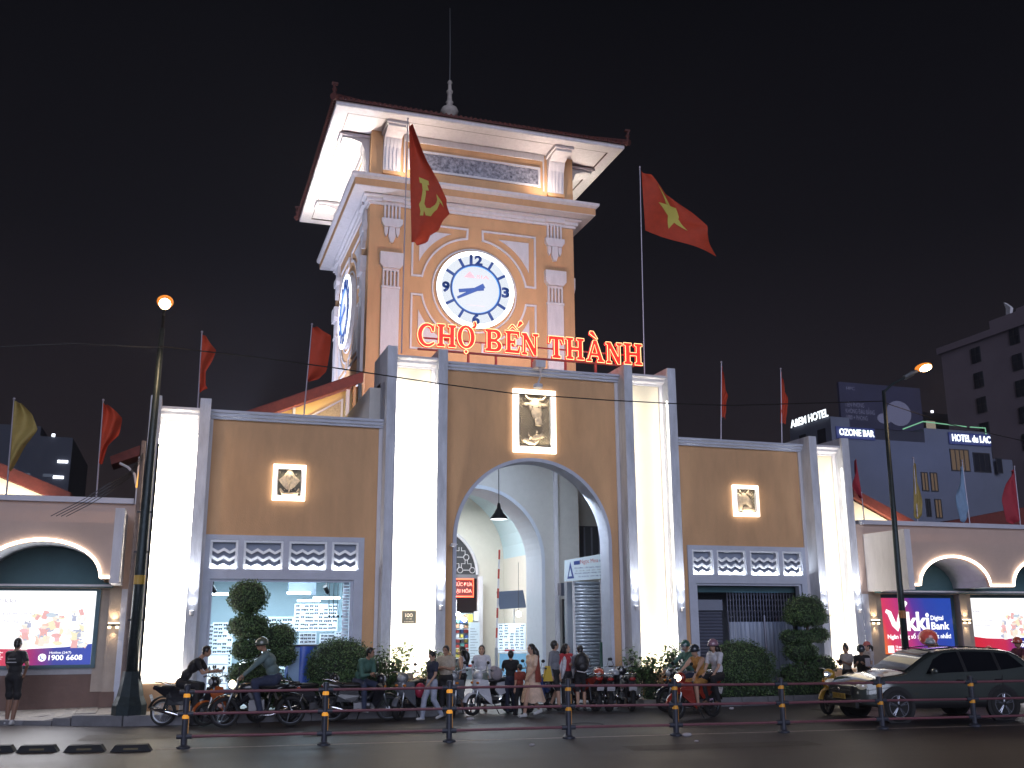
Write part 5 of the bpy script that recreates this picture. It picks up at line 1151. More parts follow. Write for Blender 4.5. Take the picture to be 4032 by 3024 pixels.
rack('grey sunglasses rack left of the lit gap, behind the small topiary ball',-5.95,-5.55,1.02,1.88,1.9,4,10,gg,lit=.25)
rack('grey sunglasses rack right of the lit gap in the left shop',-5.42,-5.05,1.05,1.85,1.9,4,10,gg,lit=.25)
rack('white sunglasses column beside the roller shutter in the left shop',-5.02,-4.88,1.15,1.9,1.95,2,9,gg,lit=.6)
rack('rack of sunglasses half hidden behind the topiary in the left shop',-6.6,-6.15,1.3,2.1,2.6,4,9,gg,lit=.4)
rack('low sunglasses rack behind the tall topiary trunk',-7.3,-6.8,.9,1.4,2.4,5,6,gg,lit=.4)
t=thing('display_cabinet','glowing white shelved cabinet behind the man sitting on the left motorbike','cabinet',(-8.1,1.5,.2))
q=MB(); q.box(-8.35,-7.72,1.65,1.7,.3,1.4); q.build('lit_back',emit('lit_cabinet_back',(.75,.90,1),1.3),t)
for z in(.45,.70,.95,1.15,1.38): B('shelf',FRM,t,(-8.35,-7.72,1.3,1.65,z,z+.025))
for z,n in((.98,5),(.73,6),(.48,5)):
    for i in range(n): MB().ell((-8.25+i*.10,1.45,z+.05),(.03,.03,.045),8,6).build('display_item',WHITEP,t)
B('dark_box',mat('dark_blue_box',(.02,.04,.10),.5),t,(-7.9,-7.5,1.0,1.3,.2,.58))
q=thing('roller_shutter','half folded white roller shutter at the right jamb of the left shop','shutter',(-4.95,1.0,.2))
for i in range(26): B('slat',STEEL if i%2 else WHITEP,q,(-5.02-.0,-4.85,.95,1.0+.02*(i%2),1.2+i*.075,1.2+i*.075+.066))
for i in range(5):
    x=-5.35+i*.11; t=thing('hanging_hook',('first','second','third','fourth','fifth')[i]+' wire hanger from the left on the rail in the left shop','hanger',(x,1.1,3.1),0,'wire hangers on a rail in the left shop'); MB().tube([(x,1.1,3.12),(x,1.1,2.55),(x+.02,1.1,2.35)],.008,4).build('wire',BLACKM,t); MB().ell((x+.02,1.1,2.30),(.03,.02,.04),8,5).build('grip',BLACKM,t)
for x,l in((-8.2,'black spotlight at the top left corner of the left shop'),(-5.42,'black spotlight on the rail near the middle of the left shop')):
    t=thing('track_spotlight',l,'lamp',(x,1.2,2.9)); MB().tube([(x,1.2,3.15),(x,1.2,3.0)],.015,6).build('stem',BLACKM,t); MB().tube([(x-.05,1.12,3.05),(x+.05,1.25,2.9)],.06,8).build('head',BLACKM,t)
t=thing('blue_tarpaulin','blue tarpaulin draped over a stall between the topiary and the round bush','tarpaulin',(-6.1,-.1,.2))
q=MB(); N=28; 
for j in range(9):
    v=j/8
    for i in range(N+1):
        a=2*PI*i/N; r=1+.07*math.sin(a*7+v*2); x=-6.08+(.36+.10*v)*math.cos(a)*r; y=-.05+(.25+.06*v)*math.sin(a)*r
        q.v.append((x,y,1.60-1.25*v))
for j in range(8):
    for i in range(N): a=j*(N+1)+i; q.f.append((a,a+1,a+N+2,a+N+1))
q.build('sheet',mat('blue_plastic',(.05,.13,.55),.35,var=.25,scale=5),t,smooth=True,fix=False); B('stall_top',mat('dark_stall_top',(.06,.06,.08),.5),t,(-6.45,-5.62,-.3,.25,1.60,1.64)); B('light_panel',mat('light_blue_plastic',(.25,.40,.60),.4),t,(-6.45,-6.2,-.34,-.31,.45,1.58))
# ================================================================== RIGHT SHOP (closed)
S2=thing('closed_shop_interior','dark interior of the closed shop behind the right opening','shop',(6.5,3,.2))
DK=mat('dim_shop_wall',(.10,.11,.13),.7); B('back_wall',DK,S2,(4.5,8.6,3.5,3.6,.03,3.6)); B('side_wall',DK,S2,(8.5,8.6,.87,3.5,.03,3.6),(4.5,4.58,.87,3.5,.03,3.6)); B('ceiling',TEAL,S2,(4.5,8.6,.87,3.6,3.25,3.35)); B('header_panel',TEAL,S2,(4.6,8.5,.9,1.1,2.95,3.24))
t=thing('roller_shutter','dark closed roller shutter at the left of the right opening','shutter',(5.4,1.2,.2))
sd=mat('dark_shutter',(.14,.15,.20),.45,metal=.4)
for i in range(24): MB().tube([(4.85,1.3,.3+i*.09),(6.05,1.3,.3+i*.09)],.05,6).build('slat',sd,t)
B('shutter_box',mat('grey_box',(.22,.24,.30),.5),t,(4.85,6.05,1.2,1.4,2.45,2.75))
t=thing('folding_gate','lattice folding gate hung with translucent plastic in the right opening','gate',(7.3,1.1,.2))
q=MB(); gx=np.arange(6.1,8.3,.10)
for x in gx: q.box(x-.008,x+.008,1.0,1.02,.2,3.1)
q.build('gate_uprights',mat('gate_steel',(.25,.25,.30),.4,metal=.6),t)['kind']='stuff'
q=MB()
for x in gx[:-1]:
    for z in np.arange(.3,3.0,.16): q.tube([(x,1.01,z),(x+.1,1.01,z+.08)],.006,3); q.tube([(x,1.01,z+.08),(x+.1,1.01,z)],.006,3)
q.build('gate_lattice',MATS['gate_steel'],t)['kind']='stuff'
q=MB(); n=60
for i in range(n+1): x=6.1+2.15*i/n; y=.97+.02*math.sin(i*1.7)+.012*math.sin(i*.6); q.v+= [(x,y,.25),(x,y,2.12)]
for i in range(n): q.f.append((2*i,2*i+2,2*i+3,2*i+1))
q.build('plastic_sheet',mat('milky_plastic',(.34,.38,.46),.3,var=.35,scale=4,stretch=(6,1,.3),alpha=.85),t,smooth=True,fix=False)
MB().tube([(7.25,.93,.2),(7.25,.93,2.3)],.03,8).build('gate_post',MATS['gate_steel'],t)
area('right_shop_dim',(7,.6,2.6),1.5,2.5,(.4,.55,1),(0,1,-.8))
# ================================================================== PORCH: kiosk, lamp, screen, shop front
t=thing('pendant_lamp','black pendant lamp on a long cable hanging in the arch','lamp',(-.55,1.9,5.0))
MB().tube([(-.55,1.9,8.3),(-.55,1.9,5.4)],.012,6).build('cable',BLACKM,t); MB().lathe([(.03,5.43),(.05,5.36),(.06,5.28),(.10,5.22),(.13,5.15),(.235,5.03),(.25,4.99),(.25,4.975)],(-.55,1.9,0),24).build('shade',BLACKM,t,smooth=True); MB().lathe([(.235,4.968),(.235,4.974)],(-.55,1.9,0),24).build('diffuser',emit('pendant_diffuser',(.95,.97,1),3),t)
KX0,KX1,KY=2.5,3.42,4.0
t=thing('shuttered_kiosk','kiosk closed with ribbed steel shutters in the right of the porch','kiosk',(2.95,KY,.03))
B('body',mat('kiosk_body',(.3,.33,.38),.5),t,(KX0+.03,3.98,KY+.56,KY+.8,.03,3.35))
sh=mat('shutter_steel',(.50,.56,.64),.30,metal=.25)
slat=None
for i in range(33):
    z=.10+i*.1
    if slat is None: slat=MB().tube([(KX0+.05,KY,z),(KX1-.03,KY,z)],.052,7).build('shutter_slat',sh,t,smooth=True); zz=z
    else: o=slat.copy(); COL.objects.link(o); o.parent=t; o.location=(0,0,z-zz)
slat=None
for i in range(30):
    z=.4+i*.1
    if slat is None: slat=MB().tube([(KX1+.07,KY+.05,z),(KX1+.42,KY+.5,z)],.052,7).build('side_shutter_slat',sh,t,smooth=True); zz=z
    else: o=slat.copy(); COL.objects.link(o); o.parent=t; o.location=(0,0,z-zz)
B('corner_post',WHITEP,t,(KX0-.02,KX0+.04,KY-.06,KY,.03,3.4),(KX1-.03,KX1+.05,KY-.06,KY+.02,.03,3.4)); B('white_edge',WHITEP,t,(KX1+.5,KX1+.58,KY+.3,KY+.5,.03,3.4))
t=thing('kiosk_sign','white shop sign with blue triangle emblem and red name, tilted above the kiosk shutters','sign',(2.9,KY-.1,3.4))
R3=Matrix.Rotation(R_(-3.5),4,'Y'); 
SGN=mat('pale_sign_board',(.62,.72,.78),.5,em=(.6,.75,.9),es=.12)
MB().prism([(2.18,3.34),(3.52,3.45),(3.55,4.22),(2.20,3.98)],KY-.22,KY-.10).build('board',SGN,t); BL=mat('sign_blue',(.05,.09,.30),.5); RD=mat('sign_red',(.5,.12,.13),.5)
MB().frame(0,.01,0,.01,.001,0,.01)
q=MB(); q.prism([(2.24,3.42),(2.46,3.44),(2.34,3.94)],KY-.226,KY-.2201,holes=[[(2.28,3.49),(2.39,3.50),(2.335,3.75)]]); q.build('triangle_emblem',BL,t)
MB().prism([(2.46,3.84),(2.66,3.86),(2.66,3.98),(2.46,3.95)],KY-.226,KY-.2201).build('blue_block',BL,t)
tx=dict(ext=.004)
def st(b,m,x,z,h,w,a=4): 
    o=text('sign_lettering',b,m,t,(x,KY-.223,z),h,w,ext=.003); o.rotation_euler=(PI/2,R_(-a),0); return o
st('Ngọc Mina',RD,2.68,3.88,.12,.60,6); st('NỮ TRANG',BL,3.30,3.95,.06,.18,6)
st('KIM CƯƠNG - CẨM THẠCH - VÀNG BẠC',BL,2.48,3.72,.04,.96); st('82   LÊ LỢI   CHỢ   BẾN   THÀNH',mat('sign_grey',(.3,.32,.4),.5),2.52,3.64,.035,.92); st('WATCHES - JEWELLERY - MEDIAN - CITIZEN',BL,2.48,3.56,.035,.96); st('TEL: 38 293 200    SHOP: 1008, 1010',BL,2.60,3.47,.035,.8)
t=thing('wire_mesh_door','dark framed mesh door left of the kiosk shutters','door',(2.55,5.2,.03)); MB().frame(2.58,3.2,.03,2.85,.05,5.1,5.16).build('frame',BLACKM,t); B('mesh_panel',mat('mesh_panel',(.20,.28,.28),.6,var=.2,scale=20),t,(2.63,3.15,5.12,5.14,.08,2.8)); B('cross_bar',BLACKM,t,(2.63,3.15,5.09,5.16,1.62,1.68)); B('fan_box',mat('dark_box_paint',(.07,.08,.11),.5),t,(2.5,3.05,5.0,5.3,2.95,3.35))
t=thing('wall_screen','flat black screen tilted down on a pole inside the hall','television',(2.2,9,2.6)); q=MB(); q.obox((2.17,9.0,2.92),(.49,.0,.03),(0,.02,.006),(-.03,.08,.30)); q.build('screen',mat('dark_screen',(.05,.065,.10),.25,em=(.08,.12,.22),es=.35),t); MB().tube([(2.3,9.1,2.6),(2.3,9.1,.03)],.02,6).build('pole',STEEL,t)
g2='racks of glasses in the hall behind the arch'
rack('white tiered rack of glasses in the hall behind the woman with long hair',1.68,2.66,1.22,2.08,9.0,5,9,g2,lit=.85); t=thing('glass_counter','glass counter with blue light under the rack of glasses','counter',(2.1,8.8,.03)); B('top',FRM,t,(1.55,2.75,8.5,8.95,1.12,1.17)); B('glass_front',mat('counter_glass',(.2,.4,.55),.1,em=(.2,.5,.8),es=.35),t,(1.58,2.72,8.52,8.54,.2,1.10)); B('base',FRM,t,(1.56,2.74,8.54,8.9,.03,.2)); B('red_card',mat('red_card',(.6,.05,.05),.5),t,(1.75,2.1,8.48,8.5,1.18,1.24))
t=thing('red_led_sign','red LED sign with two lines of glowing words under the lunette','sign',(1.2,13,3.1))
LED=emit('red_led_words',(1,.32,.25),3.0); REDN=emit('red_led_border',(1,.10,.04),5)
B('panel',mat('dark_red_panel',(.10,.02,.02),.5,em=(.5,.02,.01),es=.25),t,(.1,1.92,12.9,12.95,3.1,3.80)); MB().tube([(.1,12.87,3.78),(1.90,12.87,3.78),(1.90,12.87,3.12),(.1,12.87,3.12)],.03,6).build('border_tube',REDN,t)
text('led_lettering','HỌC, RA SỨC ĐƯA',LED,t,(.5,12.88,3.52),.13,1.36,bold=.02); text('led_lettering','DIỆN ĐẠI HÓA',LED,t,(.62,12.88,3.27),.13,1.22,bold=.02)
area('red_led_glow',(1.1,12.7,3.45),1.4,7,(1,.15,.08),(0,-1,0),size_y=.5)
t=thing('gift_stall','crowded souvenir stall with a shop number board at the back of the hall','stall',(1.1,13,.03))
rg=random.Random(9); B('number_board',WHITEP,t,(.6,1.25,12.92,12.95,2.52,3.0)); text('board_lettering','SHOP',BL,t,(.72,12.91,2.82),.10,.36); text('board_lettering','113',BL,t,(.74,12.91,2.6),.13,.34)
B('shelf_back',mat('stall_back',(.25,.32,.36),.5),t,(.3,2.1,13.05,13.1,.03,2.5))
gc=[mat('goods_%d'%i,c,.5) for i,c in enumerate(((.5,.06,.05),(.05,.1,.3),(.6,.5,.1),(.7,.7,.72),(.05,.05,.07),(.35,.2,.12),(.1,.3,.28)))]
for i in range(11):
    for j in range(9):
        x=.45+j*.17; z=.5+i*.18; w=rg.uniform(.05,.08); B('goods_packet',rg.choice(gc),t,(x-w,x+w,12.85+rg.random()*.1,13.04,z,z+rg.uniform(.08,.16)))
for z in np.arange(.45,2.5,.36): B('shelf',FRM,t,(.35,2.05,12.84,13.05,z,z+.015))
for x,z in((1.25,2.45),(1.5,2.25)): MB().ell((x,12.7,z),(.09,.09,.09),10,8).build('bulb',emit('cold_bulb',(.9,.97,1),12),t)
t=thing('notice_board','tall pale notice board with small print on a glass panel in the hall','notice board',(1.9,12.6,.03)); B('board',mat('notice_paper',(.55,.62,.68),.5,em=(.5,.7,.85),es=.25),t,(1.62,2.05,12.5,12.53,.6,2.15)); 
for i in range(12): B('print_line',mat('faint_blue_print',(.25,.32,.42),.6),t,(1.68,1.98-.06*(i%3),12.49,12.5,.8+i*.10,.82+i*.10))
t=thing('barrier_pole','red and white striped barrier pole raised upright inside the hall','barrier',(1.3,9,.03))
for i in range(10): MB().tube([(1.42+.012*i,8.4,1.3+i*.33),(1.432+.012*i,8.4,1.3+(i+1)*.33-.001)],.035,8).build('red_stripe' if i%2 else 'white_stripe',mat('barrier_red',(.5,.05,.03),.4) if i%2 else WHITEP,t)
MB().tube([(1.44,8.4,.03),(1.42,8.4,1.3)],.06,8).build('barrier_post',STEEL,t)
t=thing('waste_bin','tapered grey metal bin at the foot of the inner arch','bin',(1.9,3.5,.03)); MB().lathe([(.20,.03),(.27,.9),(.28,1.0),(.25,1.0),(.24,.9)],(1.95,3.6,0),20).build('body',STEEL,t,smooth=False)
t=thing('green_stand','narrow dark green stand beside the right jamb of the arch','stand',(3.3,2.5,.03)); B('panel',mat('dark_green_paint',(.02,.08,.06),.5),t,(3.05,3.35,3.2,3.3,.03,1.55))
area('kiosk_fill',(1.2,1.3,5.6),.8,70,(.78,.88,1),(1.9,2.6,-3.2)); area('porch_light',(0,3.6,8.1),2.0,190,(.62,.76,1),(0,0,-1)); area('hall_light',(0,10.2,6.6),2.5,430,(.88,.95,1),(0,0,-1)); area('hall_rear_light',(.8,12.2,3.7),1.2,45,(.8,.95,1),(0,-.3,-1)); point('stall_lamp',(1.3,12.55,2.35),28,(.85,.95,1),.08); point('counter_lamp',(2.35,8.7,2.35),26,(.85,.95,1),.08)  # the lamp aimed at the kiosk is an added, unseen fill
t=thing('bare_bulb','bare white bulb hanging over the glass counter in the hall','lamp',(2.35,8.75,2.42)); MB().ell((2.35,8.75,2.42),(.10,.10,.10),10,8).build('bulb',MATS['cold_bulb'],t); MB().tube([(2.35,8.75,2.5),(2.35,8.75,4.2)],.008,4).build('cord',BLACKM,t)
# more goods in the shops
for i,(x,y,z0,z1,w,l) in enumerate(((-6.95,3.4,.95,1.95,.5,'grey rack of sunglasses deep behind the topiary tiers'),(-7.75,2.6,.55,.9,.6,'low white rack of sunglasses behind the lit cabinet'),(-5.2,3.3,2.0,2.6,.35,'small high rack of sunglasses at the shop back wall'),(-6.3,4.6,.9,2.3,.9,'tall dim rack of sunglasses against the shop back wall'))):
    rack(l,x-w/2,x+w/2,z0,z1,y,6,9,gg,lit=.35)
for i,x in enumerate((.35,.6,1.75,1.98)):
    t=thing('hanging_bag',('red','blue','yellow','black')[i]+' souvenir bag hanging at the stall below the red LED sign','bag',(x,12.75,2.3),0,'bags hanging at the souvenir stall'); B('bag',gc[i],t,(x-.09,x+.09,12.72,12.78,1.9+.1*i,2.25+.1*i)); MB().tube([(x,12.75,2.25+.1*i),(x,12.75,2.7)],.008,4).build('strap',BLACKM,t)
t=thing('security_camera','small white camera on a bracket at the left jamb of the arch','camera',(-2.3,.4,4.0)); MB().tube([(-2.35,.45,4.1),(-2.35,.2,4.1)],.02,6).build('bracket',WHITEP,t); B('camera_body',WHITEP,t,(-2.39,-2.31,.02,.22,4.04,4.13))
# ================================================================== MOTORBIKES (forward = +x, origin on the ground between the wheels)
def paintm(name,c,r=.25): return mat(name,c,r,coat=.6,spec=.6)
BK=paintm('gloss_black_paint',(.012,.013,.018)); RDP=paintm('gloss_red_paint',(.24,.022,.012)); ORP=paintm('gloss_orange_paint',(.32,.07,.012)); WHP=paintm('gloss_white_paint',(.55,.56,.6)); BLP=paintm('gloss_blue_paint',(.03,.06,.18)); GRP=paintm('gloss_grey_paint',(.12,.13,.15)); YLP=paintm('gloss_yellow_paint',(.45,.26,.03))
DRIM=mat('dark_alloy',(.06,.065,.075),.35,metal=.8); VINYL=mat('black_vinyl',(.012,.012,.013),.45,bump=.2); PLATE=mat('plate_white',(.48,.47,.50),.5); REDL=mat('red_lens',(.18,.008,.008),.2,em=(1,.05,.02),es=.03); CLEAR=mat('clear_lens',(.45,.47,.5),.08,spec=.9); HLON=emit('lit_headlight',(1,.86,.60),7); HLOFF=mat('headlight_glass',(.35,.37,.4),.08,spec=.9); TLON=emit('lit_tail_light',(1,.10,.03),5); AMBL=mat('amber_lens',(.5,.15,.01),.2)
def wheel(par,x,r,w,spokes,m_rim):
    q=MB(); n=28
    prof=[(-w*.5,r*.80),(-w*.62,r*.90),(-w*.4,r*.985),(0,r),(w*.4,r*.985),(w*.62,r*.90),(w*.5,r*.80)]
    q.lathe([(b,a) for a,b in prof],(x,0,r),n,'y'); q.f=q.f[:-2]
    ty=q.build('wheel',RUBBER,par,smooth=True,local=True)
    q=MB(); q.ring([(x+r*.80*math.cos(t),0,r+r*.80*math.sin(t)) for t in np.linspace(0,2*PI,n,endpoint=False)],w*.28,6); q.build('rim',m_rim,ty,smooth=True,local=True)
    q=MB()
    for i in range(spokes):
        t=2*PI*i/spokes; q.tube([(x+.04*math.cos(t+.3),0,r+.04*math.sin(t+.3)),(x+r*.8*math.cos(t),0,r+r*.8*math.sin(t))],.006 if spokes>8 else .018,5)
    q.build('spokes',m_rim,ty,local=True)
    MB().tube([(x,-.07,r),(x,.07,r)],.045,12).build('hub',STEEL,ty,local=True)
    return ty
def half_ring(q,cx,cz,r,a0,a1,w,th=.012,n=12):
    pts=arc(cx,cz,r,r,a0,a1,n); k=len(q.v)
    for x,z in pts:
        for y,dz in((-w,-.02),(-w*.6,.012),(0,.022),(w*.6,.012),(w,-.02)):
            d=Vector((x-cx,0,z-cz)).normalized()*(dz); q.v.append((x+d.x,y,z+d.z))
    for i in range(n):
        for j in range(4): a=k+i*5+j; q.f.append((a,a+1,a+6,a+5))
def motorbike(label,paint,lit=False,taillit=False,kind='under',grp=None,cargo=None,plate=True,rim=None,box=False):
    t=thing('motorbike',label,'motorbike',(0,0,0),0,grp)
    r=.275 if kind!='moto' else .31; wb=.62 if kind!='moto' else .68; rim=rim or DRIM
    sc=kind=='scooter'
    if sc: r=.24; wb=.60
    wheel(t,wb,r,.09 if not sc else .11,28 if kind=='under' else 5,rim); wheel(t,-wb,r,.10 if not sc else .12,28 if kind=='under' else 5,rim)
    # fork, front fender, steering column
    q=MB()
    for y in(-.075,.075): q.tube([(wb,y,r),(wb-.10,y,r+.30),(wb-.17,y*.8,.80)],[.022,.024,.02],8)
    q.tube([(wb-.17,0,.72),(wb-.25,0,.98)],.03,8); q.build('fork',STEEL,t,smooth=True,local=True)
    q=MB(); half_ring(q,wb,r,r+.035,15,150,.07); q.build('front_fender',paint,t,smooth=True,local=True,fix=False)
    q=MB(); q.tube([(wb-.33,-.34,1.02),(wb-.27,-.20,1.03),(wb-.22,-.06,.98),(wb-.22,.06,.98),(wb-.27,.20,1.03),(wb-.33,.34,1.02)],.013,8); q.build('handlebar',STEEL,t,smooth=True,local=True)
    for s in(-1,1):
        q=MB(); q.tube([(wb-.33,s*.34,1.02),(wb-.30,s*.23,1.03)],.019,8); q.build('grip',VINYL,t,smooth=True,local=True)
        q=MB(); q.tube([(wb-.27,s*.20,1.03),(wb-.25,s*.25,1.17)],.006,5); q.ell((wb-.25,s*.28,1.20),(.015,.055,.04),10,6); q.build('mirror',BLACKM,t,smooth=True,local=True)
    if kind=='moto':
        MB().ell((wb-.12,0,.88),(.07,.065,.085),14,10).build('headlight',HLON if lit else HLOFF,t,smooth=True,local=True)
        q=MB(); q.ell((.18,0,.80),(.27,.13,.13),14,10); q.build('fuel_tank',paint,t,smooth=True,local=True)
        q=MB(); q.tube([(.42,0,.85),(.35,0,.55),(.1,0,.35),(-.2,0,.35),(-.25,0,.7)],.03,8); q.tube([(.42,0,.85),(-.3,0,.72),(-.75,0,.80)],.03,8); q.build('frame',BLACKM,t,smooth=True,local=True)
        q=MB(); q.ell((-.25,0,.83),(.36,.12,.07),16,8); q.build('seat',VINYL,t,smooth=True,local=True)
        q=MB(); q.tube([(-.25,-.10,.72),(-.62,-.10,.85)],[.06,.04],8); q.tube([(-.25,.10,.72),(-.62,.10,.85)],[.06,.04],8); q.build('side_panel',paint,t,smooth=True,local=True)
        q=MB(); q.box(-.12,.2,-.11,.11,.28,.55); q.tube([(.12,0,.55),(.22,0,.70)],.09,10); q.build('engine',mat('engine_alloy',(.15,.15,.16),.4,metal=.7),t,local=True)
        q=MB(); 
        for y in(-.11,.11): q.tube([(.2,y,.62),(.42,y,.45)],[.06,.05],6)
        q.build('shroud',paint,t,local=True)
    else:
        # leg shield: two flared wings, nose cowl
        q=MB(); q.ell((wb-.17,0,.90),(.10,.15,.13),14,10); q.build('handlebar_cowl',paint,t,smooth=True,local=True)
        MB().ell((wb-.10,0,.90),(.055,.10,.075),12,8).build('headlight',HLON if lit else HLOFF,t,smooth=True,local=True)
        for s in(-1,1):
            poly=[(wb-.16,.82),(wb-.06,.66),(wb-.14,.50),(wb-.30,.30),(wb-.42,.22),(wb-.38,.40),(wb-.32,.60),(wb-.28,.80)]
            q=MB(); q.prism(poly,s*.13,s*.155); q.v=[(x,y+s*(.10 if x<wb-.25 else -.05),z) for x,y,z in q.v]; q.build('leg_shield',paint,t,local=True)
            MB().ell((wb-.08,s*.10,.74),(.03,.05,.03),8,5).build('turn_signal',AMBL,t,smooth=True,local=True)
        q=MB(); q.ell((wb-.16,0,.70),(.10,.14,.20),12,10); q.build('nose_panel',paint,t,smooth=True,local=True)
        # spine and body
        q=MB(); 
        if sc: q.box(-.05,wb-.25,-.15,.15,.26,.33)
        else: q.tube([(wb-.25,0,.62),(.10,0,.46),(-.15,0,.58)],[.075,.075,.09],10)
        q.build('frame_cover',paint if not sc else BLACKM,t,smooth=not sc,local=True)
        for s in(-1,1):
            pts=[(-.02,.55),(-.10,.72),(-.45,.76),(-.82,.84),(-.86,.78),(-.60,.60),(-.35,.48),(-.15,.42)]
            q=MB(); q.prism(pts,s*.11,s*.15); q.v=[(x,y*(1.0 if x>-.5 else .62),z) for x,y,z in q.v]; q.build('side_panel',paint,t,local=True)
        q=MB(); q.box(-.55,-.05,-.11,.11,.42,.72); q.build('under_seat_box',BLACKM,t,local=True)
        q=MB(); q.ell((-.22,0,.77),(.33,.13,.065),16,8); q.ell((-.50,0,.80),(.22,.12,.05),14,8); q.build('seat',VINYL,t,smooth=True,local=True)
        q=MB(); q.tube([(-.06,0,.36),(.20,0,.33),(.30,0,.33)],[.09,.085,.06],10); q.box(-.15,.12,-.12,.12,.24,.40); q.build('engine',mat('engine_alloy',(.15,.15,.16),.4,metal=.7),t,smooth=False,local=True)
    q=MB(); q.tube([(.15,-.11,.24),(-.25,-.15,.22),(-.45,-.16,.28),(-.85,-.17,.38)],[.02,.025,.05,.045],10); q.build('exhaust',CHROME,t,smooth=True,local=True)
    q=MB()
    for s in(-1,1): q.tube([(-wb,s*.09,r),(-.12,s*.10,.30)],.02,6); q.tube([(-wb+.02,s*.11,r+.02),(-.48,s*.11,.70)],[.025,.02],8)
    q.build('swing_arm',BLACKM,t,local=True)
    q=MB(); half_ring(q,-wb,r,r+.05,55,165,.075); q.build('rear_fender',BLACKM,t,smooth=True,local=True,fix=False)
    q=MB()
    for s in(-1,1): q.tube([(-.35,s*.13,.80),(-.70,s*.12,.90),(-.84,s*.05,.90)],.012,6)
    q.tube([(-.84,-.05,.90),(-.84,.05,.90)],.012,6); q.build('grab_rail',CHROME if kind!='moto' else BLACKM,t,smooth=True,local=True)
    MB().ell((-.83,0,.77),(.045,.09,.04),12,6).build('tail_light',TLON if taillit else REDL,t,smooth=True,local=True)
    if plate:
        p=MB().obox((-.89,0,.57),(.003,0,.0015),(0,.095,0),(-.03,0,.07)).build('number_plate',PLATE,t,local=True)
        for zz,b in((.585,'59-P1'),(.525,'482.16')):
            text('plate_lettering',b,mat('plate_black',(.02,.02,.02),.5),p,(-.898-(.585-zz)*.0-.002+(.0 if zz>.55 else .022),.07,zz),.042,.14,ext=0,rot=(PI/2,0,-PI/2),world=False)
    q=MB(); q.tube([(.02,.12,.26),(-.06,.22,.01)],.012,6); q.tube([(-.05,-.16,.27),(-.05,.16,.27)],.012,6); q.build('side_stand',BLACKM,t,local=True)
    if box: MB().box(-.86,-.48,-.19,.19,.86,1.16).build('top_box',BLACKM,t,local=True)
    return t
def place(t,x,y,deg,lean=0):
    t.location=(x,y,0.004); t.rotation_euler=(R_(lean),0,R_(deg)); return t
A=R_
mb_left=place(motorbike('slim dark motorbike with a spoked bright rear wheel by the far left pylon',BK,kind='under',rim=STEEL),-8.56,-1.38,-16)
mb_moto=place(motorbike('big dark motorcycle with a lit headlight under the grey green rider',BK,lit=True,kind='moto',box=False),-7.25,-2.28,175.5)
mb_or=place(motorbike('orange scooter between the seated man and the big motorcycle',BK,kind='scooter'),-7.75,-1.45,200)
[c.data.materials.__setitem__(0,ORP) for c in mb_or.children if c.name.startswith(('leg_shield','front_fender'))]
mb_seat=place(motorbike('dark parked motorbike with a white number plate that the man in green sits on',BK,kind='under'),-4.98,-1.75,-8)
gq='motorbikes parked along the kerb by the arch'
mb_a=place(motorbike('dark parked scooter with chrome trim in front of the left leafy shrub',GRP,kind='scooter',grp=gq),-3.75,-1.35,232)
mb_b=place(motorbike('white fronted scooter parked facing left at the middle of the arch',WHP,kind='scooter',grp=gq),-1.72,-1.15,205)
def again(src,x,y,deg,label,sw=None):
    o=dup(src,(x,y,.004),R_(deg),label,gq,sw); return o
again(mb_a,-2.55,-.85,250,'dark scooter half hidden behind the woman in the white cardigan')
again(mb_b,-.35,-.75,225,'dark blue scooter with shining mirror behind the woman in the pink dress',{'gloss_white_paint':BLP})
mb_c=again(mb_a,1.28,-.95,80,'dark scooter seen from behind, its plate right of the arch jamb',{'gloss_grey_paint':BK})
again(mb_seat,1.85,-1.05,78,'second motorbike seen from behind, next to the dark scooter')
again(mb_a,.85,-.75,95,'red scooter seen from behind beside the man with the backpack',{'gloss_grey_paint':RDP})
again(mb_b,3.55,-1.0,170,'dark scooter parked behind the red scooter at the low hedge',{'gloss_white_paint':BK})
again(mb_seat,-5.95,-1.35,12,'dark motorbike parked in front of the blue tarpaulin')
mb_red=place(motorbike('red scooter with a glowing headlight carrying two people past the arch',RDP,lit=True,taillit=False,kind='under'),2.26,-3.88,201)
MB().ell((-.80,.0,.84),(.05,.07,.05),8,6).build('rear_lamp',emit('orange_white_lamp',(1,.75,.45),6),mb_red,local=True); MB().tube([(-.62,-.2,.30),(-.62,.2,.30)],.14,14).build('belly_cover',GRP,mb_red,local=True) if False else None
mb_gr=place(motorbike('dark motorbike of the rider in green, mostly hidden behind the red scooter',BK,kind='under'),3.0,-2.1,190)
mb_led=place(motorbike('yellow motorbike with a white lit headlamp just in front of the car bumper',YLP,lit=False,kind='under'),6.15,-3.9,205)
MB().ell((.53,0,.90),(.05,.07,.045),10,6).build('led_headlight',emit('cold_headlight',(.75,.88,1),12),mb_led,local=True)
mb_r1=place(motorbike('motorbike carrying the two people in orange helmets behind the car',BK,kind='under'),11.3,-3.3,186)
mb_r2=place(motorbike('motorbike of the man in the grey helmet behind the car roof',GRP,kind='under'),9.75,-2.9,190)
spot('bike_headlight_beam',(1.58,-4.12,.92),45,(1,.85,.6),(-1,-.38,-.22),60,.7,.04)
spot('moto_headlight_beam',(-7.9,-2.22,.88),10,(1,.9,.7),(-1,-.1,-.25),60,.7,.04)
# ================================================================== DARK SUV
CARP=mat('dark_olive_car_paint',(.075,.09,.085),.13,metal=.2,coat=1.0,spec=.7); GLS=mat('tinted_glass',(.006,.007,.010),.06,spec=.9); PLAS=mat('black_cladding',(.012,.012,.014),.5); ALLOY=mat('alloy_rim',(.42,.44,.5),.25,metal=.85)
car=thing('dark_suv','dark olive suv seen from the front left side behind the fence on the right','car',(0,0,0))
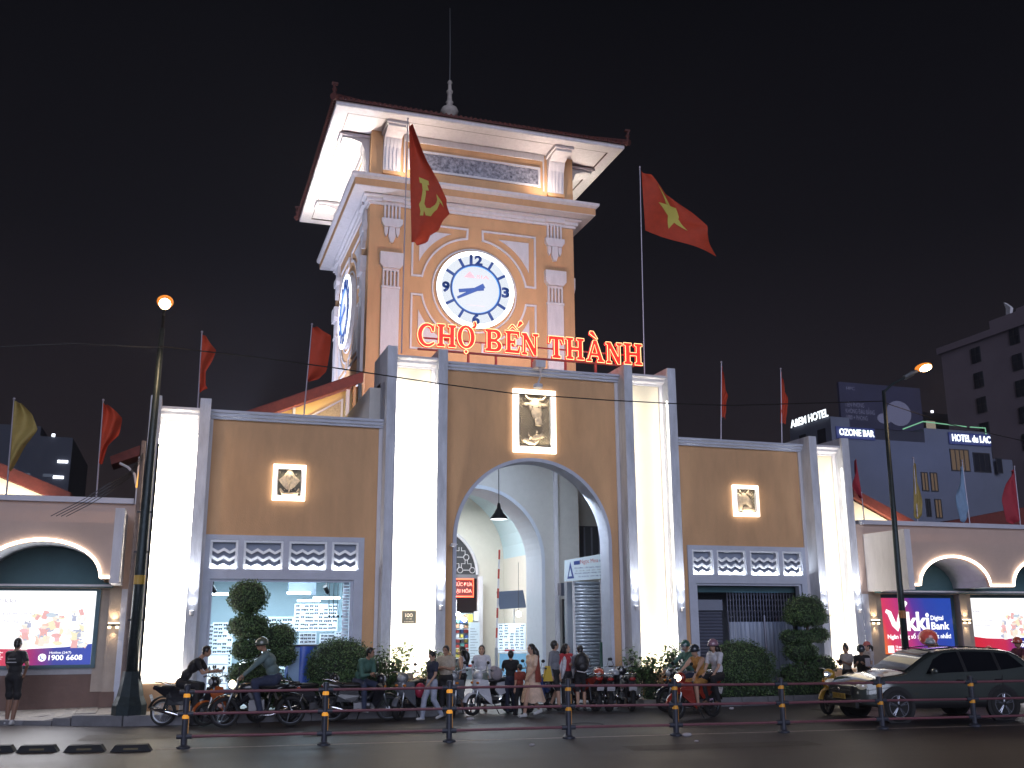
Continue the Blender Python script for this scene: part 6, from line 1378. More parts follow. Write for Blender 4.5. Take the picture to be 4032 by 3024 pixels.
# stations along x (front = -x): x, half width at belt, z sill, z belt(shoulder), z top of cabin/hood, half width top
Lc=4.25
ST=[(-2.12,.52,.42,.62,.70,.45),(-2.05,.70,.34,.70,.80,.60),(-1.90,.80,.30,.76,.88,.66),(-1.60,.855,.28,.82,.95,.70),(-1.20,.875,.27,.88,1.00,.72),(-.95,.88,.27,.92,1.03,.73),(-.60,.88,.26,.95,1.22,.68),(-.25,.885,.26,.97,1.40,.63),(.10,.885,.26,.98,1.49,.60),(.55,.885,.26,.99,1.53,.59),(1.0,.88,.26,1.00,1.52,.59),(1.45,.875,.27,1.01,1.505,.585),(1.85,.865,.28,1.03,1.47,.58),(2.08,.83,.32,1.04,1.36,.58),(2.22,.78,.38,1.03,1.16,.60),(2.27,.70,.46,.92,1.02,.58)]
def csec(s):
    x,w,zs,zb,zt,wt=s
    tw=w-.10
    return [(x,w-.06,zs),(x,w-.015,zs+.10),(x,w,zs+(zb-zs)*.45),(x,w-.005,zs+(zb-zs)*.8),(x,w-.03,zb),(x,wt+.045 if zt-zb>.15 else wt+.10,zb+(zt-zb)*.80),(x,wt-.03,zt-.015 if zt-zb>.15 else zt-.01),(x,wt*.5,zt+.012),(x,0,zt+.018)]
q=MB(); m=len(csec(ST[0]))
full=[]
for s in ST:
    c=csec(s); r=c+[(a,-b,z) for a,b,z in c[-2::-1]]; full.append(r)
nn=len(full[0])
for r in full: q.v+=r
for i in range(len(full)-1):
    for j in range(nn-1): a=i*nn+j; q.f.append((a,a+1,a+nn+1,a+nn))
    q.f.append((i*nn,i*nn+nn,i*nn+2*nn-1,i*nn+nn-1))
q.f.append(tuple(range(nn))); q.f.append(tuple((len(full)-1)*nn+k for k in range(nn)))
body=q.build('body',CARP,car,local=True); smooth_by_angle(body,38)
sb=body.modifiers.new('s','SUBSURF'); sb.levels=1; sb.render_levels=2
def side_y(x,z,off=.0):
    """half width of the body at (x,z) by interpolating the sections"""
    i=max(k for k in range(len(ST)-1) if ST[k][0]<=x) if x>ST[0][0] else 0
    t=(x-ST[i][0])/(ST[i+1][0]-ST[i][0]); ca,cb=csec(ST[i]),csec(ST[i+1])
    c=[tuple(a+(b-a)*t for a,b in zip(p,r)) for p,r in zip(ca,cb)]
    for a,b in zip(c[:-1],c[1:]):
        if a[2]<=z<=b[2]: return a[1]+(b[1]-a[1])*(z-a[2])/max(1e-6,b[2]-a[2])+off
    return c[-3][1]+off
def side_patch(name,poly,m,off,par,both=True,n=3):
    for s in((-1,1) if both else (-1,)):
        tr=geometry.tessellate_polygon([[Vector((a,b,0)) for a,b in poly]]); bm=bmesh.new(); vs=[bm.verts.new((a,b,0)) for a,b in poly]
        for f in tr:
            try: bm.faces.new([vs[i] for i in f])
            except Exception: pass
        bmesh.ops.subdivide_edges(bm,edges=bm.edges[:],cuts=n,use_grid_fill=True)
        mm=MB(); bm.verts.ensure_lookup_table(); idx={v:i for i,v in enumerate(bm.verts)}
        for v in bm.verts: mm.v.append((v.co.x,s*side_y(v.co.x,v.co.y,off),v.co.y))
        for f in bm.faces: mm.f.append(tuple(idx[v] for v in f.verts))
        bm.free(); mm.build(name,m,par,smooth=True,local=True,fix=False)
side_patch('front_side_window',[(-.52,1.0),(-.22,1.30),(.08,1.425),(.42,1.455),(.42,1.03)],GLS,.006,car)
side_patch('rear_side_window',[(.50,1.03),(.50,1.46),(1.0,1.455),(1.28,1.44),(1.28,1.05)],GLS,.006,car)
side_patch('quarter_window',[(1.36,1.06),(1.36,1.43),(1.72,1.40),(1.98,1.12)],GLS,.006,car)
side_patch('pillar_trim',[(.42,1.03),(.42,1.455),(.50,1.46),(.50,1.03)],PLAS,.007,car,n=1); side_patch('pillar_trim',[(1.28,1.05),(1.28,1.44),(1.36,1.43),(1.36,1.06)],PLAS,.007,car,n=1)
side_patch('sill_cladding',[(-1.05,.28),(-1.05,.40),(1.0,.40),(1.0,.28)],PLAS,.012,car)
def ypatch(name,x0,x1,z0,z1,w0,w1,m,off=.012):
    k=MB(); k.v=[(x0,-w0,z0+off),(x0,w0,z0+off),(x1,w1,z1+off),(x1,-w1,z1+off),((x0+x1)/2,0,(z0+z1)/2+off+.02)]; k.f=[(0,1,4),(1,2,4),(2,3,4),(3,0,4)]; return k.build(name,m,car,local=True,fix=False)
q=MB(); xs=[-.93,-.60,-.25,.0]; zz=[1.045,1.24,1.425,1.478]; ww=[.66,.64,.585,.565]
for x,z,w in zip(xs,zz,ww):
    for f in(-1,-.5,0,.5,1): q.v.append((x-.012,f*w,z+.022+(.012 if abs(f)<.6 else 0)))
for i in range(3):
    for j in range(4): a=i*5+j; q.f.append((a,a+1,a+6,a+5))
q.build('windscreen',GLS,car,smooth=True,local=True,fix=False)
# wheels, arches
for x in(-1.30,1.28):
    for s in(-1,1):
        q=MB(); q.prism(arc(x,.34,.41,.41,0,350,28),s*.80,s*.893); q.build('wheel_arch',PLAS,car,local=True)
        w=thing('x','','',(0,0,0)); bpy.data.objects.remove(w)
        q=MB(); q.lathe([(.20,-.11),(.31,-.115),(.335,-.08),(.34,0),(.335,.08),(.31,.115),(.20,.11)],(x,s*.80,.34),32,'y'); wh=q.build('wheel',RUBBER,car,smooth=True,local=True)
        q=MB(); q.ring([(x+.225*math.cos(t),s*.905,.34+.225*math.sin(t)) for t in np.linspace(0,2*PI,32,endpoint=False)],.016,6)
        for i in range(5):
            for d in(-.12,.12):
                a=2*PI*i/5+.3; q.tube([(x+.04*math.cos(a),s*.90,.34+.04*math.sin(a)),(x+.22*math.cos(a+d),s*.90,.34+.22*math.sin(a+d))],[.022,.016],6)
        q.lathe([(.05,-.01),(.05,.01)],(x,s*.90,.34),14,'y'); q.build('rim',ALLOY,wh,local=True); MB().lathe([(.19,-.01),(.19,.0)],(x,s*.86,.34),24,'y').build('brake_disc',BLACKM,wh,local=True)
# front: grille, lamps, bumper, plate
MB().prism([(-.45,.56),(.45,.56),(.50,.74),(-.50,.74)],-2.15,-2.09,'yz').build('grille',PLAS,car,local=True)
for i in range(4): MB().box(-2.165,-2.15,-.44,.44,.585+i*.04,.597+i*.04).build('grille_bar',CHROME,car,local=True)
for s in(-1,1):
    MB().ell((-1.98,s*.64,.76),(.12,.17,.085),14,8,rot=Matrix.Rotation(R_(s*28),3,'Z')).build('headlight',mat('chrome_lens',(.55,.55,.58),.05,metal=.6,em=(1,.93,.8),es=.12),car,smooth=True,local=True)
    MB().ell((-2.03,s*.60,.45),(.05,.09,.05),10,6).build('fog_lamp',CLEAR,car,smooth=True,local=True)
    MB().ell((2.06,s*.66,.92),(.07,.13,.09),12,8).build('tail_light',REDL,car,smooth=True,local=True)
    q=MB(); q.ell((-.42,s*.99,1.06),(.07,.10,.065),12,8); q.tube([(-.40,s*.86,1.02),(-.42,s*.95,1.04)],.02,6); q.build('side_mirror',CARP,car,smooth=True,local=True)
    for x in(.16,1.12): MB().tube([(x,s*.892,.86),(x+.17,s*.892,.86)],.013,6).build('door_handle',CHROME,car,local=True)
    for x in(.455,1.32): MB().box(x-.004,x+.004,s*.887-.004,s*.887+.004,.42,.96).build('door_gap',PLAS,car,local=True)
    MB().tube([(-.2,s*.53,1.50),(.55,s*.545,1.565),(1.55,s*.53,1.50)],.014,6).build('roof_rail',CHROME,car,local=True)
MB().box(-2.14,-2.06,-.60,.60,.30,.42).build('bumper_lip',PLAS,car,local=True)
p=MB().box(-2.185,-2.17,-.26,.26,.47,.58).build('number_plate',mat('plate_yellow',(.40,.26,.03),.5),car,local=True)
text('plate_lettering','51K 738.02',mat('plate_black',(.02,.02,.02),.5),p,(-2.187,.22,.49),.07,.44,ext=0,rot=(PI/2,0,-PI/2),world=False)
MB().ell((-2.17,0,.66),(.012,.05,.04),12,6).build('badge',CHROME,car,local=True)
car.location=(7.22,-5.62,0); car.rotation_euler=(0,0,R_(-6.5))
# ================================================================== PEOPLE (facing +x, feet at z=0, built 1.70 m tall then scaled)
SKIN=[mat('skin_tan',(.36,.20,.13),.55,var=.05),mat('skin_light',(.48,.29,.20),.55,var=.05),mat('skin_brown',(.24,.125,.08),.55,var=.05)]
HAIRM=mat('black_hair',(.012,.010,.010),.35,var=.2,scale=30); EYEM=mat('dark_eye',(.01,.008,.008),.2); LIPM=mat('lip',(.32,.10,.09),.5)
CL={}
def cloth(n,c): 
    return mat(n,c,.8,var=.25,scale=7,bump=1.0,bscale=11)
NAVYC=cloth('navy_cloth',(.02,.025,.05)); BLKC=cloth('black_cloth',(.012,.012,.015)); LTB=cloth('pale_denim',(.36,.40,.50)); BEI=cloth('beige_cloth',(.40,.35,.28)); WHC=cloth('white_cloth',(.60,.60,.64)); GRC=cloth('grey_cloth',(.20,.21,.24)); RUST=cloth('rust_cloth',(.26,.05,.03)); CRM=cloth('cream_cloth',(.66,.48,.36)); GRN=cloth('green_cloth',(.06,.14,.11)); GGR=cloth('grey_green_cloth',(.13,.19,.19)); YLD=cloth('ochre_cloth',(.42,.20,.05)); REDK=cloth('red_cloth',(.40,.03,.04)); DKJ=cloth('dark_denim',(.03,.04,.08)); PNK=cloth('pink_cloth',(.50,.15,.17)); LIL=cloth('pale_shirt_cloth',(.50,.46,.46)); SHOEW=mat('white_shoe',(.55,.55,.56),.5); SHOEB=mat('dark_shoe',(.02,.02,.02),.5); SANDAL=mat('brown_sandal',(.15,.08,.05),.6)
def V3(*a): return Vector(a)
def stand_pose(leg=0,arms='down',twist=0,lean=0,headyaw=0,headpitch=0):
    J={}
    J['pel']=V3(0,0,.93); J['waist']=V3(.01+lean*.25,0,1.08); J['chest']=V3(.0+lean*.55,0,1.27); J['neck']=V3(-.01+lean*.85,0,1.45); J['head']=V3(.015+lean*1.15,0,1.585)
    for s,n in((1,'l'),(-1,'r')):
        J['sh'+n]=V3(-.005+lean*.75,s*.175,1.385); J['hip'+n]=V3(0,s*.088,.90)
        st=leg*s
        J['kn'+n]=V3(.03+.20*max(st,0)+.0-.02*max(-st,0),s*.095,.49+.01); J['an'+n]=V3(.0+.30*st if st>0 else .34*st*.9,s*.09,.085+(.07 if st<-.4 else 0)); J['toe'+n]=J['an'+n]+V3(.15,s*.015,-.045 if st>=-.4 else -.10)
        a=arms[0 if s>0 else 1] if isinstance(arms,(tuple,list)) else arms
        sh=J['sh'+n]
        if a=='down': J['el'+n]=sh+V3(-.03,s*.05,-.28); J['wr'+n]=J['el'+n]+V3(.06,s*.0,-.245)
        elif a=='swingf': J['el'+n]=sh+V3(.06,s*.05,-.27); J['wr'+n]=J['el'+n]+V3(.16,-s*.02,-.19)
        elif a=='swingb': J['el'+n]=sh+V3(-.14,s*.05,-.24); J['wr'+n]=J['el'+n]+V3(-.04,s*.0,-.24)
        elif a=='phone': J['el'+n]=sh+V3(.06,s*.03,-.27); J['wr'+n]=J['el'+n]+V3(.20,-s*.10,.10)
        elif a=='cross': J['el'+n]=sh+V3(.07,s*.06,-.26); J['wr'+n]=J['el'+n]+V3(.13,-s*.20,.04)
        elif a=='hip': J['el'+n]=sh+V3(-.10,s*.17,-.22); J['wr'+n]=J['el'+n]+V3(.12,-s*.13,-.18)
        elif a=='fwd': J['el'+n]=sh+V3(.20,s*.04,-.20); J['wr'+n]=J['el'+n]+V3(.22,-s*.04,-.03)
        elif a=='up': J['el'+n]=sh+V3(.16,s*.08,-.12); J['wr'+n]=J['el'+n]+V3(.02,-s*.08,.24)
    J['yaw']=headyaw; J['pitch']=headpitch
    return J
def ride_pose(seat=.84,reach=(.42,1.0),lean=.12,foot=(.10,.30),hand=.27,headyaw=0,headpitch=0,arms=None):
    """seat height measured at the bottom; z values absolute"""
    J={}; z=seat+.07
    J['pel']=V3(-.22,0,z); J['waist']=V3(-.21+lean*.3,0,z+.17); J['chest']=V3(-.20+lean*.8,0,z+.36); J['neck']=V3(-.20+lean*1.25,0,z+.54); J['head']=V3(-.165+lean*1.55,0,z+.675)
    for s,n in((1,'l'),(-1,'r')):
        J['sh'+n]=V3(-.20+lean*1.1,s*.17,z+.475); J['hip'+n]=V3(-.20,s*.09,z-.02)
        J['kn'+n]=V3(.19,s*.17,z-.06); J['an'+n]=V3(foot[0],s*.17,foot[1]+.06); J['toe'+n]=J['an'+n]+V3(.14,0,-.05)
        w=V3(reach[0]-.06,s*hand,reach[1])
        if arms and arms[0 if s>0 else 1]: w=V3(*arms[0 if s>0 else 1])
        sh=J['sh'+n]; mid=(sh+w)/2; d=(w-sh).length; h=math.sqrt(max(.0,.27**2-(d/2)**2)); J['el'+n]=mid+V3(-.2,s*.35,-1).normalized()*h
        J['wr'+n]=w
    J['yaw']=headyaw; J['pitch']=headpitch
    return J
PEOPLE=[]
def capsule(q,p0,p1,r0,r1,n=12,k=4):
    p0=Vector(p0);p1=Vector(p1); d=p1-p0; L=d.length; d=d.normalized() if L>1e-6 else Vector((0,0,1))
    pts=[];rs=[]
    for i in range(k): a=PI/2*(1-(i+.5)/k); pts.append(p0-d*r0*math.sin(a)); rs.append(r0*math.cos(a))
    pts+=[p0,p1]; rs+=[r0,r1]
    for i in range(k): a=PI/2*((i+.5)/k); pts.append(p1+d*r1*math.sin(a)); rs.append(r1*math.cos(a))
    q.tube(pts,rs,n)
def person(label,x,y,deg,h,J,top,bottom,shoe,skin=0,sleeve='short',legs='long',hair='short',female=False,build=1.14,helmet=None,skirt=None,extra=None,group=None,cap=None,z0=0.0,hairm=None,cat='person',base=None):
    t=thing('person',label,'person',(x,y,z0+.004),R_(deg),group); s=h/1.70; t.scale=(s,s,s)
    Pm=[]; q=MB()
    def cap_(a,b,r0,r1,m): capsule(q,a,b,r0,r1); Pm.append(('c',Vector(a),Vector(b),r0,r1,m))
    def ell_(c,r,m,rot=None): q.ell(c,r,14,9,rot); Pm.append(('e',Vector(c),Vector(r),rot,None,m))
    b=build; f=.93 if female else 1.0
    up=(J['neck']-J['pel']).normalized(); lat=(J['shl']-J['shr']).normalized(); fw=lat.cross(up).normalized()
    RT=Matrix((fw,lat,up)).transposed()
    ell_(J['pel'],(.115*b,.155*b,.125),1 if legs!='none' else 0,RT); ell_(J['waist'],(.10*b,.135*b*f,.15),0,RT); ell_(J['chest'],(.115*b,.165*b*f,.17),0,RT)
    if female: 
        for e in(-1,1): ell_(J['chest']+fw*.08+lat*e*.065+up*.01,(.055,.06,.06),0,RT)
    cap_(J['shl']-lat*.03,J['shr']+lat*.03,.062*b,.062*b,0)
    cap_(J['neck']-up*.04,J['neck']+(J['head']-J['neck'])*.45,.052,.047,2)
    H=J['head']; Rh=Matrix.Rotation(R_(J.get('yaw',0)),3,'Z')@Matrix.Rotation(R_(J.get('pitch',0)),3,'Y')
    hd=lambda *v: H+Rh@Vector(v)
    ell_(H,(.093,.074,.112),2,Rh); ell_(hd(.028,0,-.055),(.062,.056,.062),2,Rh); cap_(hd(.085,0,.0),hd(.104,0,-.028),.010,.014,2)
    for e in(-1,1): ell_(hd(-.005,e*.076,-.012),(.018,.010,.028),2,Rh)
    for n,sg in(('l',1),('r',-1)):
        hip,kn,an,toe=J['hip'+n],J['kn'+n],J['an'+n],J['toe'+n]
        lo=.018 if legs=='long' else .0
        cap_(hip,kn,(.088 if legs!='bare' else .08)*b,(.058+lo),1 if legs in('long','short') else 2)
        if legs=='short': cap_(kn.lerp(hip,.25),kn.lerp(hip,.18),.085,.085,1)
        cap_(kn,kn.lerp(an,.35),.055+lo,.056+lo,1 if legs=='long' else 2); cap_(kn.lerp(an,.35),an,.056+lo,.036+lo*1.3,1 if legs=='long' else 2)
        cap_(an+V3(-.035,0,-.045),toe,.040,.036,3); cap_(an,an+V3(-.02,0,-.035),.040,.042,3)
        sh,el,wr=J['sh'+n],J['el'+n],J['wr'+n]
        sl=0 if sleeve!='none' else 2
        mid=sh.lerp(el,.62)
        cap_(sh,mid,.056*b,.050*b,sl); cap_(mid,el,(.041 if sleeve!='long' else .05)*b,.036 if sleeve!='long' else .046,0 if sleeve=='long' else 2)
        cap_(el,wr,.036 if sleeve!='long' else .045,.026 if sleeve!='long' else .036,0 if sleeve=='long' else 2)
        dv=(wr-el).normalized(); cap_(wr,wr+dv*.075,.028,.034,2); J['hd'+n]=wr+dv*.075; J['dv'+n]=dv
    o=q.build('body',None,t,local=True); 
    md=o.modifiers.new('r','REMESH'); md.mode='VOXEL'; md.voxel_size=.0165; md.use_smooth_shade=True
    sm=o.modifiers.new('s','SMOOTH'); sm.factor=.5; sm.iterations=2
    PEOPLE.append((o,Pm,[top,bottom,SKIN[skin],shoe,EYEM,LIPM],J,hd,lat))
    HM=hairm or HAIRM
    # hair / helmet / cap
    if hair:
        m=MB(); 
        def shell(rx,ry,rz,cx,cz,zmin,xmax):
            k=len(m.v); nu,nv=18,10
            for i in range(nv+1):
                ph=PI*.62*i/nv
                for j in range(nu):
                    a=2*PI*j/nu; v=Vector((rx*math.sin(ph)*math.cos(a),ry*math.sin(ph)*math.sin(a),rz*math.cos(ph)))
                    v.x=min(v.x,xmax+ .25*max(0,v.z)); w=1+.03*math.sin(a*9+i); p=hd(cx+v.x*w,v.y*w,cz+v.z*w); m.v.append(tuple(p))
            for i in range(nv):
                for j in range(nu): j2=(j+1)%nu; m.f.append((k+i*nu+j,k+(i+1)*nu+j,k+(i+1)*nu+j2,k+i*nu+j2))
            m.f.append(tuple(k+nv*nu+j for j in range(nu)))
        shell(.104,.086,.105,-.012,.022,0,.055)
        m.ell(tuple(hd(-.045,0,-.02)),(.058,.072,.08),12,8,Rh)
        if hair=='bob': m.ell(tuple(hd(-.03,0,-.04)),(.075,.092,.115),14,9,Rh)
        if hair=='long':
            a=hd(-.065,0,.0); bb=J['chest']-fw*.13+up*.12; c=J['waist']-fw*.14+up*.12; m.tube([a,a.lerp(bb,.5)-fw*.03,bb,c],[.075,.085,.085,.03],10)
            for e in(-1,1): m.tube([hd(-.02,e*.07,.02),hd(-.03,e*.085,-.10),J['neck']+lat*e*.08-fw*.03-up*.05],[.03,.035,.02],8)
        if hair=='ponytail': m.tube([hd(-.10,0,.03),hd(-.16,0,-.03),hd(-.16,0,-.16)],[.03,.04,.012],8)
        if hair=='bun': m.ell(tuple(hd(-.02,0,.13)),(.045,.045,.045),10,8)
        hh=m.build('hair',HM,t,smooth=True,local=True)
    if helmet:
        hm,vis=helmet; m=MB(); k=0; nu,nv=20,10
        for i in range(nv+1):
            ph=PI*.60*i/nv
            for j in range(nu):
                a=2*PI*j/nu; m.v.append(tuple(hd(-.008+.135*math.sin(ph)*math.cos(a),.122*math.sin(ph)*math.sin(a),.035+.13*math.cos(ph))))
        for i in range(nv):
            for j in range(nu): j2=(j+1)%nu; m.f.append((i*nu+j,(i+1)*nu+j,(i+1)*nu+j2,i*nu+j2))
        m.f.append(tuple(nv*nu+j for j in range(nu)))
        hc=m.build('helmet',hm,t,smooth=True,local=True)
        m=MB(); m.ring([hd(-.008+.134*math.cos(a),.121*math.sin(a),-.003) for a in np.linspace(0,2*PI,24,endpoint=False)],.009,6); m.build('helmet_rim',BLACKM,hc,smooth=True,local=True)
        m=MB(); k=8
        if vis=='brim': m.prism([(.0,-.10),(.11,-.10),(.19,-.05),(.20,0),(.19,.05),(.11,.10),(.0,.10)],.0,.008,'xy'); m.v=[tuple(hd(a,b_,c+.045-max(0,a-.1)*.2)) for a,b_,c in m.v]; m.build('peak',hm,hc,local=True)
        if vis=='visor':
            for i in range(k+1):
                a=R_(-62+124*i/k); 
                for zz,rr in((.06,.15),(-.02,.165),(-.08,.155)): m.v.append(tuple(hd(rr*math.cos(a),rr*math.sin(a)*.86,zz)))
            for i in range(k):
                for j in range(2): a=i*3+j; m.f.append((a,a+1,a+4,a+3))
            m.build('visor',mat('smoky_visor',(.35,.38,.42),.08,alpha=.35,spec=.9),hc,smooth=True,local=True,fix=False)
    if cap:
        m=MB(); m.ell(tuple(hd(-.005,0,.055)),(.105,.09,.085),16,8,Rh); m2=MB(); m2.prism([(.06,-.075),(.17,-.05),(.185,0),(.17,.05),(.06,.075)],0,.01,'xy'); m2.v=[tuple(hd(a,b_,c+.045-(a-.06)*.2)) for a,b_,c in m2.v]; m.add(m2.v,m2.f); m.build('cap',cap,t,smooth=False,local=True)
    if skirt:
        km,zt,zb,rt,rb=skirt; m=MB(); n=36; L=8
        for j in range(L+1):
            v=j/L; z=zt+(zb-zt)*v; 
            for i in range(n):
                a=2*PI*i/n; r=(rt+(rb-rt)*v**.9)*(1+.07*v*math.sin(a*7+1)+.04*v*math.sin(a*3)); m.v.append((J['pel'].x+r*.85*math.cos(a)-.02*v,r*math.sin(a),z+.02*v*math.sin(a*5)))
        for j in range(L):
            for i in range(n): i2=(i+1)%n; m.f.append((j*n+i,j*n+i2,(j+1)*n+i2,(j+1)*n+i))
        m.build('skirt',km,t,smooth=True,local=True,fix=False)
    if extra: extra(t,J,hd,fw,lat,up)
    return t
def ext_open_jacket(m_):
    def f(t,J,hd,fw,lat,up):
        for s in(-1,1):
            q=MB(); a=J['neck']+lat*s*.06-up*.02; b=J['chest']+lat*s*.12+fw*.10; c=J['waist']+lat*s*.15+fw*.09; d=J['pel']+lat*s*.19+fw*.05-up*.12; e=J['pel']+lat*s*.19-fw*.08-up*.12
            q.tube([a,b,c,d],[.03,.055,.06,.03],8); q.tube([J['shl' if s>0 else 'shr'],J['waist']+lat*s*.15-fw*.03,e],[.05,.07,.04],8); q.build('jacket_front',m_,t,smooth=True,local=True)
        q=MB(); q.ell(tuple((J['chest']+J['waist'])/2-fw*.035),(.10,.175,.27),14,9,Matrix((fw,lat,up)).transposed()); q.build('jacket_back',m_,t,smooth=True,local=True)
    return f
def ext_cape(m_):
    def f(t,J,hd,fw,lat,up):
        q=MB(); n=14
        for j in range(9):
            v=j/8
            for i in range(n):
                a=R_(70+220*i/(n-1)); r=.155+.07*v; p=J['neck']-up*(.02+.62*v)+fw*(r*.9*math.cos(a)-.02)+lat*(r*(1.15)*math.sin(a)); q.v.append(tuple(p))
        for j in range(8):
            for i in range(n-1): a=j*n+i; q.f.append((a,a+1,a+n+1,a+n))
        q.build('shawl',m_,t,smooth=True,local=True,fix=False)
    return f
def ext_logo(t,J,hd,fw,lat,up):
    p=J['chest']-fw*.132; 
    for dz,w in((.02,.10),(-.045,.13)):
        m=MB(); m.obox(p+up*dz,lat*w*.8,fw*.012,up*(.008 if dz<0 else .004)); m.build('back_print',mat('white_print',(.5,.5,.52),.6),t,local=True)
red_h=paintm('orange_red_helmet',(.50,.10,.06)); dk_h=paintm('dark_helmet',(.02,.03,.04)); gr_h=paintm('green_helmet',(.03,.10,.08)); pk_h=paintm('mauve_helmet',(.30,.17,.22)); gy_h=paintm('grey_helmet',(.35,.37,.40)); cm_h=paintm('mottled_helmet',(.10,.12,.09)); rd_c=cloth('salmon_cap',(.50,.14,.12))
S_=stand_pose
# --- left
person('man in black t-shirt and shorts seen from behind at the left edge',-12.33,.12,62,1.84,S_(leg=.15,arms=('phone','hip'),headyaw=15,headpitch=18),BLKC,BLKC,SHOEW,2,'short','short','short',extra=ext_logo)
person('man in dark t-shirt leaning forward on the slim motorbike by the left pylon',-8.62,-1.36,-16,1.66,ride_pose(.83,(.40,.98),.30,(.12,.02),headpitch=10,arms=((.52,.16,1.14),(.50,-.14,1.16))),BLKC,BLKC,SHOEB,0,'short','long','short')
person('rider in grey green jacket and mottled helmet on the big motorcycle',-7.16,-2.28,175.5,1.78,ride_pose(.86,(.46,1.02),.16,(.05,.28),headpitch=5),GGR,DKJ,SHOEB,0,'long','long',None,helmet=(cm_h,'brim'),build=1.38)
person('man in green shirt sitting sideways on a parked motorbike by the round bush',-4.86,-1.62,-62,1.62,ride_pose(.80,(.35,.75),.22,(.20,.22),headyaw=30,headpitch=12,arms=((.20,.12,1.02),(.24,-.06,1.05))),GRN,DKJ,SHOEW,0,'long','long','short',build=1.32)
# --- centre, walking in the road
person('boy in navy t-shirt and pale wide trousers looking down behind the fence',-3.42,-2.12,200,1.50,S_(leg=-.75,arms=('swingf','down'),headpitch=28),NAVYC,LTB,SHOEW,1,'short','long','short')
person('middle aged man in a beige polo shirt with glasses on his head behind the boy',-2.90,-1.35,235,1.60,S_(arms=('cross','cross'),headpitch=12),BEI,BLKC,SHOEB,0,'short','long','short',build=1.28)
person('young woman in a white top and black shorts with long hair at the stall',-2.28,-.55,150,1.56,S_(arms=('down','phone')),WHC,BLKC,SHOEW,1,'none','short','long',True)
person('woman with a bob in a white cardigan over a pale green dress facing the street',-1.78,-.55,262,1.58,S_(arms='down',headyaw=-12),WHC,cloth('sage_cloth',(.28,.33,.28)),SANDAL,1,'long','bare','bob',True,skirt=(MATS['sage_cloth'],1.0,.35,.15,.25))
person('teenager in a black t-shirt seen from behind in front of the hall',-1.22,-1.15,78,1.46,S_(leg=.1,arms=('fwd','down')),BLKC,NAVYC,SHOEB,1,'short','long','short')
person('small child in dark clothes beside the woman in the cream dress',-1.18,-1.72,110,1.16,S_(leg=.3,arms='down'),RUST,BLKC,SHOEB,1,'short','long','short')
person('woman with long dark hair in a cream dress and rust shawl striding left',-1.02,-2.12,192,1.63,S_(leg=.9,arms=('swingf','swingb'),headpitch=4),CRM,CRM,SHOEW,1,'short','bare','long',True,skirt=(CRM,1.02,.34,.14,.33),extra=ext_cape(RUST))
person('tall man in a grey sweatshirt and dark shorts with a crossbody strap looking right',.03,-.85,315,1.68,S_(leg=-.5,arms=('down','down'),headyaw=45,headpitch=-6),GRC,BLKC,SHOEB,1,'long','short','short')
person('woman in a loose white jacket over a red top looking up to the right',.36,-.80,285,1.60,S_(arms=('cross','down'),headyaw=50,headpitch=-8),REDK,BLKC,SHOEB,1,'short','long','long',True,extra=ext_open_jacket(WHC))
person('person with dark hair mostly hidden between the white jacket and the backpack',.52,-.45,80,1.50,S_(),BLKC,BLKC,SHOEB,1,'short','long','short')
bp=person('person in a grey hooded top and shorts with a black backpack seen from behind',.66,-1.02,72,1.56,S_(arms=('phone','phone'),lean=.05,headpitch=24),GRC,BLKC,SHOEB,1,'long','short','short')
# --- on the red scooter
person('woman in an ochre top and dark helmet driving the red scooter',2.30,-3.90,201,1.60,ride_pose(.82,(.40,1.0),.10,(.14,.30),headpitch=6),YLD,YLD,SANDAL,1,'none','short',None,True,helmet=(dk_h,'brim'))
person('passenger in a white blouse and mauve helmet at the back of the red scooter',2.66,-4.04,201,1.66,ride_pose(.88,(.20,.98),.06,(.02,.34),headpitch=0,hand=.15),WHC,BLKC,SANDAL,1,'short','long','long',True,helmet=(pk_h,None))
person('rider in a green jacket and green helmet with visor behind the red scooter',2.98,-2.12,190,1.66,ride_pose(.83,(.42,1.0),.08,(.12,.30)),GRN,DKJ,SHOEB,0,'long','long',None,helmet=(gr_h,'visor'))
# --- right
person('person with a hair bun and pale shirt at the far right pylon',7.85,-1.95,190,1.52,S_(arms='phone',headpitch=10),LIL,BLKC,SHOEB,0,'short','long','bun')
person('man in a dark t-shirt and black helmet holding a phone above the car bonnet',7.72,-2.75,222,1.50,S_(arms=('phone','phone'),headpitch=20),BLKC,BLKC,SHOEB,1,'short','long',None,helmet=(dk_h,'brim'))
person('woman in a salmon cap and pale top left of the red blue advert',8.50,-2.0,175,1.58,S_(arms='phone'),LIL,BLKC,SHOEB,1,'short','long','ponytail',True,cap=rd_c)
person('rider in a grey helmet just left of the right lamp post',9.72,-2.92,190,1.66,ride_pose(.83,(.42,1.0),.08,(.12,.30)),BLKC,BLKC,SHOEB,0,'long','long',None,helmet=(gy_h,'brim'))
person('dark haired woman beside the red balloon in front of the blue advert',10.65,-2.0,200,1.65,S_(arms=('up','down')),BLKC,BLKC,SHOEB,1,'short','long','long',True)
person('person in an orange red helmet just showing over the car roof',11.25,-3.3,186,1.46,ride_pose(.80,(.42,1.0),.08,(.12,.30)),BLKC,BLKC,SHOEB,0,'long','long',None,helmet=(red_h,'brim'))
person('person in dark red shirt and orange helmet at the right edge',11.9,-3.6,186,1.66,ride_pose(.84,(.30,1.0),.06,(.12,.34)),cloth('maroon_cloth',(.10,.02,.04)),BLKC,SHOEB,0,'short','long','short',helmet=(red_h,'brim'))
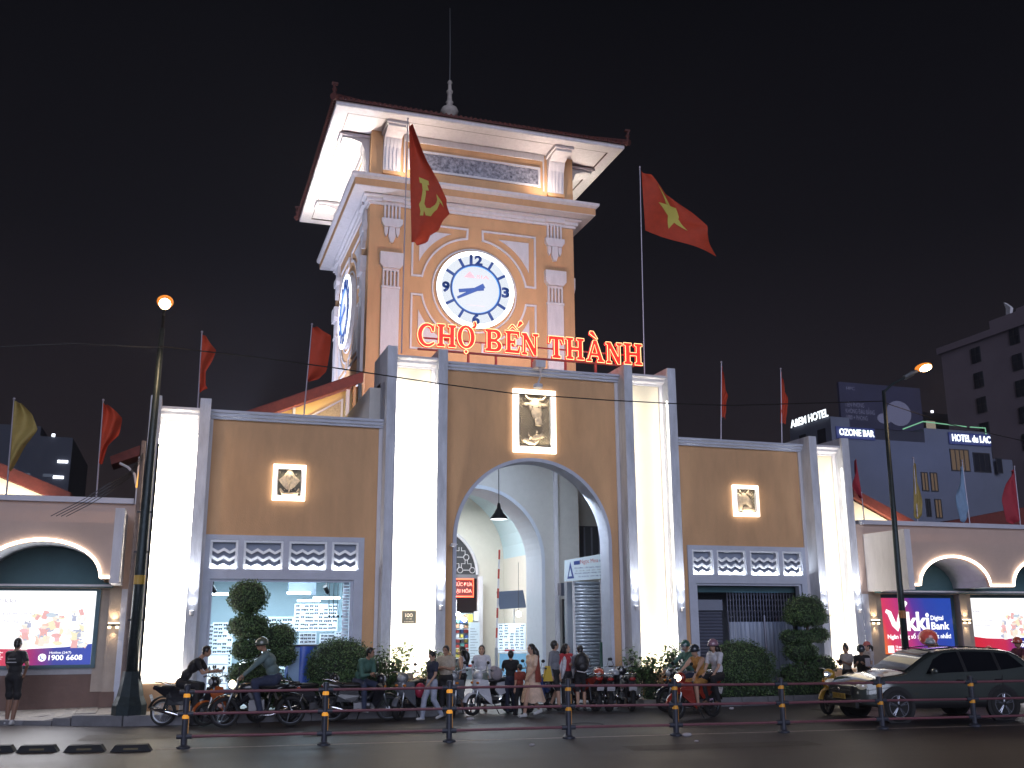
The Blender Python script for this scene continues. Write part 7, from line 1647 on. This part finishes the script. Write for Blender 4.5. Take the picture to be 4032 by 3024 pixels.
# finish all bodies in one evaluation
dg=bpy.context.evaluated_depsgraph_get(); dg.update()
for o,Pm,mats,J,hd,lat in PEOPLE:
    me=bpy.data.meshes.new_from_object(o.evaluated_get(dg)); me.name='body'
    o.modifiers.clear(); old=o.data; o.data=me; bpy.data.meshes.remove(old)
    n=len(me.polygons); c=np.empty(n*3); me.polygons.foreach_get('center',c); c=c.reshape(-1,3)
    best=np.full(n,1e9); idx=np.zeros(n,np.int32)
    for k in Pm:
        if k[0]=='c':
            a=np.array(k[1]);b=np.array(k[2]); ab=b-a; L=max(ab@ab,1e-9); tt=np.clip(((c-a)@ab)/L,0,1); d=np.linalg.norm(c-(a+tt[:,None]*ab),axis=1)-(k[3]+(k[4]-k[3])*tt)
        else:
            m=np.array(k[3].transposed()) if k[3] else np.eye(3); l=(c-np.array(k[1]))@m.T; r=np.array(k[2]); d=(np.linalg.norm(l/r,axis=1)-1)*r.min()
        w=d<best; best[w]=d[w]; idx[w]=k[5]
    # add fingers, eyes, mouth
    bm=bmesh.new(); bm.from_mesh(me); k0=len(bm.faces); e=MB(); em=[]
    for nme,sg in(('l',1),('r',-1)):
        h0=J['hd'+nme]; dv=J['dv'+nme]; side=(lat-dv*lat.dot(dv)); side=side.normalized() if side.length>.01 else Vector((0,1,0)); nn=dv.cross(side).normalized()
        sp=nn
        for fi,(off,ln) in enumerate(((-.026,.058),(-.009,.068),(.009,.065),(.026,.050))):
            b0=h0+sp*off; b1=b0+dv*ln*.55; b2=b1+(dv*.7-side*sg*.6).normalized()*ln*.5; q=len(e.f); e.tube([b0,b1,b2],[.0085,.008,.006],6); em+=[2]*(len(e.f)-q)
        b0=h0-dv*.04+sp*-.028; q=len(e.f); e.tube([b0,b0+sp*-.025+dv*.02,b0+sp*-.03+dv*.05],[.010,.009,.007],6); em+=[2]*(len(e.f)-q)
    for sg in(-1,1):
        q=len(e.f); e.ell(tuple(hd(.082,sg*.028,.012)),(.012,.014,.008),8,5); em+=[4]*(len(e.f)-q)
        q=len(e.f); e.tube([hd(.088,sg*.014,.032),hd(.080,sg*.044,.032)],.0045,4); em+=[4]*(len(e.f)-q)
    q=len(e.f); e.ell(tuple(hd(.086,0,-.058)),(.009,.022,.006),8,5); em+=[5]*(len(e.f)-q)
    bvs=[bm.verts.new(v) for v in e.v]
    for f in e.f:
        try: bm.faces.new([bvs[i] for i in f]).smooth=True
        except Exception: pass
    bm.to_mesh(me); bm.free()
    me.materials.clear()
    for m in mats: me.materials.append(m)
    mi=np.concatenate([idx,np.array(em,np.int32)]) 
    if len(mi)!=len(me.polygons): mi=np.resize(mi,len(me.polygons))
    me.polygons.foreach_set('material_index',mi.astype(np.int32)); me.polygons.foreach_set('use_smooth',[True]*len(me.polygons)); me.update()
# things people hold or carry
t=thing('backpack','black backpack with a white piping on the person in the grey hooded top','backpack',(.60,-1.22,.9)); q=MB(); q.ell((.60,-1.24,1.16),(.19,.13,.25),16,10); q.ell((.60,-1.31,1.06),(.14,.09,.13),12,8); q.build('bag',mat('black_nylon',(.01,.01,.013),.5,bump=.3),t,smooth=True); MB().tube([(.44,-1.33,.96),(.60,-1.40,.93),(.76,-1.33,.96)],.012,6).build('piping',WHITEP,t)
t=thing('shopping_bag','yellow shopping bag carried by the man in the grey sweatshirt','bag',(-.22,-1.0,.8)); q=MB(); q.prism([(-.34,.72),(-.10,.72),(-.16,1.08),(-.27,1.08)],-1.06,-.96); q.build('bag',mat('yellow_plastic',(.62,.42,.03),.45),t)
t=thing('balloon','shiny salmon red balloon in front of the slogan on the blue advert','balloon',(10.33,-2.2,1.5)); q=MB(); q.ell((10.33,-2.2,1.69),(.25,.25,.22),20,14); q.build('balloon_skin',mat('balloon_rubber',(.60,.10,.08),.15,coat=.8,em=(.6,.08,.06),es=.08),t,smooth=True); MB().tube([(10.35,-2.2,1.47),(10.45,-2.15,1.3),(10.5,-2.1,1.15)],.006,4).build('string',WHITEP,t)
t=thing('phone','pale phone in the hands of the man in the black helmet','phone',(7.6,-3.1,1.0)); MB().box(7.50,7.64,-3.18,-3.16,1.02,1.22).build('phone_body',mat('phone_white',(.5,.45,.48),.4),t)
t=thing('plastic_bag','red and green plastic bag hanging from the grey scooter by the shrub','bag',(-3.6,-1.6,.5)); q=MB(); q.ell((-3.58,-1.62,.62),(.13,.10,.17),12,8); q.build('bag',mat('red_plastic',(.4,.03,.07),.4),t,smooth=True)
t=thing('rolled_coat','pale bundled raincoat on the saddle of the white fronted scooter','coat',(-1.6,-1.2,.8)); q=MB(); q.ell((-1.60,-1.2,.93),(.16,.13,.16),12,8); q.ell((-1.66,-1.2,1.02),(.10,.11,.10),10,7); q.build('bundle',mat('greyish_pink_cloth',(.28,.25,.27),.8,bump=.6),t,smooth=True)
for x,y,z,l,m_ in((-3.85,-1.55,1.0,'beige helmet resting on the grey scooter by the leafy shrub',mat('beige_helmet',(.35,.28,.2),.3,coat=.5)),(1.05,-1.25,1.0,'red helmet on the scooter right of the backpack',red_h),(1.45,-1.3,.98,'silver grey helmet on the dark scooter seen from behind',gy_h)):
    t=thing('crash_helmet',l,'helmet',(x,y,z)); q=MB(); q.lathe([(.125,0),(.13,.04),(.115,.10),(.07,.14),(.01,.15)],(x,y,z-.13),18); q.build('shell',m_,t,smooth=True)
# ================================================================== HUMID NIGHT AIR
hz=bpy.data.materials.new('humid_air'); hz.use_nodes=True; n=hz.node_tree; n.nodes.clear()
o_=n.nodes.new('ShaderNodeOutputMaterial'); v_=n.nodes.new('ShaderNodeVolumePrincipled'); v_.inputs['Color'].default_value=(.80,.84,1,1); v_.inputs['Density'].default_value=.0011; v_.inputs['Anisotropy'].default_value=.5
n.links.new(v_.outputs[0],o_.inputs['Volume'])
H_=MB().box(-60,125,-40,110,-1.5,42).build('haze',hz,None); H_['kind']='stuff'
cy.volume_bounces=0; cy.volume_max_steps=64
